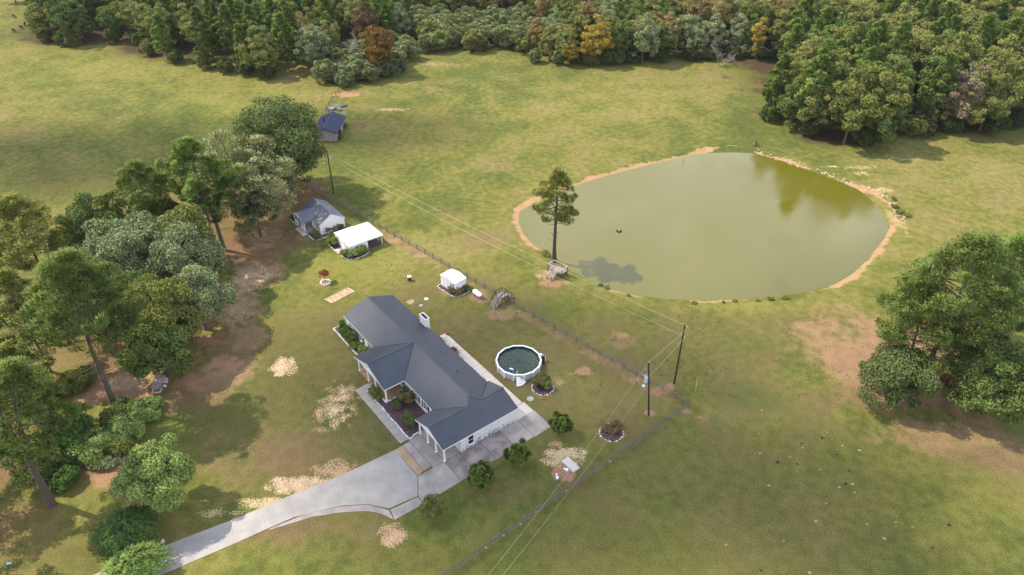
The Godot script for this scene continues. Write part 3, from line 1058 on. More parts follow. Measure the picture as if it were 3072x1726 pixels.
	# white fascia boards along the eaves and rakes
	for e in [[34.7, 0.0, 2.7, 24.3, 0.0, 2.7], [14.76, 0.0, 2.7, 6.87, 0.0, 2.7], [34.7, 9.6, 2.7, 6.87, 9.6, 2.7], [34.7, 0.0, 2.7, 34.7, 4.8, 4.476], [34.7, 9.6, 2.7, 34.7, 4.8, 4.476], [24.3, -3.5, 2.7, 24.3, 0.0, 2.7], [14.76, -3.5, 2.7, 14.76, 0.0, 2.7],
			[24.3, -3.5, 2.7, 19.53, -3.5, 4.465], [14.76, -3.5, 2.7, 19.53, -3.5, 4.465], [-0.24, -2.95, 2.7, 3.315, -2.95, 4.015], [6.87, -2.95, 2.7, 3.315, -2.95, 4.015], [-0.24, -2.95, 2.7, -0.24, 9.95, 2.7], [6.87, -2.95, 2.7, 6.87, 0.0, 2.7], [-0.24, 9.95, 2.7, 3.315, 9.95, 4.015], [6.87, 9.95, 2.7, 3.315, 9.95, 4.015]]:
		var q := mb()
		q.bar(U(e[0], float(e[2]) - 0.155, e[1]), U(e[3], float(e[5]) - 0.155, e[4]), 0.045, 0.18)
		part("fascia", q, M.white_paint, t)
	# openings
	var W := Vector3(-1, 0, 0)
	for u: float in [9.28, 11.86, 25.7, 29.05, 32.4]:
		window(t, U(u, 1.5, 0.2), W, 0.95, 1.45, 0.42, 2)
	for u: float in [16.4, 22.4]:
		window(t, U(u, 1.5, 0.2), W, 1.1, 1.5, 0.42, 2)
	door(t, U(19.5, 0.12, 0.2), W, 1.0, 2.1, M.shutter)
	for u: float in [12.0, 17.0, 28.0, 32.0]:
		window(t, U(u, 1.6, 9.3), -W, 0.95, 1.2, 0.0, 2)
	door(t, U(23.0, 0.1, 9.3), -W, 1.0, 2.1, M.white_paint)
	door(t, U(3.3, 0.06, -0.0), W, 2.7, 2.15, M.white_paint)
	var S := Vector3(0, 0, 1)
	window(t, U(-0.1, 1.5, 1.7), S, 0.85, 1.45, 0.0, 1)
	# chimney of painted brick at the back eave
	var c := mb()
	c.box(Vector3(0.76, 4.4, 1.8), U(24.2, 2.2, 9.57))
	var ch := part("chimney", c, m, t)
	var rim := mb()
	for s: float in [-1.0, 1.0]:
		rim.box(Vector3(0.14, 0.14, 1.96), U(24.2, 4.47, 9.57 + s * 0.37))
		rim.box(Vector3(0.60, 0.14, 0.14), U(24.2 + s * 0.91, 4.47, 9.57))
	part("chimney_cap", rim, m, ch)
	var ins := mb()
	ins.box(Vector3(0.6, 0.02, 1.68), U(24.2, 4.412, 9.57))
	part("chimney_top", ins, M.black, ch)
	var fl := mb()
	fl.lathe([Vector2(0.17, 4.4), Vector2(0.17, 4.52), Vector2(0.12, 4.52), Vector2(0.12, 4.43)], 10, U(23.9, 0, 9.57))
	part("flue", fl, M.terracotta, ch)
	var vent := mb()
	vent.lathe([Vector2(0.05, 4.0), Vector2(0.05, 4.75), Vector2(0.0, 4.76)], 8, U(10.0, 0, 6.4))
	part("vent_pipe", vent, M.black, t)


func concrete() -> void:
	var c := [
		["drive_concrete", 51, Color(0.57, 0.545, 0.525), Color(0.66, 0.635, 0.61)], ["apron_concrete", 52, Color(0.53, 0.49, 0.47), Color(0.68, 0.635, 0.61)],
		["walk_concrete", 53, Color(0.59, 0.56, 0.535), Color(0.68, 0.65, 0.62)], ["pale_concrete", 54, Color(0.74, 0.685, 0.645), Color(0.81, 0.76, 0.72)], ["stained_concrete", 55, Color(0.62, 0.50, 0.39), Color(0.71, 0.60, 0.49)],
		["dark_concrete", 56, Color(0.38, 0.345, 0.335), Color(0.68, 0.62, 0.59)], ["porch_concrete", 57, Color(0.55, 0.44, 0.34), Color(0.64, 0.53, 0.42)],
	]
	for q in c:
		tri_tex(mat(q[0], Color(1, 1, 1), 0.9), noise_map(q[1], 0.011, q[2], q[3], 256, 6), 0.11)
	# the drive: poured bays between joints, from the road up to the garage
	var d := thing("driveway", "pale concrete driveway curving up to the garage apron", "")
	tag(d, "", "", "", "structure")
	var up := [Vector2(-49.2, -47.06), Vector2(-47.25, -48.21), Vector2(-41.86, -51.25), Vector2(-35.38, -54.66), Vector2(-32.09, -56.56), Vector2(-29, -58.42), Vector2(-23.56, -61.37), Vector2(-20.5, -63.35), Vector2(-16.37, -66.16)]
	var lo := [Vector2(-46.09, -44.1), Vector2(-43.66, -45.76), Vector2(-39.69, -47.95), Vector2(-33.87, -51.3), Vector2(-30.56, -53.35), Vector2(-27.56, -55.12), Vector2(-21.92, -56.86), Vector2(-18.54, -57.07), Vector2(-15.72, -56.46)]
	for i in up.size() - 1:
		var a: Vector2 = up[i]
		var b: Vector2 = up[i + 1]
		var e: Vector2 = lo[i + 1]
		var f: Vector2 = lo[i]
		var poly := PackedVector2Array([a, b, e, f])
		if i == 7:
			poly = PackedVector2Array([a, b, house_point(0.05, -6.95), house_point(-2.7, -8.65), e, f])
		bay(d, poly, M.drive_concrete, 0.06)
	var edge_in := [Vector2(-30.19, -53.44), Vector2(-26.24, -55.55), Vector2(-21.9, -56.76), Vector2(-18.53, -56.97), Vector2(-16.76, -56.56), Vector2(-15.73, -56.11)]
	var edge_out := [Vector2(-30.05, -53.25), Vector2(-25.3, -55.16), Vector2(-21.72, -55.85), Vector2(-18.37, -56.05), Vector2(-16.62, -55.65), Vector2(-14.9, -54.76)]
	for i in edge_in.size() - 1:
		bay(d, PackedVector2Array([edge_in[i], edge_in[i + 1], edge_out[i + 1], edge_out[i]]), M.apron_concrete, 0.055, 0.0)
	bay(d, PackedVector2Array([house_point(5.9, -7.1), house_point(6.0, -5.8), house_point(0.4, -5.8), house_point(0.1, -6.85)]), M.stained_concrete, 0.06)
	var a2 := thing("garage_apron", "older grey concrete apron round the garage with dark stains", "")
	tag(a2, "", "", "", "structure")
	var hp := func(pts: Array) -> PackedVector2Array:
		var r := PackedVector2Array()
		for q: Vector2 in pts:
			r.append(house_point(q.x, q.y))
		return r
	bay(a2, hp.call([Vector2(-4.07, -12.85), Vector2(-2.4, -12.5), Vector2(-2.85, -8.7), Vector2(-4.2, -8.7)]), M.apron_concrete, 0.06)
	bay(a2, hp.call([Vector2(-2.78, -8.6), Vector2(0.0, -6.9), Vector2(0.0, -2.75), Vector2(-4.2, -2.75), Vector2(-4.22, -8.6)]), M.apron_concrete, 0.06)
	bay(a2, hp.call([Vector2(0.0, -2.7), Vector2(0.0, -0.3), Vector2(-4.2, -0.3), Vector2(-4.2, -2.7)]), M.dark_concrete, 0.06)
	for q in [[0.36, 6.0, -5.75, -4.6], [0.05, 6.35, -4.55, -2.7], [0.05, 6.55, -2.65, -0.02]]:
		bay(a2, rect_uw(q[0], q[1], q[2], q[3]), M.apron_concrete if q[2] < -3 else M.walk_concrete, 0.06)
	for q in [[-0.25, 3.1], [3.15, 6.6], [6.65, 9.9], [9.95, 13.1]]:
		bay(a2, PackedVector2Array([house_point(-0.13, q[0]), house_point(-0.13, q[1]), house_point(-4.05, q[1]), house_point(-4.15, q[0])]), M.dark_concrete if q[0] < 6 else M.apron_concrete, 0.06)
	bay(a2, rect_uw(-0.1, 2.2, 9.65, 13.0), M.pale_concrete, 0.06)
	var f := thing("front_walk", "grey concrete front walk along the mulch bed to the porch", "")
	tag(f, "", "", "", "structure")
	var s := 6.5
	while s < 20.0:
		bay(f, rect_uw(s, minf(s + 1.66, 20.15), -5.84, -4.55), M.walk_concrete, 0.06)
		s += 1.7
	bay(f, rect_uw(18.9, 20.15, -4.51, -3.3), M.walk_concrete, 0.06)
	var p := thing("porch_floor", "tan concrete porch floor under the front gable", "")
	tag(p, "", "", "", "structure")
	bay(p, rect_uw(14.95, 23.9, -3.28, 0.18), M.porch_concrete, 0.12)
	var b := thing("back_walk", "pale concrete walk behind the house", "")
	tag(b, "", "", "", "structure")
	s = 2.3
	while s < 23.0:
		bay(b, rect_uw(s, minf(s + 2.16, 23.1), 11.5 if s > 20.0 else 11.45, 12.75), M.pale_concrete, 0.06)
		s += 2.2


func bay(parent: Node, poly: PackedVector2Array, m: Material, y: float, gap := 0.014) -> void:
	var q := poly
	if gap > 0.0:
		var o := Geometry2D.offset_polygon(poly, -gap * 0.6)
		if o.size():
			q = o[0]
	var b := mb()
	b.slab(q, -0.1, y)
	part("slab", b, m, parent)


func simple_window(parent: Node, at: Vector3, facing: Vector3, wide: float, high: float, dark := true) -> void:
	window(parent, at, facing, wide, high, 0.0, 2)
	if dark:
		var x := Vector3.UP.cross(facing)
		var b := mb()
		for s: float in [-1.0, 1.0]:
			b.box(Vector3(0.3, high + 0.1, 0.03), at + x * s * (wide * 0.5 + 0.28) + facing * 0.02, Basis(x, Vector3.UP, facing))
			part("shutter", b, M.shutter, parent)
			b = mb()


func cottage() -> void:
	var at := v3(Vector2(-39.31, -123.89))
	var t := thing("cottage", "small white cottage with grey metal roof and gabled front porch", "cottage", at, YAW)
	var m: Material = M.white_metal
	var H := 2.5
	wall_panel(t, "wall", U(0.0, 0, 0.1), U(0.0, 0, 5.1), H, 0.16, m)
	wall_panel(t, "wall", U(8.2, 0, 0.1), U(8.2, 0, 5.1), H, 0.16, m)
	wall_panel(t, "wall", U(-0.08, 0, 0.02), U(8.28, 0, 0.02), H, 0.16, m)
	wall_panel(t, "wall", U(-0.08, 0, 5.18), U(8.28, 0, 5.18), H, 0.16, m)
	gable(t, U(0.0, H, -0.05), U(0.0, H, 5.25), U(0.0, 4.08, 2.6), 0.16, m)
	gable(t, U(8.2, H, -0.05), U(8.2, H, 5.25), U(8.2, 4.08, 2.6), 0.16, m)
	for s in [[-0.08, -0.08], [-0.08, 5.28]]:
		var cb := mb()
		cb.box(Vector3(0.14, H, 0.14), U(s[0], H * 0.5, s[1]))
		part("corner_board", cb, M.white_paint, t)
	var p := 0.58
	var F := func(_u: float, w: float) -> float: return 2.5 + p * (w + 0.25)
	var R := func(_u: float, w: float) -> float: return 2.5 + p * (5.45 - w)
	var q := 0.5
	var PR := func(u: float, _w: float) -> float: return 2.5 + q * (u - 2.65)
	var PL := func(u: float, _w: float) -> float: return 2.5 + q * (7.95 - u)
	var jw := 0.5 * 2.65 / 0.58 - 0.25
	part("roof_panel", roof_sheet([Vector2(-0.3, -0.25), Vector2(2.65, -0.25), Vector2(5.3, jw), Vector2(7.95, -0.25), Vector2(8.5, -0.25), Vector2(8.5, 2.6), Vector2(-0.3, 2.6)], F, true, 0.3, 0.03), M.grey_roof, t)
	part("roof_panel", roof_sheet([Vector2(-0.3, 5.45), Vector2(8.5, 5.45), Vector2(8.5, 2.6), Vector2(-0.3, 2.6)], R, true, 0.3, 0.03), M.grey_roof, t)
	part("roof_panel", roof_sheet([Vector2(2.65, -2.4), Vector2(2.65, -0.25), Vector2(5.3, jw), Vector2(5.3, -2.4)], PR, false, 0.3, 0.03), M.grey_roof, t)
	part("roof_panel", roof_sheet([Vector2(7.95, -2.4), Vector2(7.95, -0.25), Vector2(5.3, jw), Vector2(5.3, -2.4)], PL, false, 0.3, 0.03), M.grey_roof, t)
	cap_bar(t, U(-0.32, 4.17, 2.6), U(8.52, 4.17, 2.6), M.grey_roof)
	cap_bar(t, U(5.3, 3.84, -2.42), U(5.3, 3.84, jw), M.grey_roof)
	for e in [[2.65, -2.4, 2.5, 5.3, -2.4, 3.825], [7.95, -2.4, 2.5, 5.3, -2.4, 3.825], [-0.3, -0.25, 2.5, -0.3, 2.6, 4.153], [-0.3, 5.45, 2.5, -0.3, 2.6, 4.153], [-0.3, 5.45, 2.5, 8.5, 5.45, 2.5]]:
		var fb := mb()
		fb.bar(U(e[0], float(e[2]) - 0.14, e[1]), U(e[3], float(e[5]) - 0.14, e[4]), 0.04, 0.16)
		part("fascia", fb, M.white_paint, t)
	gable(t, U(2.8, 2.42, -2.25), U(7.8, 2.42, -2.25), U(5.3, 3.68, -2.25), 0.08, M.white_paint)
	var fl := mb()
	fl.box(Vector3(2.3, 0.3, 5.6), U(5.2, 0.15, -1.22))
	part("porch_floor", fl, M.walk_concrete, t)
	var step := mb()
	step.box(Vector3(0.9, 0.16, 3.8), U(3.8, 0.08, -2.82))
	part("porch_step", step, M.pale_concrete, t)
	for u: float in [2.85, 4.4, 6.2, 7.75]:
		var c := mb()
		c.box(Vector3(0.14, 2.2, 0.14), U(u, 1.4, -2.25))
		part("porch_post", c, M.white_paint, t)
	for g in [[2.85, 4.4], [6.2, 7.75]]:
		var rl := mb()
		for h: float in [0.5, 1.15]:
			rl.bar(U(g[0], h, -2.25), U(g[1], h, -2.25), 0.06, 0.07)
		for i in 9:
			rl.box(Vector3(0.035, 0.62, 0.035), U(lerpf(g[0], g[1], (i + 0.5) / 9.0), 0.83, -2.25))
		part("porch_railing", rl, M.white_paint, t)
	var W := Vector3(-1, 0, 0)
	simple_window(t, U(1.35, 1.5, -0.06), W, 1.0, 1.25)
	simple_window(t, U(7.0, 1.6, -0.06), W, 0.9, 1.2, false)
	door(t, U(4.6, 0.3, -0.06), W, 0.95, 2.05, M.shutter)
	var ch := thing("porch_chair", "small white chair on the cottage porch", "chair", at + Basis(Vector3.UP, YAW) * U(5.9, 0.3, -0.9), YAW)
	var b := mb()
	b.box(Vector3(0.5, 0.05, 0.5), Vector3(0, 0.42, 0))
	part("seat", b, M.white_paint, ch)
	b = mb()
	b.box(Vector3(0.05, 0.55, 0.5), Vector3(0.24, 0.7, 0))
	part("backrest", b, M.white_paint, ch)
	for s in [[1, 1], [1, -1], [-1, 1], [-1, -1]]:
		b = mb()
		b.box(Vector3(0.05, 0.4, 0.05), Vector3(0.21 * s[0], 0.2, 0.21 * s[1]))
		part("leg", b, M.white_paint, ch)


func metal_building() -> void:
	var at := v3(Vector2(-31.79, -115.77))
	var t := thing("metal_garage", "white metal outbuilding with an open lean-to carport on its far side", "outbuilding", at, YAW)
	var m: Material = M.white_metal
	var H := 2.22
	wall_panel(t, "wall", U(0.12, 0, 0.2), U(0.12, 0, 3.9), H, 0.1, m)
	wall_panel(t, "wall", U(6.5, 0, 0.2), U(6.5, 0, 3.9), H, 0.1, m)
	wall_panel(t, "wall", U(0.07, 0, 0.15), U(6.55, 0, 0.15), H, 0.1, m)
	wall_panel(t, "wall", U(0.07, 0, 3.95), U(6.55, 0, 3.95), H, 0.1, m)
	# corrugation of the end wall
	var cor := mb()
	var s := 0.3
	while s < 3.9:
		cor.box(Vector3(0.05, H - 0.06, 0.03), U(0.06, H * 0.5, s))
		s += 0.24
	part("wall_ribs", cor, m, t)
	for w: float in [0.15, 3.95]:
		gable(t, U(0.07, H, w), U(6.55, H, w), U(3.31, 2.62, w), 0.1, m)
	var A := func(u: float, _w: float) -> float: return 2.26 + 0.135 * (u + 0.05)
	var B := func(u: float, _w: float) -> float: return 2.26 + 0.135 * (6.67 - u)
	part("roof_panel", roof_sheet([Vector2(-0.05, -0.05), Vector2(3.31, -0.05), Vector2(3.31, 4.05), Vector2(-0.05, 4.05)], A, false, 0.3, 0.02), m, t)
	part("roof_panel", roof_sheet([Vector2(6.67, -0.05), Vector2(3.31, -0.05), Vector2(3.31, 4.05), Vector2(6.67, 4.05)], B, false, 0.3, 0.02), m, t)
	cap_bar(t, U(3.31, 2.735, -0.06), U(3.31, 2.735, 4.06), m)
	var C := func(_u: float, w: float) -> float: return 2.27 - 0.02 * (w - 4.1)
	part("carport_roof", roof_sheet([Vector2(0.0, 4.1), Vector2(6.5, 4.1), Vector2(6.5, 7.45), Vector2(0.0, 7.45)], C, true, 0.4, 0.02), tri_tex(mat("carport_white", Color(1, 1, 1), 0.45), noise_map(61, 0.012, Color(0.76, 0.78, 0.83), Color(0.84, 0.86, 0.90)), 0.12), t)
	var fb := mb()
	fb.bar(U(-0.03, 2.14, 4.1), U(-0.03, 2.1, 7.45), 0.05, 0.16)
	fb.bar(U(-0.03, 2.1, 7.48), U(6.5, 2.1, 7.48), 0.05, 0.16)
	part("carport_beam", fb, M.white_paint, t)
	for q in [[0.25, 7.2], [2.0, 7.2], [3.9, 7.2], [6.2, 7.2]]:
		var c := mb()
		c.box(Vector3(0.1, 2.1, 0.1), U(q[0], 1.05, q[1]))
		part("carport_post", c, M.white_paint, t)
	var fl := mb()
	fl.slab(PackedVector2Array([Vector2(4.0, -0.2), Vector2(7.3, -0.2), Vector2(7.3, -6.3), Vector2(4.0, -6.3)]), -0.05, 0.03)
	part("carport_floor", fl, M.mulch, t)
	var W := Vector3(-1, 0, 0)
	simple_window(t, U(5.6, 1.4, 0.1), W, 0.7, 0.9, false)
	simple_window(t, U(1.2, 1.4, 0.1), W, 0.7, 0.9, false)
	door(t, U(3.2, 0.03, 0.1), W, 1.7, 2.0, M.white_paint)
	var pad := mb()
	pad.box(Vector3(1.5, 0.1, 1.9), U(3.2, 0.0, -0.75))
	part("door_pad", pad, M.pale_concrete, t)


func shed() -> void:
	var yaw := 0.80
	var at := v3(Vector2(-10.25, -103.21))
	var t := thing("garden_shed", "small white clapboard garden shed with a shallow white metal roof by the fence", "shed", at, yaw)
	var m: Material = M.white_metal
	var H := 2.25
	for w in [[0.08, 0.1, 0.08, 2.5], [3.98, 0.1, 3.98, 2.5], [0.03, 0.06, 4.03, 0.06], [0.03, 2.54, 4.03, 2.54]]:
		var a := U(w[0], 0, w[1])
		var b := U(w[2], 0, w[3])
		var wall := wall_panel(t, "wall", a, b, H, 0.08, m)
		var cl := mb()
		var out := (b - a).cross(Vector3.UP).normalized()
		if out.dot((a + b) * 0.5 - U(2.0, 0, 1.3)) < 0:
			out = -out
		for i in 12:
			cl.bar(a + Vector3.UP * (0.1 + i * 0.18) + out * 0.045, b + Vector3.UP * (0.1 + i * 0.18) + out * 0.045, 0.05, 0.03)
		part("clapboard", cl, m, wall)
	for w: float in [0.06, 2.54]:
		gable(t, U(0.03, H, w), U(4.03, H, w), U(2.03, 2.62, w), 0.08, m)
	var A := func(u: float, _w: float) -> float: return 2.28 + 0.185 * (u + 0.08)
	var B := func(u: float, _w: float) -> float: return 2.28 + 0.185 * (4.14 - u)
	part("roof_panel", roof_sheet([Vector2(-0.08, -0.08), Vector2(2.03, -0.08), Vector2(2.03, 2.68), Vector2(-0.08, 2.68)], A, false, 0.5, 0.012), m, t)
	part("roof_panel", roof_sheet([Vector2(4.14, -0.08), Vector2(2.03, -0.08), Vector2(2.03, 2.68), Vector2(4.14, 2.68)], B, false, 0.5, 0.012), m, t)
	var W := Vector3(-1, 0, 0)
	window(t, U(0.95, 1.35, 0.02), W, 0.55, 0.8, 0.2, 1)
	door(t, U(2.75, 0.05, 0.0), W, 1.2, 1.95, M.white_metal)
	for e in [[-0.08, -0.1, 2.28, 2.03, -0.1, 2.67], [4.14, -0.1, 2.28, 2.03, -0.1, 2.67], [-0.1, -0.08, 2.28, -0.1, 2.68, 2.28]]:
		var fb := mb()
		fb.bar(U(e[0], float(e[2]) - 0.12, e[1]), U(e[3], float(e[5]) - 0.12, e[4]), 0.03, 0.1)
		part("fascia", fb, M.white_paint, t)


func barn() -> void:
	var at := on(Vector2(-51.6, -171.0))
	var t := thing("barn", "weathered grey board barn with a dark blue metal roof in the pasture", "barn", at, 0.0)
	var m: Material = M.grey_wood
	# board walls: every board a piece of its own
	var g := RandomNumberGenerator.new()
	g.seed = 8
	var runs := [[0.0, 0.0, 0.0, 5.9], [10.6, 0.0, 10.6, 5.9], [0.0, 0.0, 10.6, 0.0], [0.0, 5.9, 2.2, 5.9], [5.2, 5.9, 10.6, 5.9]]
	for r in runs:
		var a := U(r[0], 0, r[1])
		var b := U(r[2], 0, r[3])
		var n := int(a.distance_to(b) / 0.3)
		var d := (b - a) / n
		for i in n:
			var p := a + d * (i + 0.5)
			var top := 2.25
			if absf(d.x) > absf(d.z):
				top = 2.25 + 0.42 * (2.95 - absf(p.x - 2.95))
			var bd := mb()
			var shade := g.randf_range(0.72, 1.1)
			bd.col = Color(shade, shade, shade * g.randf_range(0.94, 1.04))
			bd.box(Vector3(0.28, top + 0.3, 0.04), p + Vector3.UP * (top * 0.5 - 0.15) + (d.cross(Vector3.UP).normalized() * g.randf_range(-0.012, 0.012)), Basis(Vector3.UP, 0.0 if absf(d.x) > absf(d.z) else PI / 2))
			part("board", bd, m, t)
	var post := mb()
	for u: float in [2.2, 5.2]:
		post.box(Vector3(0.16, 2.6, 0.16), U(u, 1.1, 5.85))
	part("door_post", post, M.dark_wood, t)
	var L := func(_u: float, w: float) -> float: return 2.28 + 0.42 * (w + 0.5)
	var R := func(_u: float, w: float) -> float: return 2.28 + 0.42 * (6.4 - w)
	part("roof_panel", roof_sheet([Vector2(-0.5, -0.5), Vector2(11.2, -0.5), Vector2(11.2, 2.95), Vector2(-0.5, 2.95)], L, true, 0.3), M.blue_roof, t)
	part("roof_panel", roof_sheet([Vector2(-0.5, 6.4), Vector2(11.2, 6.4), Vector2(11.2, 2.95), Vector2(-0.5, 2.95)], R, true, 0.3), M.blue_roof, t)
	cap_bar(t, U(-0.52, 3.75, 2.95), U(11.22, 3.75, 2.95), M.blue_roof)
	for e in [[-0.5, -0.5, 2.28, -0.5, 2.95, 3.73], [-0.5, 6.4, 2.28, -0.5, 2.95, 3.73]]:
		var fb := mb()
		fb.bar(U(e[0], float(e[2]) - 0.16, e[1]), U(e[3], float(e[5]) - 0.16, e[4]), 0.05, 0.16)
		part("rake_board", fb, M.dark_wood, t)
	var v := mb()
	v.lathe([Vector2(0.18, 3.4), Vector2(0.18, 4.25), Vector2(0.32, 4.3), Vector2(0.28, 4.5), Vector2(0.0, 4.62)], 10, U(5.0, 0, 1.9))
	part("roof_vent", v, M.black, t)
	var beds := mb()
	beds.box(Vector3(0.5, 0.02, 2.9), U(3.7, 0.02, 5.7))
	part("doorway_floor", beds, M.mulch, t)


# ---------------------------------------------------------------- fences, poles and wires
func board_fence(label: String, a: Vector2, b: Vector2, wood: Material, skip_from := -1.0, skip_to := -1.0, boards := 3, rise := 1.3) -> void:
	var g := RandomNumberGenerator.new()
	g.seed = int(a.x * 100) + 7
	var t := thing("board_fence", label, "fence", on(a))
	var d := b - a
	var n := int(round(d.length() / 2.44))
	d /= n
	for i in n + 1:
		var p := a + d * i
		var y := gh(p.x, p.y)
		var c := mb()
		var hi := rise + g.randf_range(-0.04, 0.08)
		c.box(Vector3(0.13, hi + 0.3, 0.13), Vector3(p.x - a.x, y + (hi - 0.3) * 0.5, p.y - a.y) - Vector3(0, t.position.y, 0), Basis(Vector3.UP, -d.angle() + g.randf_range(-0.1, 0.1)))
		part("post", c, wood, t)
		if i == n:
			break
		if i >= skip_from and i < skip_to:
			continue
		var q := p + d
		for k in boards:
			var h := 0.34 + k * (rise - 0.46) / (boards - 1)
			var r := mb()
			var shade := g.randf_range(0.75, 1.12)
			r.col = Color(shade, shade, shade)
			var side := Vector3(d.y, 0, -d.x).normalized() * 0.085
			r.bar(Vector3(p.x - a.x, y + h + g.randf_range(-0.02, 0.02) - t.position.y, p.y - a.y) + side, Vector3(q.x - a.x, gh(q.x, q.y) + h + g.randf_range(-0.02, 0.02) - t.position.y, q.y - a.y) + side, 0.03, 0.14)
			part("board", r, wood, t)


func fences() -> void:
	var corner := Vector2(26.4, -74.6)
	board_fence("long weathered board fence from the oak past the sheds to the pole corner", Vector2(-48.74, -146.79), corner, M.old_fence_wood)
	board_fence("dark board fence running from the corner down across the bottom edge of the lawn", corner, Vector2(-11.79, -43.65), M.fence_wood)
	board_fence("short board fence from the big oak towards the barn", Vector2(-48.74, -146.79), Vector2(-56.65, -154.75), M.dark_wood)
	board_fence("old grey fence panel seen between the pine trunks on the left", Vector2(-65.75, -129.66), Vector2(-66.02, -133.79), M.grey_wood, -1, -1, 4)
	# the wire fence that leads from the barn to the wood
	var t := thing("wire_fence", "thin wire fence of old wooden posts leading from the barn to the wood", "fence", on(Vector2(-52.14, -190.97)))
	var pts := [Vector2(-52.14, -190.97), Vector2(-53.17, -192.86), Vector2(-52.97, -195.65), Vector2(-52.91, -199.17), Vector2(-52.53, -200.06), Vector2(-52.62, -203.71), Vector2(-52.58, -207.22), Vector2(-52.45, -210.35), Vector2(-52.36, -213.79)]
	for i in pts.size():
		var b := mb()
		b.tube([on(pts[i], -0.2) - t.position, on(pts[i], 1.35) - t.position], [0.1, 0.08], 7)
		part("post", b, M.dark_wood, t)
		if i + 1 < pts.size():
			b = mb()
			for h: float in [0.5, 0.85, 1.2]:
				b.tube([on(pts[i], h) - t.position, on(pts[i + 1], h) - t.position], [0.025, 0.025], 4, false)
			part("wire", b, M.dark_wood, t)
	var gt := thing("farm_gate", "pale metal farm gate standing in the wire fence beyond the barn", "gate", on(Vector2(-52.75, -199.17)))
	var ga := on(Vector2(-52.78, -199.17)) - gt.position
	var gb := on(Vector2(-52.15, -198.5)) - gt.position
	for h: float in [0.15, 0.4, 0.65, 0.9, 1.2]:
		var b := mb()
		b.tube([ga + Vector3.UP * h, gb + Vector3.UP * h], [0.04, 0.04], 6)
		part("rail", b, M.galvanised, gt)
	for e: Vector3 in [ga, gb]:
		var b := mb()
		b.tube([e, e + Vector3.UP * 1.3], [0.05, 0.05], 6)
		part("end_bar", b, M.galvanised, gt)


func wire(label: String, a: Vector3, b: Vector3, sag: float, thick := 0.017) -> void:
	var path := []
	var rad := []
	for i in 25:
		var q := i / 24.0
		path.append(a.lerp(b, q) - Vector3.UP * sag * 4.0 * q * (1.0 - q))
		rad.append(thick)
	var m := mb()
	m.tube(path, rad, 5, false)
	tag(part("power_line", m, M.wire), label, "power line")


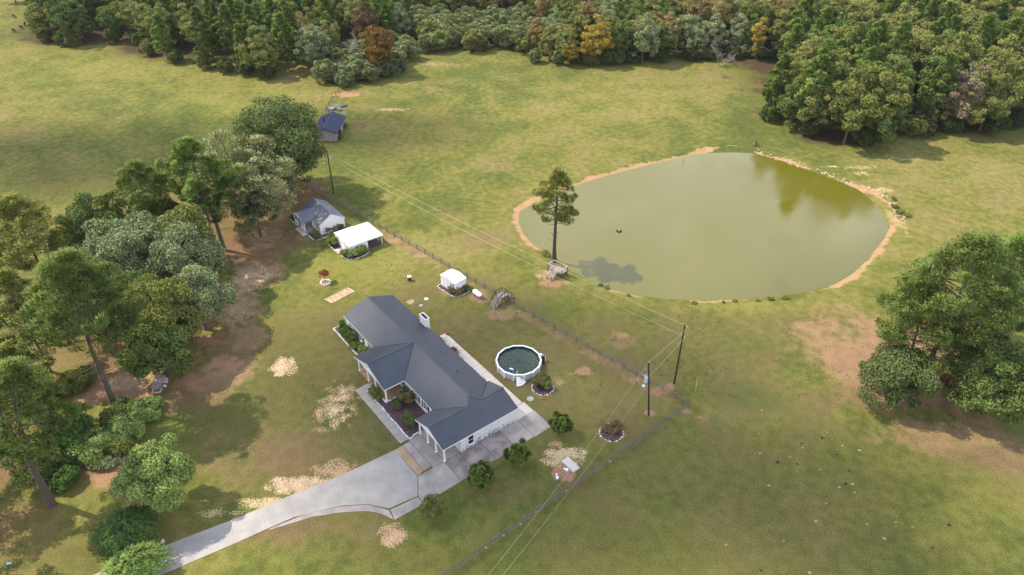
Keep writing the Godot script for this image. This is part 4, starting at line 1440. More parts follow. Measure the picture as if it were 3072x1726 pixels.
func poles() -> void:
	var far := Vector2(-40.49, -141.87)
	var right := Vector2(25.1, -79.5)
	var near := Vector2(20.16, -72.84)
	var fh := 10.71
	var rh := 11.63
	var nh := 10.34
	var pos := [[far, fh, "tall utility pole beside the oak with a small lamp and grey box", 0.0], [right, rh, "bare wooden utility pole in the pasture just outside the fence corner", 0.0], [near, nh, "dark wooden utility pole inside the fence carrying a grey transformer can", -1.25]]
	var roots := []
	for q in pos:
		var t := thing("utility_pole", q[2], "utility pole", v3(q[0]))
		var b := mb()
		b.tube([Vector3(0, -0.5, 0), Vector3(float(q[3]) * 0.5, float(q[1]) * 0.5, 0), Vector3(q[3], q[1], 0)], [0.15, 0.125, 0.10], 10)
		part("pole", b, M.pole_wood, t)
		roots.append(t)
	var ins := func(t: Node3D, p: Vector3) -> void:
		var b := mb()
		b.lathe([Vector2(0, 0), Vector2(0.07, 0.02), Vector2(0.05, 0.08), Vector2(0.07, 0.12), Vector2(0, 0.2)], 8, p)
		part("insulator", b, M.grey_plastic, t)
	# far pole: meter box, lamp on an arm
	var fb := mb()
	fb.lathe([Vector2(0, 0), Vector2(0.2, 0.03), Vector2(0.2, 0.65), Vector2(0.0, 0.75)], 12, Vector3(0.36, fh - 2.2, 0))
	part("transformer", fb, M.grey_plastic, roots[0])
	fb = mb()
	fb.tube([Vector3(0, fh - 3.0, 0), Vector3(-0.5, fh - 2.8, 0.2), Vector3(-0.9, fh - 2.85, 0.4)], [0.03, 0.03, 0.03], 6)
	part("lamp_arm", fb, M.galvanised, roots[0])
	fb = mb()
	fb.lathe([Vector2(0, 0.25), Vector2(0.16, 0.18), Vector2(0.22, 0.0), Vector2(0.1, -0.12), Vector2(0, -0.14)], 12, Vector3(-0.95, fh - 2.95, 0.4))
	part("lamp_head", fb, M.white_paint, roots[0])
	ins.call(roots[0], Vector3(0, fh, 0))
	ins.call(roots[1], Vector3(0.35, rh - 0.3, 0.1))
	ins.call(roots[1], Vector3(0.25, rh - 2.2, 0.1))
	# near pole: transformer, bracket, cut-out, arms; the pole leans, so all hang from its axis
	var ax := func(h: float, dx: float, dz: float) -> Vector3: return Vector3(-1.25 * h / nh + dx, h, dz)
	var tx := mb()
	tx.lathe([Vector2(0, 0), Vector2(0.26, 0.04), Vector2(0.27, 0.1), Vector2(0.27, 1.0), Vector2(0.22, 1.1), Vector2(0, 1.16)], 16, ax.call(nh - 3.6, -0.5, 0.2))
	part("transformer", tx, M.grey_plastic, roots[2])
	tx = mb()
	tx.bar(ax.call(nh - 3.0, 0.0, 0.0), ax.call(nh - 3.0, -0.5, 0.2), 0.1, 0.5)
	tx.bar(ax.call(nh - 2.1, 0.0, 0.0), ax.call(nh - 2.3, -0.85, 0.3), 0.07, 0.07)
	tx.bar(ax.call(nh - 3.9, 0.0, 0.0), ax.call(nh - 4.1, -0.75, 0.35), 0.06, 0.06)
	part("bracket", tx, M.galvanised, roots[2])
	tx = mb()
	tx.lathe([Vector2(0, 0.16), Vector2(0.2, 0.1), Vector2(0.24, -0.06), Vector2(0.0, -0.16)], 12, ax.call(nh - 4.1, -0.8, 0.35))
	part("lamp_head", tx, M.white_paint, roots[2])
	for p: Vector3 in [ax.call(nh, 0.0, 0.0), ax.call(nh - 1.2, -0.4, 0.15), ax.call(nh - 2.2, -0.85, 0.3), ax.call(nh - 2.2, -0.5, 0.2)]:
		ins.call(roots[2], p)
	var F := v3(far)
	var R := v3(right)
	var N := v3(near)
	wire("upper pale power line from the oak pole across the pasture to the fence corner pole", F + Vector3(0.1, fh - 0.6, 0), R + Vector3(0.35, rh - 0.15, 0.1), 1.0)
	wire("lower pale power line from the oak pole across the pasture to the fence corner pole", F + Vector3(0.3, fh - 1.9, 0), R + Vector3(0.25, rh - 2.1, 0.1), 1.1)
	wire("short upper wire between the two fence corner poles", R + Vector3(0.35, rh - 0.6, 0.1), N + Vector3(-1.25, nh + 0.1, 0), 0.15)
	wire("short lower wire between the two fence corner poles", R + Vector3(0.25, rh - 2.3, 0.1), N + Vector3(-0.85, nh - 2.6, 0), 0.2)
	wire("left of the two wires from the transformer pole over the lawn to the bottom edge", N + Vector3(-1.3, nh - 0.2, 0), v3(Vector2(-5.29, -39.58), 6), 1.0, 0.010)
	wire("right of the two wires from the transformer pole over the lawn to the bottom edge", N + Vector3(-0.9, nh - 3.9, 0.3), v3(Vector2(-3.2, -41.39), 4.4), 0.8, 0.010)
	var y := thing("marker_post", "slim yellow utility marker post in the grass beyond the fence corner", "marker post", v3(Vector2(28.01, -77.77)))
	var b := mb()
	b.tube([Vector3.ZERO, Vector3(0.02, 2.5, -0.3)], [0.045, 0.045], 6)
	part("rod", b, M.yellow, y)


# ---------------------------------------------------------------- wooden steps
func flight(t: Node3D, a: Vector3, b: Vector3, wide: float, n: int, m: Material) -> void:
	# from the foot a to the landing edge b
	var d := b - a
	var flat := Vector3(d.x, 0, d.z)
	var side := flat.normalized().cross(Vector3.UP)
	for s: float in [-1.0, 1.0]:
		var st := mb()
		st.bar(a + side * s * wide * 0.5 + Vector3.UP * 0.05, b + side * s * wide * 0.5 - Vector3.UP * 0.12, 0.05, 0.24)
		part("stringer", st, m, t)
	for i in n:
		var p := a + d * ((i + 0.7) / n)
		var tr := mb()
		tr.box(Vector3(wide + 0.06, 0.045, 0.2), p, Basis(side, Vector3.UP, side.cross(Vector3.UP)))
		part("tread", tr, m, t)


func stile() -> void:
	var a := Vector2(-3.52, -98.92)
	var t := thing("fence_stile", "grey wooden stile with railed stairs over both sides of the board fence", "stile", v3(a))
	var m: Material = M.grey_wood
	var ax := Vector3(0.69, 0, -0.72).normalized()
	var side := ax.cross(Vector3.UP)
	var h := 1.5
	var w := 1.35
	var p0 := ax * 1.75 + Vector3.UP * h
	var p1 := ax * 3.25 + Vector3.UP * h
	flight(t, Vector3.ZERO, p0, w, 7, m)
	flight(t, p1 + ax * 1.7 - Vector3.UP * h, p1, w, 7, m)
	for i in 10:
		var b := mb()
		b.box(Vector3(w + 0.1, 0.04, 0.138), p0 + ax * (0.075 + i * 0.15) + Vector3.UP * 0.02, Basis(side, Vector3.UP, side.cross(Vector3.UP)))
		part("deck_board", b, m, t)
	for s: float in [-1.0, 1.0]:
		var o := side * s * (w * 0.5 + 0.06)
		for q: Vector3 in [p0, p1]:
			var b := mb()
			b.box(Vector3(0.13, h + 1.05, 0.13), Vector3(q.x, (h + 1.05) * 0.5, q.z) + o)
			part("post", b, M.dark_wood, t)
		for e: Vector3 in [ax * 0.1, p1 + ax * 1.55 - Vector3.UP * h]:
			var b := mb()
			b.box(Vector3(0.09, 1.0, 0.09), e + o + Vector3.UP * 0.5)
			part("post", b, M.dark_wood, t)
		for q in [[p0, p1, 0.5], [ax * 0.1, p0, 0.5], [p1, p1 + ax * 1.55 - Vector3.UP * h, 0.55]]:
			var mid: Vector3 = (q[0] as Vector3).lerp(q[1], q[2])
			var b := mb()
			b.box(Vector3(0.09, 0.95, 0.09), mid + o + Vector3.UP * 0.5)
			part("baluster", b, M.dark_wood, t)
		var up := Vector3.UP * 1.0
		for q in [[ax * 0.1 + up * 0.95, p0 + up], [p0 + up, p1 + up], [p1 + up, p1 + ax * 1.55 - Vector3.UP * h + up * 0.95]]:
			var b := mb()
			b.bar((q[0] as Vector3) + o, (q[1] as Vector3) + o, 0.14, 0.07)
			part("handrail", b, M.dark_wood, t)
		var j := mb()
		j.bar(p0 + o - Vector3.UP * 0.1, p1 + o - Vector3.UP * 0.1, 0.05, 0.2)
		part("joist", j, M.dark_wood, t)


func deck() -> void:
	# corners of the platform: P near left, Q near right, then away from the viewer
	var h := 1.15
	var P := Vector2(6.81, -109.91)
	var Q := Vector2(9.29, -107.77)
	var R := Vector2(10.45, -109.02)
	var S := P + R - Q
	var t := thing("pond_deck", "grey wooden fishing deck on posts with balusters and a stair beside the pond pine", "deck", v3(P))
	var m: Material = M.grey_wood
	var a := Vector3.ZERO
	var x := v3(Q - P)
	var y := v3(S - P)
	var up := Vector3.UP
	for i in 14:
		var b := mb()
		b.bar(a + y * ((i + 0.5) / 14.0) + up * h, a + x + y * ((i + 0.5) / 14.0) + up * h, y.length() / 14.0 - 0.015, 0.04)
		part("deck_board", b, m, t)
	for e in [[a, a + x], [a + x, a + x + y], [a + x + y, a + y], [a + y, a]]:
		var b := mb()
		b.bar((e[0] as Vector3) + up * (h - 0.12), (e[1] as Vector3) + up * (h - 0.12), 0.05, 0.2)
		part("rim_joist", b, M.dark_wood, t)
		b = mb()
		b.box(Vector3(0.11, h + 1.55, 0.11), (e[0] as Vector3) + up * (h + 0.45) * 0.5)
		part("post", b, M.dark_wood, t)
	for k in [[a + x, a + x + y], [a + x + y, a + y]]:
		var b := mb()
		b.bar((k[0] as Vector3) + up * 0.2, (k[1] as Vector3) + up * (h - 0.2), 0.04, 0.1)
		part("brace", b, M.dark_wood, t)
	var gap0 := 0.33
	var gap1 := 0.68
	for e in [[a, a + x * gap0], [a + x * gap1, a + x], [a + x, a + x + y], [a + x + y, a + y], [a + y, a]]:
		var p: Vector3 = e[0]
		var q: Vector3 = e[1]
		var b := mb()
		b.bar(p + up * (h + 1.0), q + up * (h + 1.0), 0.15, 0.05)
		part("handrail", b, M.pale_bark, t)
		b = mb()
		b.bar(p + up * (h + 0.12), q + up * (h + 0.12), 0.05, 0.09)
		part("bottom_rail", b, m, t)
		var n := maxi(2, int(p.distance_to(q) / 0.3))
		for i in n:
			b = mb()
			b.box(Vector3(0.045, 0.95, 0.045), p.lerp(q, (i + 0.5) / n) + up * (h + 0.5))
			part("baluster", b, m, t)
	var out := -y.normalized()
	var mid := a + x * ((gap0 + gap1) * 0.5)
	var wide := x.length() * (gap1 - gap0)
	flight(t, mid + out * 1.75, mid + up * h, wide, 6, m)
	for s: float in [-1.0, 1.0]:
		var o := x.normalized() * s * wide * 0.5
		var b := mb()
		b.bar(mid + out * 1.7 + o + up * 0.95, mid + o + up * (h + 1.0), 0.14, 0.05)
		part("handrail", b, M.pale_bark, t)
		b = mb()
		b.box(Vector3(0.09, 1.0, 0.09), mid + out * 1.7 + o + up * 0.48)
		part("post", b, M.dark_wood, t)


# ---------------------------------------------------------------- the pool
func pool() -> void:
	var at := v3(Vector2(1.05, -83.65))
	var t := thing("swimming_pool", "round above-ground pool with white rim and dark green leaf-strewn water", "swimming pool", at)
	var n := 14
	var R := 3.62
	var H := 1.28
	var wallm := tri_tex(mat("pool_wall", Color(1, 1, 1), 0.6), noise_map(71, 0.02, Color(0.68, 0.70, 0.74), Color(0.78, 0.80, 0.83)), 0.4)
	var c := func(i: float, r: float, y: float) -> Vector3: return Vector3(sin(TAU * (i + 0.5) / n) * r, y, cos(TAU * (i + 0.5) / n) * r)
	var ins := mb()
	for i in n:
		var w := mb()
		w.quad(c.call(i, R - 0.06, 0), c.call(i + 1, R - 0.06, 0), c.call(i + 1, R - 0.06, H), c.call(i, R - 0.06, H), c.call(i + 0.5, 1, 0))
		part("wall_panel", w, wallm, t)
		w = mb()
		var a: Vector3 = c.call(i, R - 0.2, H)
		var b: Vector3 = c.call(i + 1, R - 0.2, H)
		var d: Vector3 = c.call(i + 1, R + 0.06, H)
		var e: Vector3 = c.call(i, R + 0.06, H)
		w.quad(a, b, d, e, Vector3.UP)
		w.quad(d, e, e - Vector3.UP * 0.07, d - Vector3.UP * 0.07, e + d)
		w.quad(a, b, b - Vector3.UP * 0.07, a - Vector3.UP * 0.07, -(a + b))
		w.quad(a - Vector3.UP * 0.07, b - Vector3.UP * 0.07, d - Vector3.UP * 0.07, e - Vector3.UP * 0.07, Vector3.DOWN)
		part("rim", w, M.white_paint, t)
		w = mb()
		var p: Vector3 = c.call(i, R - 0.0, H * 0.5 - 0.04)
		w.box(Vector3(0.2, H - 0.1, 0.12), p, Basis(Vector3.UP, TAU * (i + 0.5) / n))
		part("upright", w, M.white_paint, t)
		ins.quad(c.call(i, R - 0.12, 0.05), c.call(i + 1, R - 0.12, 0.05), c.call(i + 1, R - 0.12, H - 0.05), c.call(i, R - 0.12, H - 0.05), -(c.call(i + 0.5, 1, 0) as Vector3))
	part("liner", ins, M.pool_liner, t)
	var w := mb()
	for i in n:
		w.tri(Vector3(0, 0.86, 0), c.call(i, R - 0.13, 0.86), c.call(i + 1, R - 0.13, 0.86), Vector3.UP)
	var wm := mat("pool_water", Color(0.13, 0.21, 0.18), 0.07)
	part("pool_water", w, wm, t)
	# fallen pine straw and leaves afloat, thinner in the middle
	var g := RandomNumberGenerator.new()
	g.seed = 5
	var l := mb()
	for i in 900:
		var a := g.randf() * TAU
		var r := sqrt(g.randf_range(0.02, 1.0)) * (R - 0.3)
		var p := Vector3(cos(a) * r, 0.868 + g.randf() * 0.006, sin(a) * r)
		var th := g.randf() * TAU
		var dx := Vector3(cos(th), 0, sin(th)) * g.randf_range(0.05, 0.13)
		var dz := Vector3(-sin(th), 0, cos(th)) * g.randf_range(0.012, 0.03)
		var q := g.randf_range(0.6, 1.2)
		l.col = Color(0.24 * q, 0.20 * q, 0.11 * q)
		l.tri(p - dx, p + dz, p + dx, Vector3.UP)
		l.tri(p - dx, p - dz, p + dx, Vector3.UP)
	tag(part("floating_leaves", l, M.plain, t), "", "", "", "stuff")
	# steps
	var s := thing("pool_steps", "white rounded four tier steps with a grab rail outside the pool wall", "pool steps", at + Vector3(0.2, 0, 3.68))
	for k in 4:
		var b := mb()
		var r := 1.15 - k * 0.25
		var poly := PackedVector2Array()
		poly.append(Vector2(-0.55, 0))
		for i in 11:
			var th := PI * 0.5 * i / 10.0
			poly.append(Vector2(-0.55 + sin(th) * r * 1.25, cos(th) * r))
		b.slab(poly, 0.02 + k * 0.24, 0.26 + k * 0.24)
		part("step", b, M.white_paint, s)
	var rl := mb()
	rl.tube([Vector3(-0.5, 0.5, 0.15), Vector3(-0.5, 1.95, 0.1), Vector3(-0.42, 2.0, -0.3), Vector3(-0.42, 1.3, -0.45)], [0.04, 0.04, 0.04, 0.04], 8)
	part("grab_rail", rl, M.white_paint, s)
	var fl := thing("pool_float", "small white float lying on the green pool water", "float", at + Vector3(-1.15, 0.9, 1.75), -0.4)
	var b := mb()
	b.tube([Vector3(-0.34, 0, 0), Vector3(-0.28, 0, 0), Vector3(0.28, 0, 0), Vector3(0.34, 0, 0)], [0.06, 0.13, 0.13, 0.06], 10)
	part("body", b, M.white_paint, fl)
	var pu := thing("pool_pump", "black filter tank and pump at the right side of the pool", "pump", at + Vector3(3.95, 0, -1.1))
	b = mb()
	b.lathe([Vector2(0.26, 0), Vector2(0.28, 0.1), Vector2(0.28, 0.85), Vector2(0.2, 1.1), Vector2(0.0, 1.2)], 14)
	part("filter_tank", b, M.black, pu)
	b = mb()
	b.tube([Vector3(0.1, 0.25, 0.35), Vector3(0.1, 0.25, 0.95)], [0.16, 0.13], 10)
	part("motor", b, M.black, pu)
	b = mb()
	b.tube([Vector3(-0.3, 1.0, -0.1), Vector3(0, 1.15, -0.2), Vector3(0.35, 0.9, -0.1), Vector3(0.35, 0.2, 0.2)], [0.05, 0.05, 0.05, 0.05], 8)
	b.box(Vector3(0.34, 0.3, 0.3), Vector3(-0.36, 1.1, -0.35))
	part("skimmer_pipe", b, M.white_paint, pu)


# ---------------------------------------------------------------- things about the yard
func yard_things() -> void:
	# propane tank
	var t := thing("propane_tank", "white propane tank on short legs between the garden shed and the stile", "tank", v3(Vector2(-6.3, -102.42)), 0.0)
	t.rotation.y = -0.88
	var b := mb()
	b.tube([Vector3(-1.15, 0.72, 0), Vector3(-1.1, 0.72, 0), Vector3(-0.98, 0.72, 0), Vector3(-0.8, 0.72, 0), Vector3(0.8, 0.72, 0), Vector3(0.98, 0.72, 0), Vector3(1.1, 0.72, 0), Vector3(1.15, 0.72, 0)], [0.05, 0.2, 0.36, 0.46, 0.46, 0.36, 0.2, 0.05], 20)
	part("tank", b, M.white_paint, t)
	b = mb()
	b.lathe([Vector2(0.2, 1.15), Vector2(0.2, 1.34), Vector2(0.12, 1.4), Vector2(0, 1.41)], 12, Vector3(-0.1, 0, 0))
	part("valve_dome", b, M.white_paint, t)
	for x: float in [-0.65, 0.65]:
		b = mb()
		b.box(Vector3(0.12, 0.4, 0.6), Vector3(x, 0.18, 0))
		part("leg", b, M.galvanised, t)
	# burn barrel
	var br := thing("burn_barrel", "rusty brown steel barrel with a white lid on the lawn", "barrel", v3(Vector2(-19.17, -107.45)))
	b = mb()
	b.lathe([Vector2(0.0, 0.0), Vector2(0.3, 0.0), Vector2(0.3, 0.28), Vector2(0.315, 0.3), Vector2(0.3, 0.32), Vector2(0.3, 0.58), Vector2(0.315, 0.6), Vector2(0.3, 0.62), Vector2(0.3, 0.92)], 16)
	part("drum", b, M.rust, br)
	b = mb()
	b.lathe([Vector2(0.4, 0.9), Vector2(0.42, 0.96), Vector2(0.2, 1.06), Vector2(0.1, 1.2), Vector2(0.0, 1.22)], 14)
	part("lid", b, M.white_paint, br)
	# lids in the grass
	mat("green_plastic", Color(0.55, 0.62, 0.58), 0.6)
	lid(Vector2(-15.47, -101.59), 0.42, "round white lid set in the lawn between the house and the garden shed", M.grey_plastic)
	lid(Vector2(-16.22, -99.6), 0.36, "round pale green lid set in the lawn nearest the chimney", M.green_plastic)
	var c := lid(Vector2(2.76, -76.18), 0.55, "round grey green well cover with a white vent beside the back walk", M.green_plastic)
	b = mb()
	b.lathe([Vector2(0.09, 0.1), Vector2(0.09, 0.3), Vector2(0.0, 0.34)], 10, Vector3(0.2, 0, 0.05))
	part("vent", b, M.white_paint, c)
	# flower pot
	var p := thing("flower_pot", "terracotta flower pot at the far end of the back walk", "flower pot", v3(Vector2(-10.95, -91.52)))
	b = mb()
	b.lathe([Vector2(0, 0), Vector2(0.2, 0), Vector2(0.29, 0.42), Vector2(0.33, 0.43), Vector2(0.33, 0.52), Vector2(0.27, 0.52), Vector2(0.26, 0.44), Vector2(0, 0.44)], 16)
	part("pot", b, M.terracotta, p)
	# septic tank slab with its white risers
	var s := thing("concrete_tank", "low pale concrete tank top lying in a sandy bare patch by the fence", "tank", v3(Vector2(7.96, -63.4)), 0.66)
	b = mb()
	b.box(Vector3(1.15, 0.32, 2.35), Vector3(0, 0.16, 0))
	part("slab", b, M.pale_concrete, s)
	b = mb()
	for e: float in [-1.0, 1.0]:
		b.box(Vector3(0.07, 0.05, 2.35), Vector3(e * 0.54, 0.345, 0))
		b.box(Vector3(1.0, 0.05, 0.07), Vector3(0, 0.345, e * 1.14))
	part("rim", b, M.white_stone, s)
	for q in [[Vector2(7.37, -62.4), 0.24, 0.5, "larger white capped riser pipe at the corner of the concrete tank"], [Vector2(7.07, -62.61), 0.15, 0.4, "smaller white capped riser pipe at the corner of the concrete tank"], [Vector2(6.02, -61.13), 0.23, 0.42, "larger white capped pipe alone on the sand nearest the fence"], [Vector2(5.97, -61.7), 0.15, 0.34, "smaller white capped pipe alone on the sand nearest the fence"]]:
		var r := thing("riser_pipe", q[3], "pipe", v3(q[0]))
		b = mb()
		b.lathe([Vector2(float(q[1]) * 0.9, 0), Vector2(float(q[1]) * 0.9, float(q[2]) - 0.1)], 14)
		part("pipe", b, M.grey_plastic, r)
		b = mb()
		b.lathe([Vector2(q[1], float(q[2]) - 0.12), Vector2(q[1], float(q[2]) - 0.02), Vector2(float(q[1]) * 0.9, q[2]), Vector2(0, q[2])], 14)
		part("cap", b, M.white_paint, r)
	# two rings of stones
	ring("fire_ring", "ring of pale stones round the foot of the small red tree", "stone ring", Vector2(-34.82, -106.86), 0.85, 0.85, 16, 0.2, M.white_stone)
	ring("fire_ring", "ring of tan stones on the bare earth by the tall leaning pine", "stone ring", Vector2(-63.24, -81.51), 1.5, 1.3, 26, 0.16, M.tan_stone)
	# sand bed left by something long parked
	sapling_frame()
	# garden chairs behind the house
	garden_chair("white wire garden chair on the mulch behind the house, farther from the garage", house_point(9.6, 10.5), 0.5)
	garden_chair("white wire garden chair on the mulch behind the house, nearer the garage", house_point(8.0, 10.7), 2.2)
	var pl := thing("plant_stand", "white wire plant stand with a green plant by the back walk", "plant stand", v3(house_point(7.3, 11.0)), 0.3)
	b = mb()
	for q in [[-1, -1], [1, -1], [-1, 1], [1, 1]]:
		b.tube([Vector3(q[0] * 0.35, 0, q[1] * 0.25), Vector3(q[0] * 0.3, 0.75, q[1] * 0.2)], [0.025, 0.025], 6)
	for h: float in [0.3, 0.72]:
		b.tube([Vector3(-0.33, h, -0.22), Vector3(0.33, h, -0.22), Vector3(0.33, h, 0.22), Vector3(-0.33, h, 0.22), Vector3(-0.33, h, -0.22)], [0.02, 0.02, 0.02, 0.02, 0.02], 5)
	part("frame", b, M.white_paint, pl)
	# scrap and swing by the trees on the left
	swing_set()
	var sheet := thing("paper_scrap", "scrap of pale blue litter in the pine straw at the lower left", "litter", v3(Vector2(-59.79, -48.64)), 0.4)
	b = mb()
	b.box(Vector3(0.5, 0.04, 0.3), Vector3(0, 0.05, 0), Basis(Vector3.FORWARD, 0.2))
	part("sheet", b, mat("pale_blue", Color(0.72, 0.78, 0.88), 0.6), sheet)


func lid(p: Vector2, r: float, label: String, m: Material) -> Node3D:
	var t := thing("septic_lid", label, "lid", v3(p))
	var b := mb()
	b.lathe([Vector2(r, -0.05), Vector2(r, 0.07), Vector2(r * 0.92, 0.1), Vector2(0, 0.12)], 20)
	part("cover", b, m, t)
	return t


func ring(called: String, label: String, cat: String, p: Vector2, rx: float, rz: float, n: int, size: float, m: Material) -> Node3D:
	var g := RandomNumberGenerator.new()
	g.seed = int(p.x * 31 + p.y * 7) + 1000
	var t := thing(called, label, cat, on(p))
	for i in n:
		var a := TAU * i / n
		var b := mb()
		var s := size * g.randf_range(0.75, 1.3)
		b.stone(Vector3.ZERO, Vector3(s, s * 0.75, s * 0.9), g)
		var o := part("stone", b, m, t)
		o.position = Vector3(cos(a) * rx, 0.04, sin(a) * rz) + Vector3(g.randf_range(-0.05, 0.05), 0, g.randf_range(-0.05, 0.05))
	return t


func sapling_frame() -> void:
	# the old sandbox beside the red sapling
	var t := thing("sandbox", "old sandbox of bare pinkish sand edged with thin timbers on the lawn", "sandbox", v3(Vector2(0, 0)))
	var c := [Vector2(-30.22, -105.19), Vector2(-28.79, -104.04), Vector2(-32.19, -100.29), Vector2(-33.83, -101.43)]
	var o: Vector2 = c[0]
	t.position = v3(o)
	var b := mb()
	var poly := PackedVector2Array()
	for q: Vector2 in c:
		poly.append(q - o)
	b.slab(poly, -0.05, 0.02)
	part("sand", b, tri_tex(mat("sandbox_sand", Color(1, 1, 1), 0.95), noise_map(81, 0.02, Color(0.50, 0.42, 0.30), Color(0.82, 0.69, 0.58), 256, 6), 0.3), t)
	for i in [0, 1, 2]:
		var p: Vector2 = poly[i]
		var q: Vector2 = poly[(i + 1) % 4]
		if i == 0:
			continue
		b = mb()
		b.bar(v3(p, 0.04), v3(q, 0.04), 0.09, 0.1)
		part("edging", b, M.tan_stone, t)
	b = mb()
	b.bar(v3(poly[3], 0.04), v3(poly[0], 0.04), 0.09, 0.1)
	part("edging", b, M.tan_stone, t)


func garden_chair(label: String, p: Vector2, turn: float) -> void:
	var t := thing("garden_chair", label, "chair", v3(p, 0.03), turn)
	var b := mb()
	b.box(Vector3(0.48, 0.03, 0.46), Vector3(0, 0.44, 0))
	part("seat", b, M.white_paint, t)
	b = mb()
	b.tube([Vector3(-0.24, 0.44, -0.22), Vector3(-0.26, 0.9, -0.34), Vector3(0, 1.02, -0.38), Vector3(0.26, 0.9, -0.34), Vector3(0.24, 0.44, -0.22)], [0.025, 0.025, 0.025, 0.025, 0.025], 6)
	for x: float in [-0.15, -0.05, 0.05, 0.15]:
		b.tube([Vector3(x, 0.44, -0.22), Vector3(x, 0.96, -0.36)], [0.016, 0.016], 5)
	part("backrest", b, M.white_paint, t)
	for q in [[-1, -1], [1, -1], [-1, 1], [1, 1]]:
		b = mb()
		b.tube([Vector3(q[0] * 0.26, 0, q[1] * 0.26), Vector3(q[0] * 0.22, 0.44, q[1] * 0.21)], [0.02, 0.02], 6)
		part("leg", b, M.white_paint, t)
	for x: float in [-1.0, 1.0]:
		b = mb()
		b.tube([Vector3(x * 0.24, 0.44, 0.2), Vector3(x * 0.27, 0.66, 0.16), Vector3(x * 0.26, 0.68, -0.26)], [0.02, 0.02, 0.02], 6)
		part("armrest", b, M.white_paint, t)


func swing_set() -> void:
	# a canopied glider, with paving and stones in front of it
	var at := v3(Vector2(-54.65, -78.46))
	var t := thing("garden_glider", "grey wooden garden bench with a sloping slatted back under the trees", "bench", at, -0.30)
	var m: Material = M.grey_wood
	for i in 14:
		var b := mb()
		b.box(Vector3(1.5, 0.03, 0.11), Vector3(0, 0.42 + i * 0.085, -0.1 - i * 0.105), Basis(Vector3.RIGHT, 0.68))
		part("slat", b, m, t)
	for x: float in [-0.78, 0.78]:
		var b := mb()
		b.bar(Vector3(x, 0.0, 0.1), Vector3(x, 1.65, -1.6), 0.08, 0.1)
		part("side_rail", b, M.pale_bark, t)
		b = mb()
		b.bar(Vector3(x, 0.0, -1.5), Vector3(x, 1.6, -1.5), 0.09, 0.09)
		part("leg", b, m, t)
	var s := mb()
	s.box(Vector3(1.5, 0.05, 0.55), Vector3(0, 0.4, 0.2))
	part("seat", s, m, t)
	var g := RandomNumberGenerator.new()
	g.seed = 19
	var st := [[980,750,0.75,"upper pale flat stone piled beside the wooden bench"], [1010,800,0.7,"middle pale flat stone piled beside the wooden bench"], [960,700,0.55,"pale flat stone nearest the trees beside the wooden bench"], [1030,890,0.35,"small pinkish stone below the pile by the wooden bench"]]
	var sp := [Vector2(-54.34, -79.93), Vector2(-53.85, -79.85), Vector2(-54.22, -80.47), Vector2(-53.54, -78.95)]
	for i in 4:
		var b := mb()
		b.stone(Vector3.ZERO, Vector3(float(st[i][2]) * 1.05, 0.16 + 0.05 * i, float(st[i][2]) * 0.6), g)
		var o := part("flat_stone", b, M.white_stone)
		o.position = v3(sp[i], 0.05 + 0.06 * (3 - i))
		o.rotation.y = -0.6 + 0.2 * i
		tag(o, st[i][3], "stone")
	var e := thing("stone_edging", "small rectangle of pale edging stones in front of the wooden bench", "edging", v3(Vector2(-54.28, -77.57)), 0.0)
	var pts := [Vector2(-55.11, -78.42), Vector2(-54.81, -77.49), Vector2(-53.75, -77.65), Vector2(-53.74, -78.46)]
	for k in 3:
		var a := v3(pts[k]) - e.position
		var b2 := v3(pts[k + 1]) - e.position
		var n := int(a.distance_to(b2) / 0.24)
		for i in n:
			var b := mb()
			b.stone(Vector3.ZERO, Vector3(0.13, 0.1, 0.11) * g.randf_range(0.8, 1.2), g)
			part("stone", b, M.white_stone, e).position = a.lerp(b2, (i + 0.5) / n)


# ---------------------------------------------------------------- planting beds
func stones_along(t: Node3D, pts: Array, size: float, m: Material, sd: int, closed := false) -> void:
	var g := RandomNumberGenerator.new()
	g.seed = sd
	var b := mb()
	for k in pts.size() - (0 if closed else 1):
		var a := v3(pts[k]) - t.position
		var e := v3(pts[(k + 1) % pts.size()]) - t.position
		var n := maxi(1, int(a.distance_to(e) / (size * 1.55)))
		for i in n:
			var s := size * g.randf_range(0.7, 1.35)
			var shade := g.randf_range(0.8, 1.05)
			b.col = Color(shade, shade * 0.99, shade * 0.98)
			b.stone(a.lerp(e, (i + g.randf_range(0.3, 0.7)) / n) + Vector3(g.randf_range(-0.05, 0.05), 0.05, g.randf_range(-0.05, 0.05)), Vector3(s, s * 0.7, s * 0.85), g)
	tag(part("edging_stones", b, m, t), "", "", "", "stuff")


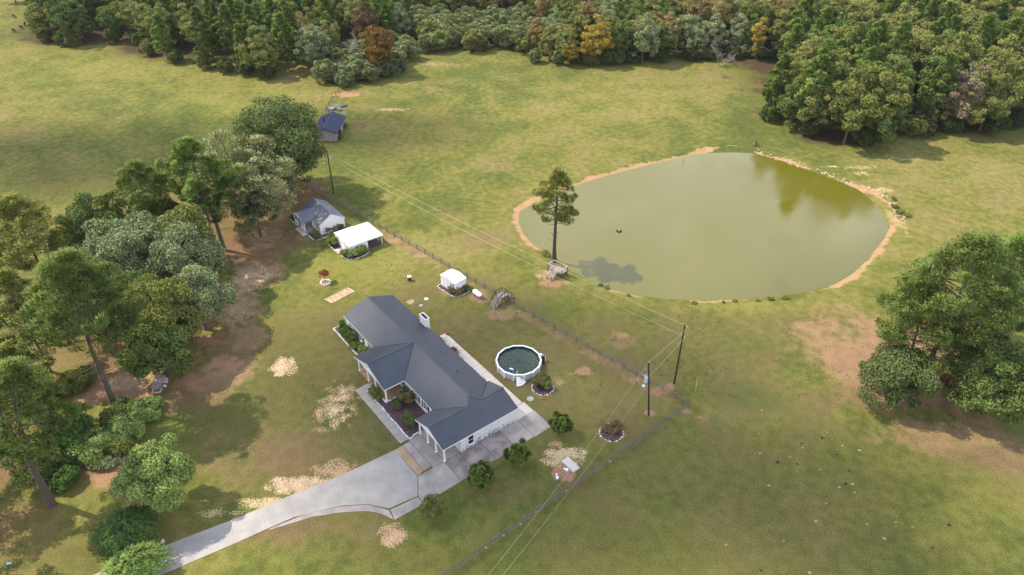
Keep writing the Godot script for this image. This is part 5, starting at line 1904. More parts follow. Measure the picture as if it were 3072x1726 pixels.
func mulch_bed(called: String, label: String, poly: Array, edge: Array, size := 0.16, m: Material = null) -> Node3D:
	var t := thing(called, label, "flower bed", v3(poly[0]))
	var b := mb()
	var q := PackedVector2Array()
	for p: Vector2 in poly:
		q.append(p - (poly[0] as Vector2))
	b.slab(q, -0.05, 0.035)
	part("mulch", b, M.mulch, t)
	# loose bark chips lying proud of it
	var g := RandomNumberGenerator.new()
	g.seed = int(absf(q[1].x) * 100) + poly.size()
	var r := Rect2(q[0], Vector2.ZERO)
	for p in q:
		r = r.expand(p)
	var c := mb()
	for i in int(r.get_area() * 14):
		var p := r.position + Vector2(g.randf(), g.randf()) * r.size
		if Geometry2D.is_point_in_polygon(p, q):
			var th := g.randf() * TAU
			var s := g.randf_range(0.6, 1.3)
			c.col = Color(0.17, 0.105, 0.11) * g.randf_range(0.4, 1.5)
			c.box(Vector3(0.14, 0.03, 0.06) * s, Vector3(p.x, 0.045, p.y), Basis.from_euler(Vector3(g.randf_range(-0.4, 0.4), th, g.randf_range(-0.4, 0.4))))
	tag(part("bark_chips", c, M.plain, t), "", "", "", "stuff")
	if edge.size():
		stones_along(t, edge, size, m if m else M.white_stone, edge.size() * 17 + int(absf(q[1].y) * 10))
	return t


func round_bed(called: String, label: String, p: Vector2, r: float, n: int) -> void:
	var poly := []
	for i in 24:
		poly.append(p + Vector2(cos(TAU * i / 24.0), sin(TAU * i / 24.0)) * r)
	var loop := poly.duplicate()
	loop.append(poly[0])
	mulch_bed(called, label, poly, loop, 0.15)


func beds() -> void:
	var hp := func(u: float, w: float) -> Vector2: return house_point(u, w)
	var front := [hp.call(18.8, -4.4), hp.call(18.8, -3.35), hp.call(14.85, -3.35), hp.call(14.85, 0.16), hp.call(6.75, 0.16), hp.call(6.75, -2.6), hp.call(6.6, -4.4)]
	mulch_bed("front_bed", "wide dark mulch bed edged with white stones between the front walk and the house", front, [hp.call(15.0, 0.0), hp.call(14.8, -3.4), hp.call(18.8, -3.4), hp.call(18.85, -4.42), hp.call(6.5, -4.42), hp.call(6.7, -2.7), hp.call(6.75, -0.8)])
	mulch_bed("side_bed", "narrow mulch bed edged with white stones along the far front wall", [hp.call(35.8, 0.0), hp.call(35.8, -1.7), hp.call(24.4, -1.7), hp.call(24.4, 0.18), hp.call(34.4, 0.18)], [hp.call(35.8, 0.1), hp.call(35.85, -1.7), hp.call(24.4, -1.7)])
	mulch_bed("back_bed", "thin mulch bed edged with white stones between the house and the back walk", [hp.call(21.0, 9.35), hp.call(21.0, 11.3), hp.call(2.4, 11.3), hp.call(2.4, 9.7), hp.call(6.7, 9.7), hp.call(6.7, 9.35)], [hp.call(21.0, 10.0), hp.call(21.0, 11.35), hp.call(2.4, 11.35)])
	round_bed("round_bed", "round shrub bed ringed with white stones below the pool", Vector2(4.75, -78.64), 1.05 * 1.6, 40)
	round_bed("round_bed", "round bed of low shrubs ringed with white stones near the fence", Vector2(14.21, -69.37), 1.7, 40)
	mulch_bed("cottage_bed", "mulch bed edged with pale stones at the front corner of the cottage", [Vector2(-42.49, -124.41), Vector2(-41.33, -122.87), Vector2(-40.38, -121.93), Vector2(-39.62, -121.74), Vector2(-38.94, -122.24), Vector2(-38.01, -123.13), Vector2(-39.17, -123.89), Vector2(-40.92, -125.71)], [Vector2(-42.49, -124.41), Vector2(-41.33, -122.87), Vector2(-40.38, -121.93), Vector2(-39.62, -121.74), Vector2(-38.94, -122.24), Vector2(-38.01, -123.13)], 0.14)
	mulch_bed("cottage_bed", "mulch bed edged with pale stones left of the cottage porch", [Vector2(-47.31, -130.13), Vector2(-46.48, -129.04), Vector2(-45.15, -127.56), Vector2(-44.91, -128.23), Vector2(-46, -130.96), Vector2(-47.18, -131.8)], [Vector2(-47.52, -130.41), Vector2(-46.48, -129.04), Vector2(-45.15, -127.56)], 0.12)
	mulch_bed("cottage_bed", "dark mulch strip along the gable end of the cottage", [Vector2(-39.16, -123.83), Vector2(-38.04, -123.26), Vector2(-34.69, -126.89), Vector2(-36.01, -128.1)], [], 0.14)
	mulch_bed("outbuilding_bed", "mulch bed with a pale curved kerb round the white metal outbuilding", [Vector2(-37.26, -120.22), Vector2(-36.16, -118.95), Vector2(-35.22, -117.69), Vector2(-34.12, -116.55), Vector2(-32.8, -115.05), Vector2(-31.9, -114.59), Vector2(-30.91, -114.68), Vector2(-29.82, -115.42), Vector2(-28.96, -116.36), Vector2(-28.32, -117.4), Vector2(-28.98, -118.27), Vector2(-32.11, -115.98), Vector2(-36.19, -121.61)], [Vector2(-37.26, -120.22), Vector2(-36.16, -118.95), Vector2(-35.22, -117.69), Vector2(-34.12, -116.55), Vector2(-32.8, -115.05), Vector2(-31.9, -114.59), Vector2(-30.91, -114.68), Vector2(-29.82, -115.42), Vector2(-28.96, -116.36), Vector2(-28.32, -117.4)], 0.13)
	mulch_bed("shed_bed", "mulch bed edged with white stones round the garden shed", [Vector2(-13.25, -106.43), Vector2(-13.78, -105.45), Vector2(-13.27, -104.75), Vector2(-12.01, -103.62), Vector2(-10.76, -102.42), Vector2(-9.99, -102.08), Vector2(-9.51, -102.38), Vector2(-7.82, -103.79), Vector2(-8.36, -104.49), Vector2(-10.34, -102.85)], [Vector2(-13.25, -106.43), Vector2(-13.78, -105.45), Vector2(-13.27, -104.75), Vector2(-12.01, -103.62), Vector2(-10.76, -102.42), Vector2(-9.99, -102.08), Vector2(-9.51, -102.38), Vector2(-7.82, -103.79), Vector2(-8.04, -104.14)], 0.11)


# ---------------------------------------------------------------- things out in the fields
func field_things() -> void:
	var t := thing("water_trough", "round grey water trough behind the barn", "trough", on(Vector2(-51.83, -192.86)))
	var b := mb()
	b.lathe([Vector2(0, 0.02), Vector2(0.95, 0.02), Vector2(1.0, 0.6), Vector2(1.05, 0.63), Vector2(0.95, 0.63), Vector2(0.93, 0.45), Vector2(0, 0.45)], 20)
	part("basin", b, M.galvanised, t)
	for q in [[Vector2(-49.64, -192.65), -0.75, "long dark feed trough lying behind the barn"], [Vector2(-48.92, -195.43), 0.75, "dark overturned feed box beyond the troughs behind the barn"]]:
		t = thing("feed_trough", q[2], "trough", on(q[0]), q[1])
		b = mb()
		b.box(Vector3(2.3, 0.06, 0.8), Vector3(0, 0.3, 0))
		for s: float in [-1.0, 1.0]:
			b.box(Vector3(2.3, 0.4, 0.06), Vector3(0, 0.48, s * 0.42))
			b.box(Vector3(0.06, 0.4, 0.8), Vector3(s * 1.14, 0.48, 0))
		part("tray", b, M.galvanised, t)
		b = mb()
		for x: float in [-0.9, 0.9]:
			b.box(Vector3(0.1, 0.3, 0.7), Vector3(x, 0.14, 0))
		part("leg", b, M.black, t)
	t = thing("tarpaulin", "scrap of turquoise tarpaulin on the grass behind the barn", "tarpaulin", on(Vector2(-47.87, -190.88)), 0.3)
	b = mb()
	b.box(Vector3(1.1, 0.05, 0.35), Vector3(0, 0.04, 0))
	part("sheet", b, mat("turquoise", Color(0.35, 0.66, 0.72), 0.6), t)
	# aerator floating in the pond
	t = thing("pond_aerator", "small dark ring-shaped aerator floating in the middle of the pond", "aerator", v3(Vector2(22.43, -126.16), WATER))
	b = mb()
	for i in 16:
		var a := TAU * i / 16.0
		var e := TAU * (i + 1) / 16.0
		b.tube([Vector3(cos(a) * 0.45, 0.06, sin(a) * 0.45), Vector3(cos(e) * 0.45, 0.06, sin(e) * 0.45)], [0.14, 0.14], 8, false)
	part("float_ring", b, M.black, t)
	b = mb()
	b.lathe([Vector2(0.16, 0.0), Vector2(0.14, 0.35), Vector2(0.0, 0.4)], 10)
	part("motor", b, M.grey_plastic, t)
	# a stake in the pond
	t = thing("stake", "thin dark stake standing in the water at the far end of the pond", "stake", v3(Vector2(42.25, -158.56), WATER))
	b = mb()
	b.tube([Vector3(0, -0.5, 0), Vector3(0.05, 1.3, 0)], [0.06, 0.05], 6)
	part("rod", b, M.dark_wood, t)
	# rocks scattered on the far right bank
	var g := RandomNumberGenerator.new()
	g.seed = 91
	var i := 0
	var bank := [Vector2(61.74, -164.55), Vector2(66.62, -160.8), Vector2(71.86, -155.84), Vector2(76.55, -150.27), Vector2(80.69, -145.39), Vector2(83.46, -141.11), Vector2(84.3, -135.93), Vector2(82.48, -128.98)]
	b = mb()
	for k in 110:
		var q := g.randf() * 6.99
		var p: Vector2 = (bank[int(q)] as Vector2).lerp(bank[int(q) + 1], q - int(q)) + Vector2(g.randf_range(-0.6, 1.6), g.randf_range(-1.2, 0.5))
		var s := g.randf_range(0.12, 0.42)
		var sh := g.randf_range(0.75, 1.05)
		b.col = Color(sh, sh * 0.97, sh * 0.93)
		b.stone(on(p), Vector3(s, s * 0.6, s * 0.8), g)
	tag(part("bank_rocks", b, M.tan_stone), "pale rocks strewn along the far right bank of the pond", "rocks", "", "stuff")
	# dung and pale weathered pats in the pasture
	var spots := [Vector2(40.74, -67.35), Vector2(43.98, -68.41), Vector2(36.33, -63.99), Vector2(38.96, -63.72), Vector2(44.2, -60.34), Vector2(51.01, -50.73), Vector2(29.35, -47.71), Vector2(44.93, -65.45), Vector2(54.71, -53.98), Vector2(45.56, -62.51)]
	for p: Vector2 in spots:
		b = mb()
		b.stone(Vector3.ZERO, Vector3(0.26, 0.12, 0.22) * g.randf_range(0.6, 1.1), g)
		var o := part("cow_pat", b, M.black)
		o.position = on(p)
		tag(o, "dark cow pat lying in the near pasture outside the fence", "cow pat", "dark cow pats in the near pasture")
	mat("dry_dung", Color(0.62, 0.54, 0.42), 0.9)
	spots = [Vector2(37.04, -73.85), Vector2(35.29, -69.16), Vector2(45.09, -69.47), Vector2(40.65, -66.57), Vector2(34.41, -65.59), Vector2(38.34, -64.93), Vector2(41.76, -62.76), Vector2(45.1, -60.3), Vector2(44.84, -58.95), Vector2(43.17, -59.82), Vector2(40.46, -57.23), Vector2(38.23, -54.55), Vector2(44.45, -54.06), Vector2(49.96, -53.69), Vector2(33.26, -51.73), Vector2(26.08, -51.14), Vector2(33.97, -60.06), Vector2(48.42, -66.11), Vector2(46.38, -67.01), Vector2(48.24, -54.43), Vector2(45.74, -52.04), Vector2(34.98, -47.44)]
	for p: Vector2 in spots:
		b = mb()
		b.stone(Vector3.ZERO, Vector3(0.24, 0.1, 0.2) * g.randf_range(0.6, 1.1), g)
		var o := part("dry_pat", b, M.dry_dung)
		o.position = on(p)
		tag(o, "pale sun-dried pat lying in the near pasture outside the fence", "cow pat", "pale dried pats in the near pasture")
	# white pebbles at the posts of the near fence
	spots = [Vector2(3.08, -55.91), Vector2(1.06, -54.14), Vector2(-1.05, -52.45), Vector2(-3.16, -50.79), Vector2(7.21, -59.22), Vector2(13.43, -64.16)]
	for p: Vector2 in spots:
		b = mb()
		b.stone(Vector3.ZERO, Vector3(0.2, 0.12, 0.17), g)
		var o := part("post_stone", b, M.tan_stone)
		o.position = on(p)
		tag(o, "pale stone at the foot of a post of the near board fence", "stone", "stones at the near fence posts")


# ---------------------------------------------------------------- people and animals: one skin drawn round a skeleton
func skin(bones: Array, cell: float, blend: float) -> MB:
	# each bone: [a, b, radius at a, radius at b, colour]
	var lo := Vector3.ONE * 1e9
	var hi := -lo
	for q in bones:
		for k in 2:
			var r: float = q[2 + k]
			lo = lo.min((q[k] as Vector3) - Vector3.ONE * (r + cell * 2))
			hi = hi.max((q[k] as Vector3) + Vector3.ONE * (r + cell * 2))
	var n := Vector3i(((hi - lo) / cell).ceil()) + Vector3i.ONE
	var f := PackedFloat32Array()
	f.resize(n.x * n.y * n.z)
	f.fill(1.0)
	var who := PackedInt32Array()
	who.resize(f.size())
	var near := PackedFloat32Array()
	near.resize(f.size())
	near.fill(1e9)
	for bi in bones.size():
		var q: Array = bones[bi]
		var a: Vector3 = q[0]
		var ab: Vector3 = (q[1] as Vector3) - a
		var l2 := maxf(ab.length_squared(), 1e-6)
		var r0: float = q[2]
		var r1: float = q[3]
		var reach := Vector3.ONE * (maxf(r0, r1) + blend * 3.0 + cell)
		var c0 := Vector3i(((a.min(q[1]) - reach - lo) / cell).floor()).clamp(Vector3i.ZERO, n - Vector3i.ONE)
		var c1 := Vector3i(((a.max(q[1]) + reach - lo) / cell).ceil()).clamp(Vector3i.ZERO, n - Vector3i.ONE)
		for z in range(c0.z, c1.z + 1):
			for y in range(c0.y, c1.y + 1):
				for x in range(c0.x, c1.x + 1):
					var p := lo + Vector3(x, y, z) * cell - a
					var t := clampf(p.dot(ab) / l2, 0, 1)
					var d := (p - ab * t).length() - lerpf(r0, r1, t)
					var i := (z * n.y + y) * n.x + x
					if d < near[i]:
						near[i] = d
						who[i] = bi
					var h := maxf(blend - absf(f[i] - d), 0.0) / blend
					f[i] = minf(f[i], d) - h * h * blend * 0.25
	var vid := {}
	var pts := []
	var cols := []
	var b := mb()
	var corner := [[0, 0, 0], [1, 0, 0], [0, 1, 0], [1, 1, 0], [0, 0, 1], [1, 0, 1], [0, 1, 1], [1, 1, 1]]
	var edges := [[0, 1], [2, 3], [4, 5], [6, 7], [0, 2], [1, 3], [4, 6], [5, 7], [0, 4], [1, 5], [2, 6], [3, 7]]
	for z in n.z - 1:
		for y in n.y - 1:
			for x in n.x - 1:
				var val := []
				var inside := 0
				for k in corner:
					var v := f[((z + k[2]) * n.y + y + k[1]) * n.x + x + k[0]]
					val.append(v)
					inside += 1 if v < 0.0 else 0
				if inside == 0 or inside == 8:
					continue
				var s := Vector3.ZERO
				var cnt := 0
				for e in edges:
					var v0: float = val[e[0]]
					var v1: float = val[e[1]]
					if (v0 < 0.0) != (v1 < 0.0):
						var k0: Array = corner[e[0]]
						var k1: Array = corner[e[1]]
						s += Vector3(k0[0], k0[1], k0[2]).lerp(Vector3(k1[0], k1[1], k1[2]), v0 / (v0 - v1))
						cnt += 1
				var i := (z * n.y + y) * n.x + x
				vid[i] = pts.size()
				pts.append(lo + (Vector3(x, y, z) + s / cnt) * cell)
				cols.append(bones[who[i]][4])
	var sx := 1
	var sy := n.x
	var sz := n.x * n.y
	var grad := func(p: Vector3) -> Vector3:
		var c := Vector3i(((p - lo) / cell).round()).clamp(Vector3i.ONE, n - Vector3i(2, 2, 2))
		var i := (c.z * n.y + c.y) * n.x + c.x
		return Vector3(f[i + sx] - f[i - sx], f[i + sy] - f[i - sy], f[i + sz] - f[i - sz]).normalized()
	for i: int in vid:
		for ax in 3:
			var st: int = [sx, sy, sz][ax]
			var o1: int = [sy, sz, sx][ax]
			var o2: int = [sz, sx, sy][ax]
			if i + st >= f.size() or (f[i] < 0.0) == (f[i + st] < 0.0):
				continue
			if not (vid.has(i - o1) and vid.has(i - o2) and vid.has(i - o1 - o2)):
				continue
			var q := [vid[i], vid[i - o1], vid[i - o1 - o2], vid[i - o2]]
			b.col = cols[q[0]]
			var N := []
			for k in q:
				N.append(grad.call(pts[k]))
			b.tri3(pts[q[0]], pts[q[1]], pts[q[2]], N[0], N[1], N[2])
			b.tri3(pts[q[0]], pts[q[2]], pts[q[3]], N[0], N[2], N[3])
	return b


func people_and_animals() -> void:
	# a walker at the edge of the drive
	var t := thing("person", "person in a pale pink top and dark shorts walking on the drive edge", "person", v3(Vector2(-42.07, -50.76), 0.02), 1.15)
	var flesh := Color(0.50, 0.30, 0.22)
	var top := Color(0.72, 0.56, 0.58)
	var dark := Color(0.02, 0.02, 0.025)
	var V := func(x: float, y: float, z: float) -> Vector3: return Vector3(x, y, z)
	var bones := [
		[V.call(0, 0.98, 0), V.call(0, 1.18, 0.01), 0.15, 0.13, top], [V.call(0, 1.18, 0.01), V.call(0, 1.40, 0.03), 0.135, 0.14, top], [V.call(-0.15, 1.42, 0.02), V.call(0.15, 1.42, 0.02), 0.07, 0.07, top],
		[V.call(0, 1.45, 0.03), V.call(0, 1.54, 0.05), 0.055, 0.05, flesh], [V.call(0, 1.60, 0.06), V.call(0, 1.69, 0.05), 0.085, 0.10, flesh], [V.call(0, 1.61, 0.14), V.call(0, 1.63, 0.165), 0.02, 0.018, flesh],
		[V.call(-0.09, 0.93, 0), V.call(-0.10, 0.66, 0.12), 0.11, 0.085, dark], [V.call(-0.10, 0.66, 0.12), V.call(-0.10, 0.52, 0.17), 0.075, 0.062, flesh], [V.call(-0.10, 0.50, 0.18), V.call(-0.10, 0.09, 0.22), 0.06, 0.04, flesh], [V.call(-0.10, 0.05, 0.20), V.call(-0.10, 0.035, 0.38), 0.045, 0.035, dark],
		[V.call(0.09, 0.93, 0), V.call(0.10, 0.66, -0.04), 0.11, 0.085, dark], [V.call(0.10, 0.66, -0.04), V.call(0.10, 0.52, -0.08), 0.075, 0.062, flesh], [V.call(0.10, 0.50, -0.09), V.call(0.10, 0.12, -0.30), 0.06, 0.04, flesh], [V.call(0.10, 0.06, -0.31), V.call(0.10, 0.035, -0.15), 0.045, 0.035, dark],
		[V.call(-0.20, 1.40, 0.02), V.call(-0.25, 1.14, -0.03), 0.06, 0.045, top], [V.call(-0.25, 1.13, -0.03), V.call(-0.22, 1.12, 0.22), 0.042, 0.03, flesh], [V.call(-0.22, 1.12, 0.24), V.call(-0.20, 1.13, 0.32), 0.034, 0.028, flesh],
		[V.call(0.20, 1.40, 0.02), V.call(0.26, 1.14, -0.04), 0.06, 0.045, top], [V.call(0.26, 1.13, -0.04), V.call(0.20, 1.14, 0.20), 0.042, 0.03, flesh], [V.call(0.20, 1.14, 0.22), V.call(0.16, 1.16, 0.29), 0.034, 0.028, flesh],
	]
	part("body", skin(bones, 0.022, 0.04), M.flesh, t)
	var hair := skin([[V.call(0, 1.68, 0.03), V.call(0, 1.70, 0.02), 0.105, 0.11, dark], [V.call(0, 1.66, -0.04), V.call(0, 1.38, -0.10), 0.09, 0.05, dark]], 0.02, 0.04)
	part("hair", hair, M.flesh, t)
	var f := mb()
	for k: float in [-1.0, 1.0]:
		f.col = dark
		f.box(Vector3(0.022, 0.012, 0.01), Vector3(k * 0.035, 1.655, 0.148))
		for j in 4:
			f.col = flesh
			f.tube([Vector3(k * (0.16 if k > 0 else 0.20) + (j - 1.5) * 0.014, 1.15, 0.30), Vector3(k * (0.14 if k > 0 else 0.19) + (j - 1.5) * 0.015, 1.135, 0.36 - absf(j - 1.3) * 0.008), Vector3(k * (0.13 if k > 0 else 0.18) + (j - 1.5) * 0.014, 1.115, 0.375)], [0.009, 0.008, 0.006], 6)
		f.tube([Vector3(k * 0.16, 1.15, 0.26), Vector3(k * 0.13, 1.17, 0.31)], [0.011, 0.008], 6)
	f.col = Color(0.35, 0.15, 0.13)
	f.box(Vector3(0.045, 0.01, 0.01), Vector3(0, 1.585, 0.138))
	part("face_and_fingers", f, M.flesh, t)
	# cattle
	var c := Color(1, 1, 1)
	var cow := [
		[V.call(0, 1.05, -0.75), V.call(0, 1.0, 0.1), 0.30, 0.36, c], [V.call(0, 1.0, 0.1), V.call(0, 1.08, 0.65), 0.36, 0.30, c], [V.call(0, 1.12, -0.85), V.call(0, 1.22, -0.4), 0.22, 0.2, c],
		[V.call(0, 1.15, 0.75), V.call(0, 0.75, 1.25), 0.22, 0.14, c], [V.call(0, 0.72, 1.28), V.call(0, 0.38, 1.45), 0.13, 0.085, c], [V.call(-0.1, 0.78, 1.2), V.call(-0.26, 0.74, 1.17), 0.05, 0.04, c], [V.call(0.1, 0.78, 1.2), V.call(0.26, 0.74, 1.17), 0.05, 0.04, c],
		[V.call(0, 1.2, -0.98), V.call(0, 0.55, -1.1), 0.045, 0.04, c], [V.call(0, 0.6, -1.1), V.call(0, 0.4, -1.1), 0.05, 0.06, c],
	]
	for s: float in [-1.0, 1.0]:
		cow.append_array([
			[V.call(s * 0.2, 0.95, 0.6), V.call(s * 0.2, 0.48, 0.62 + s * 0.08), 0.14, 0.075, c], [V.call(s * 0.2, 0.48, 0.62 + s * 0.08), V.call(s * 0.2, 0.06, 0.6 + s * 0.14), 0.07, 0.06, c],
			[V.call(s * 0.2, 1.0, -0.7), V.call(s * 0.21, 0.68, -0.58), 0.22, 0.12, c], [V.call(s * 0.21, 0.68, -0.58), V.call(s * 0.21, 0.46, -0.80), 0.1, 0.065, c], [V.call(s * 0.21, 0.46, -0.80), V.call(s * 0.2, 0.06, -0.76), 0.065, 0.06, c],
		])
	var cm := skin(cow, 0.05, 0.07).mesh()
	for q in [[Vector2(-188.48, -271.72), 1.0, "black cow grazing, nearest of the small herd in the far left field", M.hide], [Vector2(-188.36, -276.4), -2.2, "black cow grazing, middle of the small herd in the far left field", M.hide], [Vector2(-188.94, -279.93), 0.4, "black cow standing closest to the trees in the far left field", M.hide], [Vector2(-200.63, -292.69), 0.9, "brown and black cow grazing alone highest in the far left field", M.brown_hide]]:
		var o := thing("cow", q[2], "cow", on(q[0]), q[1], "cattle in the far left field")
		part("body", cm, q[3], o)
	# the car half hidden by the shrub on the drive
	var car := thing("parked_car", "pale blue car mostly hidden under the bright green shrub by the drive", "car", v3(Vector2(-43.29, -48.66), 0.07), 1.22)
	var b := mb()
	var prof := [[-2.15, 0.35, 0.72], [-2.1, 0.32, 0.88], [-1.0, 0.3, 0.96], [0.0, 0.3, 0.97], [1.1, 0.3, 0.97], [2.0, 0.32, 0.85], [2.2, 0.38, 0.62]]
	for i in prof.size() - 1:
		var p: Array = prof[i]
		var q: Array = prof[i + 1]
		var w := 0.88
		b.quad(Vector3(-w, p[2], p[0]), Vector3(w, p[2], p[0]), Vector3(w, q[2], q[0]), Vector3(-w, q[2], q[0]), Vector3.UP)
		for s: float in [-1.0, 1.0]:
			b.quad(Vector3(s * w, p[2], p[0]), Vector3(s * w, q[2], q[0]), Vector3(s * (w - 0.04), q[1], q[0]), Vector3(s * (w - 0.04), p[1], p[0]), Vector3(s, 0, 0))
	b.box(Vector3(1.7, 0.4, 0.1), Vector3(0, 0.55, 2.16))
	b.box(Vector3(1.7, 0.4, 0.1), Vector3(0, 0.55, -2.12))
	b.quad(Vector3(-0.66, 1.45, -0.9), Vector3(0.66, 1.45, -0.9), Vector3(0.64, 1.45, 0.5), Vector3(-0.64, 1.45, 0.5), Vector3.UP)
	for s: float in [-1.0, 1.0]:
		for e in [[1.3, 0.5], [-0.2, -0.2], [-1.7, -0.9]]:
			b.tube([Vector3(s * 0.83, 0.96, e[0]), Vector3(s * 0.66, 1.45, e[1])], [0.05, 0.05], 6)
	part("body", b, M.car_paint, car)
	b = mb()
	b.quad(Vector3(-0.8, 0.97, 1.27), Vector3(0.8, 0.97, 1.27), Vector3(0.63, 1.43, 0.49), Vector3(-0.63, 1.43, 0.49), Vector3(0, 1, 1))
	b.quad(Vector3(-0.8, 0.97, -1.68), Vector3(0.8, 0.97, -1.68), Vector3(0.63, 1.43, -0.9), Vector3(-0.63, 1.43, -0.9), Vector3(0, 1, -1))
	for s: float in [-1.0, 1.0]:
		b.quad(Vector3(s * 0.81, 0.97, 1.2), Vector3(s * 0.81, 0.97, -1.6), Vector3(s * 0.64, 1.43, -0.88), Vector3(s * 0.64, 1.43, 0.47), Vector3(s, 0.3, 0))
	part("window", b, M.glass, car)
	for s in [[-1, 1.35], [1, 1.35], [-1, -1.35], [1, -1.35]]:
		b = mb()
		b.tube([Vector3(s[0] * 0.68, 0.31, s[1]), Vector3(s[0] * 0.9, 0.31, s[1])], [0.31, 0.31], 16)
		var wh := part("wheel", b, M.black, car)
		b = mb()
		b.tube([Vector3(s[0] * 0.88, 0.31, s[1]), Vector3(s[0] * 0.915, 0.31, s[1])], [0.18, 0.16], 12)
		part("rim", b, M.galvanised, wh)
	for s: float in [-1.0, 1.0]:
		b = mb()
		b.box(Vector3(0.34, 0.14, 0.08), Vector3(s * 0.62, 0.66, 2.2))
		part("headlight", b, M.white_paint, car)


# ---------------------------------------------------------------- plants
class Leaves:
	var v := PackedVector3Array()
	var n := PackedVector3Array()
	var c := PackedColorArray()
	var ix := PackedInt32Array()

	func leaf(p: Vector3, along: Vector3, across: Vector3, fold: Vector3, shade: Vector3, col: Color) -> void:
		var k := v.size()
		v.push_back(p - along); v.push_back(p + across + fold); v.push_back(p + along); v.push_back(p - across + fold)
		for i in 4:
			n.push_back(shade)
			c.push_back(col)
		if (across + along).cross(along * 2.0).dot(shade) < 0.0:
			ix.append_array(PackedInt32Array([k, k + 1, k + 2, k, k + 2, k + 3]))
		else:
			ix.append_array(PackedInt32Array([k, k + 2, k + 1, k, k + 3, k + 2]))

	func mesh() -> ArrayMesh:
		var a := []
		a.resize(Mesh.ARRAY_MAX)
		a[Mesh.ARRAY_VERTEX] = v
		a[Mesh.ARRAY_NORMAL] = n
		a[Mesh.ARRAY_COLOR] = c
		a[Mesh.ARRAY_INDEX] = ix
		var m := ArrayMesh.new()
		m.add_surface_from_arrays(Mesh.PRIMITIVE_TRIANGLES, a)
		return m


func rand_dir(g: RandomNumberGenerator) -> Vector3:
	var y := g.randf_range(-1, 1)
	var a := g.randf() * TAU
	var r := sqrt(1.0 - y * y)
	return Vector3(cos(a) * r, y, sin(a) * r)


# Leaves gathered round each puff (centre, radius) of a crown; needles point outward, leaves lie across.
func leaf_out(L: Leaves, puffs: Array, mid: Vector3, count: int, la: float, lb: float, needle: bool, g: RandomNumberGenerator, second := Color(0, 0, 0, 0)) -> void:
	var total := 0.0
	for p in puffs:
		total += p[1] * p[1]
	for p in puffs:
		var c: Vector3 = p[0]
		var r: float = p[1]
		var k := int(count * r * r / total)
		var out := (c - mid).normalized()
		var tone := g.randf_range(0.80, 1.18)
		var warm := g.randf_range(-0.06, 0.14)
		var stretch := Vector3(g.randf_range(0.75, 1.3), g.randf_range(0.75, 1.1), g.randf_range(0.75, 1.3))
		for i in k:
			var d := rand_dir(g)
			if d.dot(out) < -0.25 and g.randf() < 0.75:
				d = -d
			var pos := c + (Vector3(d.x, d.y * 0.8, d.z) * (0.45 + 0.85 * sqrt(g.randf())) + rand_dir(g) * 0.12) * r * stretch
			var q := rand_dir(g)
			var sn := (d * 0.5 + out * 0.15 + q * 0.72 + Vector3.UP * 0.12).normalized()
			var along: Vector3
			if needle:
				along = (d * 0.8 + q * 0.75).normalized()
			else:
				along = sn.cross(q).normalized()
			var across := along.cross(sn).normalized()
			var s := g.randf_range(0.65, 1.25)
			var v := tone * g.randf_range(0.72, 1.28)
			var col := Color(v * (1.0 + warm + g.randf_range(-0.06, 0.06)), v, v * (1.0 - warm * 0.7))
			if second.a > 0.0 and g.randf() < second.a:
				col = Color(second.r, second.g, second.b) * g.randf_range(0.8, 1.2)
			L.leaf(pos, along * la * s, across * lb * s, sn * la * -0.18, sn, col)


func broad_puffs(c: Vector3, R: float, hh: float, n: int, pr: float, g: RandomNumberGenerator, low := -0.5, lumps := 0.22) -> Array:
	var f := FastNoiseLite.new()
	f.seed = g.randi() % 1000
	f.frequency = 0.9
	var a := []
	for i in n:
		var y := clampf(lerpf(low, 1.0, (i + 0.5) / n) + g.randf_range(-0.12, 0.12), -1.0, 1.0)
		var th := i * 2.39996 + g.randf_range(-0.4, 0.4)
		var q := sqrt(maxf(0.0, 1.0 - y * y))
		var d := Vector3(cos(th) * q, y, sin(th) * q)
		var k := 0.76 + f.get_noise_3dv(d * 1.3) * lumps * 2.2 + g.randf_range(-0.14, 0.12)
		a.append([c + Vector3(d.x * R, d.y * hh, d.z * R) * k, R * pr * g.randf_range(0.6, 1.35)])
	for i in n / 3:
		var d := rand_dir(g) * g.randf_range(0.2, 0.5)
		a.append([c + Vector3(d.x * R, d.y * hh, d.z * R), R * pr * 1.1])
	return a


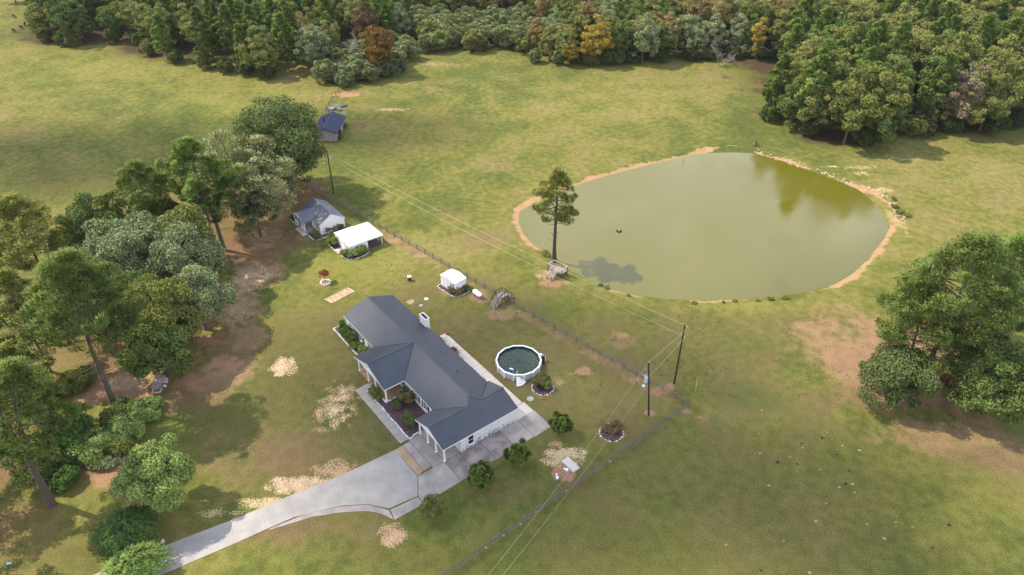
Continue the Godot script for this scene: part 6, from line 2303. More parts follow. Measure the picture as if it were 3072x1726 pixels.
# A broad-leaved tree: bole and limbs as one mesh, crown as another.
func broadleaf(o: Dictionary) -> Array:
	var g := RandomNumberGenerator.new()
	g.seed = o.seed
	var h: float = o.h
	var R: float = o.R
	var hc: float = o.get("hc", h * 0.6)
	var hh: float = o.get("hh", h - hc)
	var lean: Vector3 = o.get("lean", Vector3.ZERO)
	var c := Vector3(lean.x, hc, lean.z)
	var puffs := broad_puffs(c, R * 0.92, hh * 0.92, o.get("puffs", 26), o.get("pr", 0.3), g, o.get("low", -0.55), o.get("lumps", 0.22))
	var t := mb()
	var tr: float = o.get("tr", R * 0.055)
	var fork := Vector3(lean.x * 0.5 + g.randf_range(-0.2, 0.2), hc - hh * 0.45, lean.z * 0.5)
	if o.get("stems", 1) == 1:
		t.tube([Vector3(0, -0.3, 0), Vector3(0, 0.15, 0), Vector3(0.05, 0.8, 0), fork * 0.6 + Vector3(g.randf_range(-0.1, 0.1) * R, 0, 0), fork, c + Vector3.UP * hh * 0.3], [tr * 1.7, tr * 1.35, tr * 1.05, tr * 0.9, tr * 0.75, tr * 0.3], 9)
	else:
		for i in int(o.stems):
			var a := TAU * i / int(o.stems)
			t.tube([Vector3(cos(a) * tr, -0.2, sin(a) * tr), Vector3(cos(a) * R * 0.25, hc * 0.6, sin(a) * R * 0.25), Vector3(cos(a) * R * 0.45, hc + hh * 0.1, sin(a) * R * 0.45)], [tr, tr * 0.75, tr * 0.3], 6)
	for i in range(0, puffs.size(), 2):
		var e: Vector3 = puffs[i][0]
		var m := fork.lerp(e, 0.5) + Vector3(0, hh * 0.06, 0)
		t.tube([fork.lerp(c, g.randf_range(0.0, 0.4)), m, e.lerp(c, -0.05)], [tr * 0.5, tr * 0.3, tr * 0.1], 5, false)
	var L := Leaves.new()
	leaf_out(L, puffs, c, int(float(o.get("n", 6000)) * float(o.get("more", 2.2))), float(o.get("la", 0.3)) * float(o.get("fine", 0.66)), float(o.get("lb", 0.17)) * float(o.get("fine", 0.66)), o.get("needle", false), g, o.get("second", Color(0, 0, 0, 0)))
	return [t.mesh(), L.mesh()]


# A pine: bare bole, tiers of limbs, needles in clumps on their outer halves.
func pine(o: Dictionary) -> Array:
	var g := RandomNumberGenerator.new()
	g.seed = o.seed
	var h: float = o.h
	var R: float = o.R
	var base: float = o.get("base", 0.42)
	var lean: Vector3 = o.get("lean", Vector3.ZERO)
	var t := mb()
	var tr: float = o.get("tr", h * 0.0145)
	var axis := func(q: float) -> Vector3: return Vector3(lean.x * q * q, h * q, lean.z * q * q)
	var path := []
	var rad := []
	for i in 8:
		var q := i / 7.0
		path.append((axis.call(q) as Vector3) + Vector3(g.randf_range(-0.1, 0.1), -0.3 if i == 0 else 0.0, g.randf_range(-0.1, 0.1)))
		rad.append(tr * (1.25 if i == 0 else 1.0) * (1.0 - q * 0.86))
	t.tube(path, rad, 9)
	var puffs := []
	var n: int = o.get("limbs", 30)
	for i in n:
		var q := (i + g.randf_range(0.1, 0.9)) / n
		var y := lerpf(base, 0.97, q)
		var prof := (0.55 + 0.45 * sin(PI * pow(q, 0.75))) * (1.0 - 0.62 * q * q)
		var len := R * prof * g.randf_range(0.62, 1.08)
		var th := i * 2.39996 + g.randf_range(-0.5, 0.5)
		var s: Vector3 = axis.call(y)
		var d := Vector3(cos(th), 0, sin(th))
		var e := s + d * len + Vector3.UP * len * g.randf_range(0.02, 0.35)
		var m := s.lerp(e, 0.55) - Vector3.UP * len * 0.06
		t.tube([s, m, e], [tr * 0.28 * (1.2 - q), tr * 0.17, tr * 0.06], 5, false)
		var k := maxi(2, int(round(len / (R * 0.26))))
		for j in k:
			var u := lerpf(0.42, 1.0, (j + 0.5) / k)
			var side := d.cross(Vector3.UP) * g.randf_range(-0.24, 0.24) * len
			puffs.append([s.lerp(e, u) + side * u + Vector3.UP * g.randf_range(-0.03, 0.10) * R, R * float(o.get("pr", 0.175)) * 0.74 * g.randf_range(0.7, 1.3)])
	for i in o.get("stubs", 5):
		var y := lerpf(base * 0.45, base, g.randf())
		var a := g.randf() * TAU
		var s: Vector3 = axis.call(y)
		t.tube([s, s + Vector3(cos(a), g.randf_range(-0.1, 0.3), sin(a)) * R * g.randf_range(0.15, 0.4)], [tr * 0.16, tr * 0.05], 4, false)
	puffs.append([axis.call(1.0) - Vector3.UP * 0.3, R * 0.2])
	var L := Leaves.new()
	leaf_out(L, puffs, Vector3(lean.x * 0.5, h * lerpf(base, 1.0, 0.35), lean.z * 0.5), int(float(o.get("n", 7000)) * 1.7), float(o.get("la", 0.36)) * 0.6, float(o.get("lb", 0.085)) * 0.7, true, g, o.get("second", Color(0, 0, 0, 0)))
	return [t.mesh(), L.mesh()]


# A shrub of long arching sprays.
func spray_shrub(R: float, h: float, stems: int, per: int, la: float, lb: float, sd: int) -> Array:
	var g := RandomNumberGenerator.new()
	g.seed = sd
	var t := mb()
	var L := Leaves.new()
	for i in stems:
		var th := i * 2.39996 + g.randf_range(-0.3, 0.3)
		var far := R * sqrt((i + 0.5) / stems) * g.randf_range(0.85, 1.08)
		var d := Vector3(cos(th), 0, sin(th))
		var top := h * (1.0 - 0.35 * pow(far / R, 2.0)) * g.randf_range(0.86, 1.06)
		var tip := d * far + Vector3.UP * top * (1.0 - 0.55 * far / R)
		var knee := d * far * 0.55 + Vector3.UP * top
		var tone := g.randf_range(0.75, 1.25)
		t.tube([d * 0.2, d * far * 0.28 + Vector3.UP * top * 0.6, knee], [0.05, 0.035, 0.02], 5, false)
		for j in per:
			var q := 0.25 + 0.75 * (j + g.randf()) / per
			var p := (d * 0.2).lerp(d * far * 0.28 + Vector3.UP * top * 0.6, q).lerp((d * far * 0.28 + Vector3.UP * top * 0.6).lerp(knee, q), q)
			p = p.lerp(knee.lerp(tip, q), q * q)
			var out := (tip - knee).normalized()
			var r := rand_dir(g)
			var along := (out * 0.8 + r * 0.8).normalized()
			var sn := (d * 0.45 + Vector3.UP * 0.6 + r * 0.5).normalized()
			var v := tone * g.randf_range(0.75, 1.25)
			L.leaf(p + r * 0.24, along * la * g.randf_range(0.7, 1.2), along.cross(sn).normalized() * lb, -sn * la * 0.15, sn, Color(v * g.randf_range(0.92, 1.1), v, v * 0.95))
	return [t.mesh(), L.mesh()]


# Bare branches, forking.
func bare_tree(h: float, R: float, sd: int, lie := 0.0) -> ArrayMesh:
	var g := RandomNumberGenerator.new()
	g.seed = sd
	var t := mb()
	var tip := Vector3(h * lie, h * (1.0 - lie * 0.7), 0)
	t.tube([Vector3(0, -0.2, 0), tip * 0.35, tip * 0.7, tip], [h * 0.022, h * 0.017, h * 0.011, h * 0.003], 7)
	var todo := []
	for i in 16:
		todo.append([tip * lerpf(0.25, 0.95, i / 16.0), R * g.randf_range(0.6, 1.1), h * 0.009, 0])
	while todo.size():
		var q: Array = todo.pop_back()
		var s: Vector3 = q[0]
		var d := rand_dir(g)
		d.y = absf(d.y) * 0.7 + 0.15
		var e: Vector3 = s + d.normalized() * float(q[1])
		if e.y < 0.15:
			e.y = 0.15
		t.tube([s, s.lerp(e, 0.5) + rand_dir(g) * float(q[1]) * 0.1, e], [q[2], float(q[2]) * 0.7, float(q[2]) * 0.3], 4, false)
		if int(q[3]) < 2:
			for k in 3:
				todo.append([s.lerp(e, g.randf_range(0.35, 0.95)), float(q[1]) * 0.55, float(q[2]) * 0.55, int(q[3]) + 1])
	return t.mesh()


func leaf_mat(called: String, c: Color, through := 0.5) -> StandardMaterial3D:
	var m := mat(called, c.linear_to_srgb(), 0.75, 0.0, 0.2)
	m.backlight_enabled = true
	m.backlight = Color(through * 0.9, through, through * 0.4)
	return m


func plant(called: String, label: String, cat: String, meshes: Array, at: Vector3, leaf: Material, bark: Material, group := "", trunk := "trunk", crown := "crown") -> Node3D:
	var t := thing(called, label, cat, at, 0.0, group)
	part(trunk, meshes[0], bark, t)
	part(crown, meshes[1], leaf, t)
	return t


func hero_trees() -> void:
	leaf_mat("oak_dark", Color(0.129, 0.167, 0.057))
	leaf_mat("oak", Color(0.141, 0.193, 0.053))
	leaf_mat("oak_yellow", Color(0.196, 0.218, 0.057))
	leaf_mat("sage", Color(0.236, 0.276, 0.136))
	leaf_mat("sage_pale", Color(0.365, 0.390, 0.200))
	leaf_mat("olive", Color(0.246, 0.256, 0.078))
	leaf_mat("pine_green", Color(0.172, 0.236, 0.060))
	leaf_mat("pine_bright", Color(0.201, 0.293, 0.069))
	leaf_mat("pine_yellow", Color(0.230, 0.259, 0.064))
	leaf_mat("bright_leaf", Color(0.259, 0.345, 0.103))
	leaf_mat("lime_leaf", Color(0.185, 0.265, 0.062))
	leaf_mat("deep_leaf", Color(0.090, 0.161, 0.041))
	leaf_mat("crape_leaf", Color(0.235, 0.305, 0.072))
	leaf_mat("pond_pine_leaf", Color(0.270, 0.290, 0.075))
	leaf_mat("yellow_leaf", Color(0.42, 0.30, 0.055))
	leaf_mat("orange_leaf", Color(0.213, 0.121, 0.032))
	leaf_mat("rust_leaf", Color(0.172, 0.115, 0.067))
	leaf_mat("tan_leaf", Color(0.253, 0.201, 0.132))
	leaf_mat("brown_leaf", Color(0.331, 0.256, 0.105))
	leaf_mat("grey_green", Color(0.268, 0.308, 0.148))
	leaf_mat("red_leaf", Color(0.342, 0.093, 0.054))
	leaf_mat("dusky_leaf", Color(0.192, 0.153, 0.069))
	leaf_mat("reddish_leaf", Color(0.279, 0.175, 0.087))
	var B: Material = M.bark
	# --- the belt of trees on the left
	plant("oak_tree", "big round dark green oak at the far end of the tree belt beside the cottage", "tree", broadleaf({"seed": 1, "h": 22.5, "R": 10.6, "hc": 11.6, "hh": 10.9, "low": -0.8, "n": 17000, "puffs": 80, "pr": 0.19, "la": 0.42, "lb": 0.22, "tr": 0.75}), v3(Vector2(-50.67, -142.07)), M.oak_dark, B)
	plant("willow_oak_tree", "pale sage green feathery tree behind the pines beside the big dark oak", "tree", broadleaf({"seed": 2, "h": 20.0, "R": 10.4, "hc": 11.0, "hh": 9.0, "n": 19000, "puffs": 74, "pr": 0.18, "la": 0.46, "lb": 0.11, "needle": true, "tr": 0.55, "lumps": 0.34}), v3(Vector2(-55.04, -128.98)), M.sage_pale, B)
	plant("pine_tree", "tall bright green pine with thick bole standing in front of the sage green tree", "tree", pine({"seed": 3, "h": 23.0, "R": 7.2, "n": 15000, "limbs": 40, "base": 0.5, "lean": Vector3(-2.0, 0, 0), "tr": 0.42, "la": 0.42}), v3(Vector2(-57.44, -117.98)), M.pine_bright, B)
	plant("pine_tree", "slim pine with a leaning bole just left of the thick boled pine", "tree", pine({"seed": 33, "h": 17.0, "R": 4.4, "n": 8000, "limbs": 26, "base": 0.56, "tr": 0.25}), v3(Vector2(-56.47, -113.25)), M.pine_green, B)
	plant("cedar_tree", "drooping grey green cedar hanging over the bare earth right of the pine boles", "tree", broadleaf({"seed": 34, "h": 13.0, "R": 5.2, "hc": 7.0, "hh": 6.0, "n": 9000, "puffs": 30, "pr": 0.24, "la": 0.42, "lb": 0.09, "needle": true, "tr": 0.3, "lumps": 0.4}), v3(Vector2(-51.75, -123.41)), M.grey_green, B)
	plant("pine_tree", "spreading green pine left of the thick boled pine against the meadow", "tree", pine({"seed": 4, "h": 20.0, "R": 6.8, "n": 12000, "limbs": 34, "base": 0.5, "la": 0.42}), v3(Vector2(-67.81, -114.77)), M.pine_green, B)
	plant("oak_tree", "dark yellow green oak between the two pines at the meadow side of the belt", "tree", broadleaf({"seed": 9, "h": 16.0, "R": 6.0, "hc": 10.0, "n": 9000, "puffs": 30, "pr": 0.26, "la": 0.38, "lb": 0.2}), v3(Vector2(-75.64, -109.64)), M.oak, B)
	plant("pine_tree", "rounded yellow green pine at the left edge against the meadow", "tree", pine({"seed": 8, "h": 20.0, "R": 7.6, "n": 14000, "limbs": 38, "base": 0.42, "la": 0.42, "pr": 0.2}), v3(Vector2(-81.93, -100.94)), M.pine_yellow, B)
	plant("oak_tree", "broad sage green oak in the middle of the belt, left of its twin", "tree", broadleaf({"seed": 51, "h": 16.5, "R": 8.0, "hc": 9.5, "hh": 7.0, "n": 14000, "puffs": 74, "pr": 0.18, "la": 0.36, "lb": 0.2}), v3(Vector2(-66.81, -102.78)), M.sage, B)
	plant("oak_tree", "broad sage green oak in the middle of the belt, right of its twin", "tree", broadleaf({"seed": 52, "h": 16.0, "R": 7.6, "hc": 9.0, "hh": 7.0, "n": 13000, "puffs": 70, "pr": 0.18, "la": 0.36, "lb": 0.2}), v3(Vector2(-57.86, -102.54)), M.sage, B)
	plant("oak_tree", "mid green oak filling the gap behind the sage oaks below the spreading pine", "tree", broadleaf({"seed": 56, "h": 14.0, "R": 5.4, "hc": 8.0, "hh": 6.0, "n": 7000, "puffs": 40, "pr": 0.2, "la": 0.36, "lb": 0.2}), v3(Vector2(-66.74, -113.75)), M.oak, B)
	plant("oak_tree", "yellow tinged oak top rising behind the sage green oaks", "tree", broadleaf({"seed": 55, "h": 16.5, "R": 4.4, "hc": 11.5, "n": 6000, "puffs": 22, "pr": 0.3, "la": 0.36, "lb": 0.2}), v3(Vector2(-57.22, -106.27)), M.oak_yellow, B)
	plant("oak_tree", "grey green oak at the lawn side of the belt overhanging the bare earth", "tree", broadleaf({"seed": 53, "h": 13.0, "R": 5.6, "hc": 7.0, "hh": 6.2, "n": 9000, "puffs": 32, "pr": 0.25, "la": 0.34, "lb": 0.18}), v3(Vector2(-52, -92.87)), M.grey_green, B)
	plant("oak_tree", "yellow green oak with a dense round head in front of the sage oaks", "tree", broadleaf({"seed": 61, "h": 13.5, "R": 6.6, "hc": 7.6, "hh": 6.2, "n": 12000, "puffs": 66, "pr": 0.19, "la": 0.34, "lb": 0.19}), v3(Vector2(-55.33, -87.37)), M.oak_yellow, B)
	plant("oak_tree", "dark olive oak leaning over the wooden garden bench", "tree", broadleaf({"seed": 62, "h": 9.5, "R": 5.2, "hc": 5.4, "hh": 4.6, "n": 9000, "puffs": 32, "pr": 0.25, "la": 0.32, "lb": 0.18, "low": -0.7}), v3(Vector2(-54.22, -81.77)), M.oak, B)
	plant("oak_tree", "dark oak half hidden behind the tall leaning pine", "tree", broadleaf({"seed": 63, "h": 14.0, "R": 6.2, "hc": 8.0, "hh": 6.0, "n": 10000, "puffs": 34, "pr": 0.25, "la": 0.34, "lb": 0.19}), v3(Vector2(-65.9, -92.14)), M.oak_dark, B)
	plant("pine_tree", "tall pine with a long bare dark bole leaning over the fire ring", "tree", pine({"seed": 7, "h": 25.5, "R": 8.6, "n": 19000, "limbs": 48, "base": 0.48, "tr": 0.42, "la": 0.4, "lean": Vector3(1.5, 0, -0.5), "stubs": 12, "second": Color(2.2, 1.3, 0.7, 0.03)}), v3(Vector2(-59.46, -75.04)), M.pine_green, B)
	plant("pine_tree", "yellow green pine crown at the left edge behind the tall leaning pine", "tree", pine({"seed": 71, "h": 18.5, "R": 6.4, "n": 11000, "limbs": 34, "base": 0.4, "la": 0.4}), v3(Vector2(-72.92, -82.28)), M.pine_yellow, B)
	plant("pine_tree", "big dark boled pine at the lower left corner", "tree", pine({"seed": 10, "h": 22.5, "R": 7.2, "n": 15000, "limbs": 42, "base": 0.46, "tr": 0.5, "la": 0.36, "lean": Vector3(3.5, 0, -1), "second": Color(1.8, 1.4, 0.6, 0.04)}), v3(Vector2(-59.22, -57.06)), M.pine_green, B)
	plant("pine_tree", "low yellow green pine at the left edge below the meadow gap", "tree", pine({"seed": 12, "h": 15.0, "R": 5.6, "n": 9000, "limbs": 30, "base": 0.35, "la": 0.36}), v3(Vector2(-66.84, -70.15)), M.pine_yellow, B)
	plant("shade_tree", "light green round headed young tree beside the drive shrubs", "tree", broadleaf({"seed": 120, "h": 10.5, "R": 4.7, "hc": 6.2, "hh": 4.4, "n": 9000, "puffs": 34, "pr": 0.24, "la": 0.24, "lb": 0.16, "tr": 0.22}), v3(Vector2(-44.12, -57.22)), M.bright_leaf, B)
	plant("arching_shrub", "large dark green shrub of arching sprays between the young tree and the drive", "shrub", spray_shrub(4.2, 4.9, 210, 46, 0.30, 0.085, 131), v3(Vector2(-46.7, -51.79)), M.deep_leaf, B, "", "stems", "foliage")
	plant("arching_shrub", "large bright green shrub of arching sprays at the lower end of the drive", "shrub", spray_shrub(4.3, 4.4, 210, 46, 0.28, 0.08, 132), v3(Vector2(-43.55, -46.89)), M.lime_leaf, B, "", "stems", "foliage")
	var sh := [
		[Vector2(-61.53, -66.97), 4.0, 5.4, "dark green ivy clad bush beside the dark boled pine", "deep_leaf"], [Vector2(-63.28, -62.87), 3.8, 5.0, "olive bush under the dark boled pine at the left edge", "oak"], [Vector2(-57.57, -65.76), 3.0, 3.2, "mid green bush right of the ivy clad bush", "bright_leaf"],
		[Vector2(-54.68, -68.22), 3.0, 2.6, "low light green bush above the young tree", "bright_leaf"], [Vector2(-53.59, -73.26), 2.6, 1.7, "low spreading green ground bush below the wooden bench", "bright_leaf"], [Vector2(-57.2, -72.86), 2.2, 1.7, "low green bush at the foot of the tall leaning pine", "oak"],
		[Vector2(-54.3, -66.17), 1.8, 2.4, "yellow tinged small bush touching the young tree", "oak_yellow"], [Vector2(-59.05, -60.38), 2.0, 2.0, "small dark bush left of the young tree", "deep_leaf"], [Vector2(-54.74, -63.73), 1.2, 1.2, "tiny blue green bush on the bare earth left of the young tree", "sage"],
		[Vector2(-70.62, -75.32), 2.6, 2.6, "bush at the foot of the low pine at the left edge", "oak"], [Vector2(-66.92, -78.97), 2.4, 2.2, "yellow green bush behind the foot of the tall leaning pine", "oak_yellow"],
	]
	for i in sh.size():
		var q: Array = sh[i]
		plant("bush", q[3], "bush", broadleaf({"seed": 200 + i, "h": q[2], "R": q[1], "hc": float(q[2]) * 0.5, "hh": float(q[2]) * 0.5, "n": int(1500 * q[1]), "puffs": 18, "pr": 0.32, "la": 0.26, "lb": 0.13, "low": -0.8, "tr": 0.08, "stems": 4}), v3(q[0]), M[q[4]], B, "", "stems", "foliage")
	for q in [[Vector2(-72.5, -58), 21.0, 6.5, 811, "tall pine just outside the left edge above the lower corner"], [Vector2(-66, -46), 20.0, 6.5, 812, "tall pine just outside the lower left corner"], [Vector2(-60, -36), 17.0, 6.0, 813, "pine below the lower left corner of the view"]]:
		plant("pine_tree", q[4], "tree", pine({"seed": q[3], "h": q[1], "R": q[2], "n": 5000, "limbs": 34, "base": 0.4, "la": 0.5, "lb": 0.13}), v3(q[0]), M.pine_green, B)
	# --- the clump on the right
	plant("pine_tree", "tallest green pine in the clump at the right edge, over the trodden earth", "tree", pine({"seed": 301, "h": 26.0, "R": 8.8, "n": 19000, "limbs": 48, "base": 0.42, "tr": 0.45, "la": 0.4, "pr": 0.19}), v3(Vector2(62.38, -78.71)), M.pine_green, B)
	plant("pine_tree", "bright green pine rightmost in the clump at the right edge", "tree", pine({"seed": 302, "h": 21.0, "R": 7.4, "n": 15000, "limbs": 42, "base": 0.42, "la": 0.4, "pr": 0.2}), v3(Vector2(75.2, -87.61)), M.pine_bright, B)
	plant("pine_tree", "lower pine leaning out leftmost from the clump at the right edge", "tree", pine({"seed": 303, "h": 18.5, "R": 7.0, "n": 14000, "limbs": 40, "base": 0.34, "la": 0.38, "pr": 0.19, "lean": Vector3(-2.5, 0, 0)}), v3(Vector2(59.97, -79.59)), M.pine_green, B)
	plant("pine_tree", "pine deep inside the clump at the right edge", "tree", pine({"seed": 307, "h": 19.0, "R": 6.4, "n": 11000, "limbs": 36, "base": 0.35, "la": 0.4, "pr": 0.2}), v3(Vector2(69.87, -82.31)), M.pine_green, B)
	plant("oak_tree", "dark green oak at the left foot of the clump at the right edge", "tree", broadleaf({"seed": 304, "h": 10.0, "R": 5.4, "hc": 5.2, "hh": 4.9, "n": 11000, "puffs": 38, "pr": 0.24, "la": 0.3, "lb": 0.16, "low": -0.8}), v3(Vector2(56.75, -75.66)), M.oak_dark, B)
	plant("oak_tree", "large glossy dark green oak at the lower right of the clump at the right edge", "tree", broadleaf({"seed": 305, "h": 13.0, "R": 6.6, "hc": 6.8, "hh": 6.2, "n": 15000, "puffs": 78, "pr": 0.18, "la": 0.3, "lb": 0.17, "low": -0.8}), v3(Vector2(68.61, -73.51)), M.oak, B)
	plant("small_tree", "small tan brown tree between the two oaks of the clump at the right edge", "tree", broadleaf({"seed": 306, "h": 6.0, "R": 2.4, "hc": 3.6, "n": 2600, "puffs": 16, "pr": 0.3, "la": 0.24, "lb": 0.13}), v3(Vector2(64.57, -74.72)), M.brown_leaf, B)
	# --- the pond pine
	plant("pine_tree", "lone tall pine with a bare bole standing at the edge of the pond", "tree", pine({"seed": 41, "h": 19.0, "R": 4.9, "n": 8500, "limbs": 30, "base": 0.46, "tr": 0.42, "la": 0.36, "pr": 0.2, "stubs": 8}), v3(Vector2(8.23, -114.23)), M.pond_pine_leaf, M.dark_wood)
	# --- crape myrtles by the drive, and the sapling
	var cr := [[Vector2(7.09, -69.18), 1.75, 3.5, "round green crape myrtle farthest up the garage apron", "crape_leaf", 0.0], [Vector2(0.92, -63.83), 1.85, 3.6, "round green crape myrtle in the middle of the row by the apron", "crape_leaf", 0.01], [Vector2(-3.99, -59.95), 2.0, 3.7, "round green crape myrtle flecked with white blossom by the apron", "crape_leaf", 0.035], [Vector2(-9.97, -55.36), 1.7, 3.2, "sparse pale crape myrtle with white blossom at the tip of the apron", "olive", 0.22]]
	for i in 4:
		var q: Array = cr[i]
		plant("crape_myrtle", q[3], "tree", broadleaf({"seed": 140 + i, "h": q[2], "R": q[1], "hc": float(q[2]) * 0.56, "hh": float(q[2]) * 0.44, "n": 6500 if i < 3 else 1500, "puffs": 30, "pr": 0.24, "la": 0.17, "lb": 0.075, "needle": true, "tr": 0.06, "stems": 4, "low": -0.6, "second": Color(5.5, 4.2, 6.5, q[5])}), v3(q[0]), M[q[4]], M.pale_bark, "crape myrtles along the apron", "stems", "crown")
	plant("red_sapling", "small dark red leaved sapling in a ring of white stones on the lawn", "tree", broadleaf({"seed": 150, "h": 2.7, "R": 0.95, "hc": 1.9, "n": 700, "puffs": 12, "pr": 0.34, "la": 0.16, "lb": 0.08, "tr": 0.05}), v3(Vector2(-34.86, -107.03)), M.red_leaf, B)
	garden_shrubs()


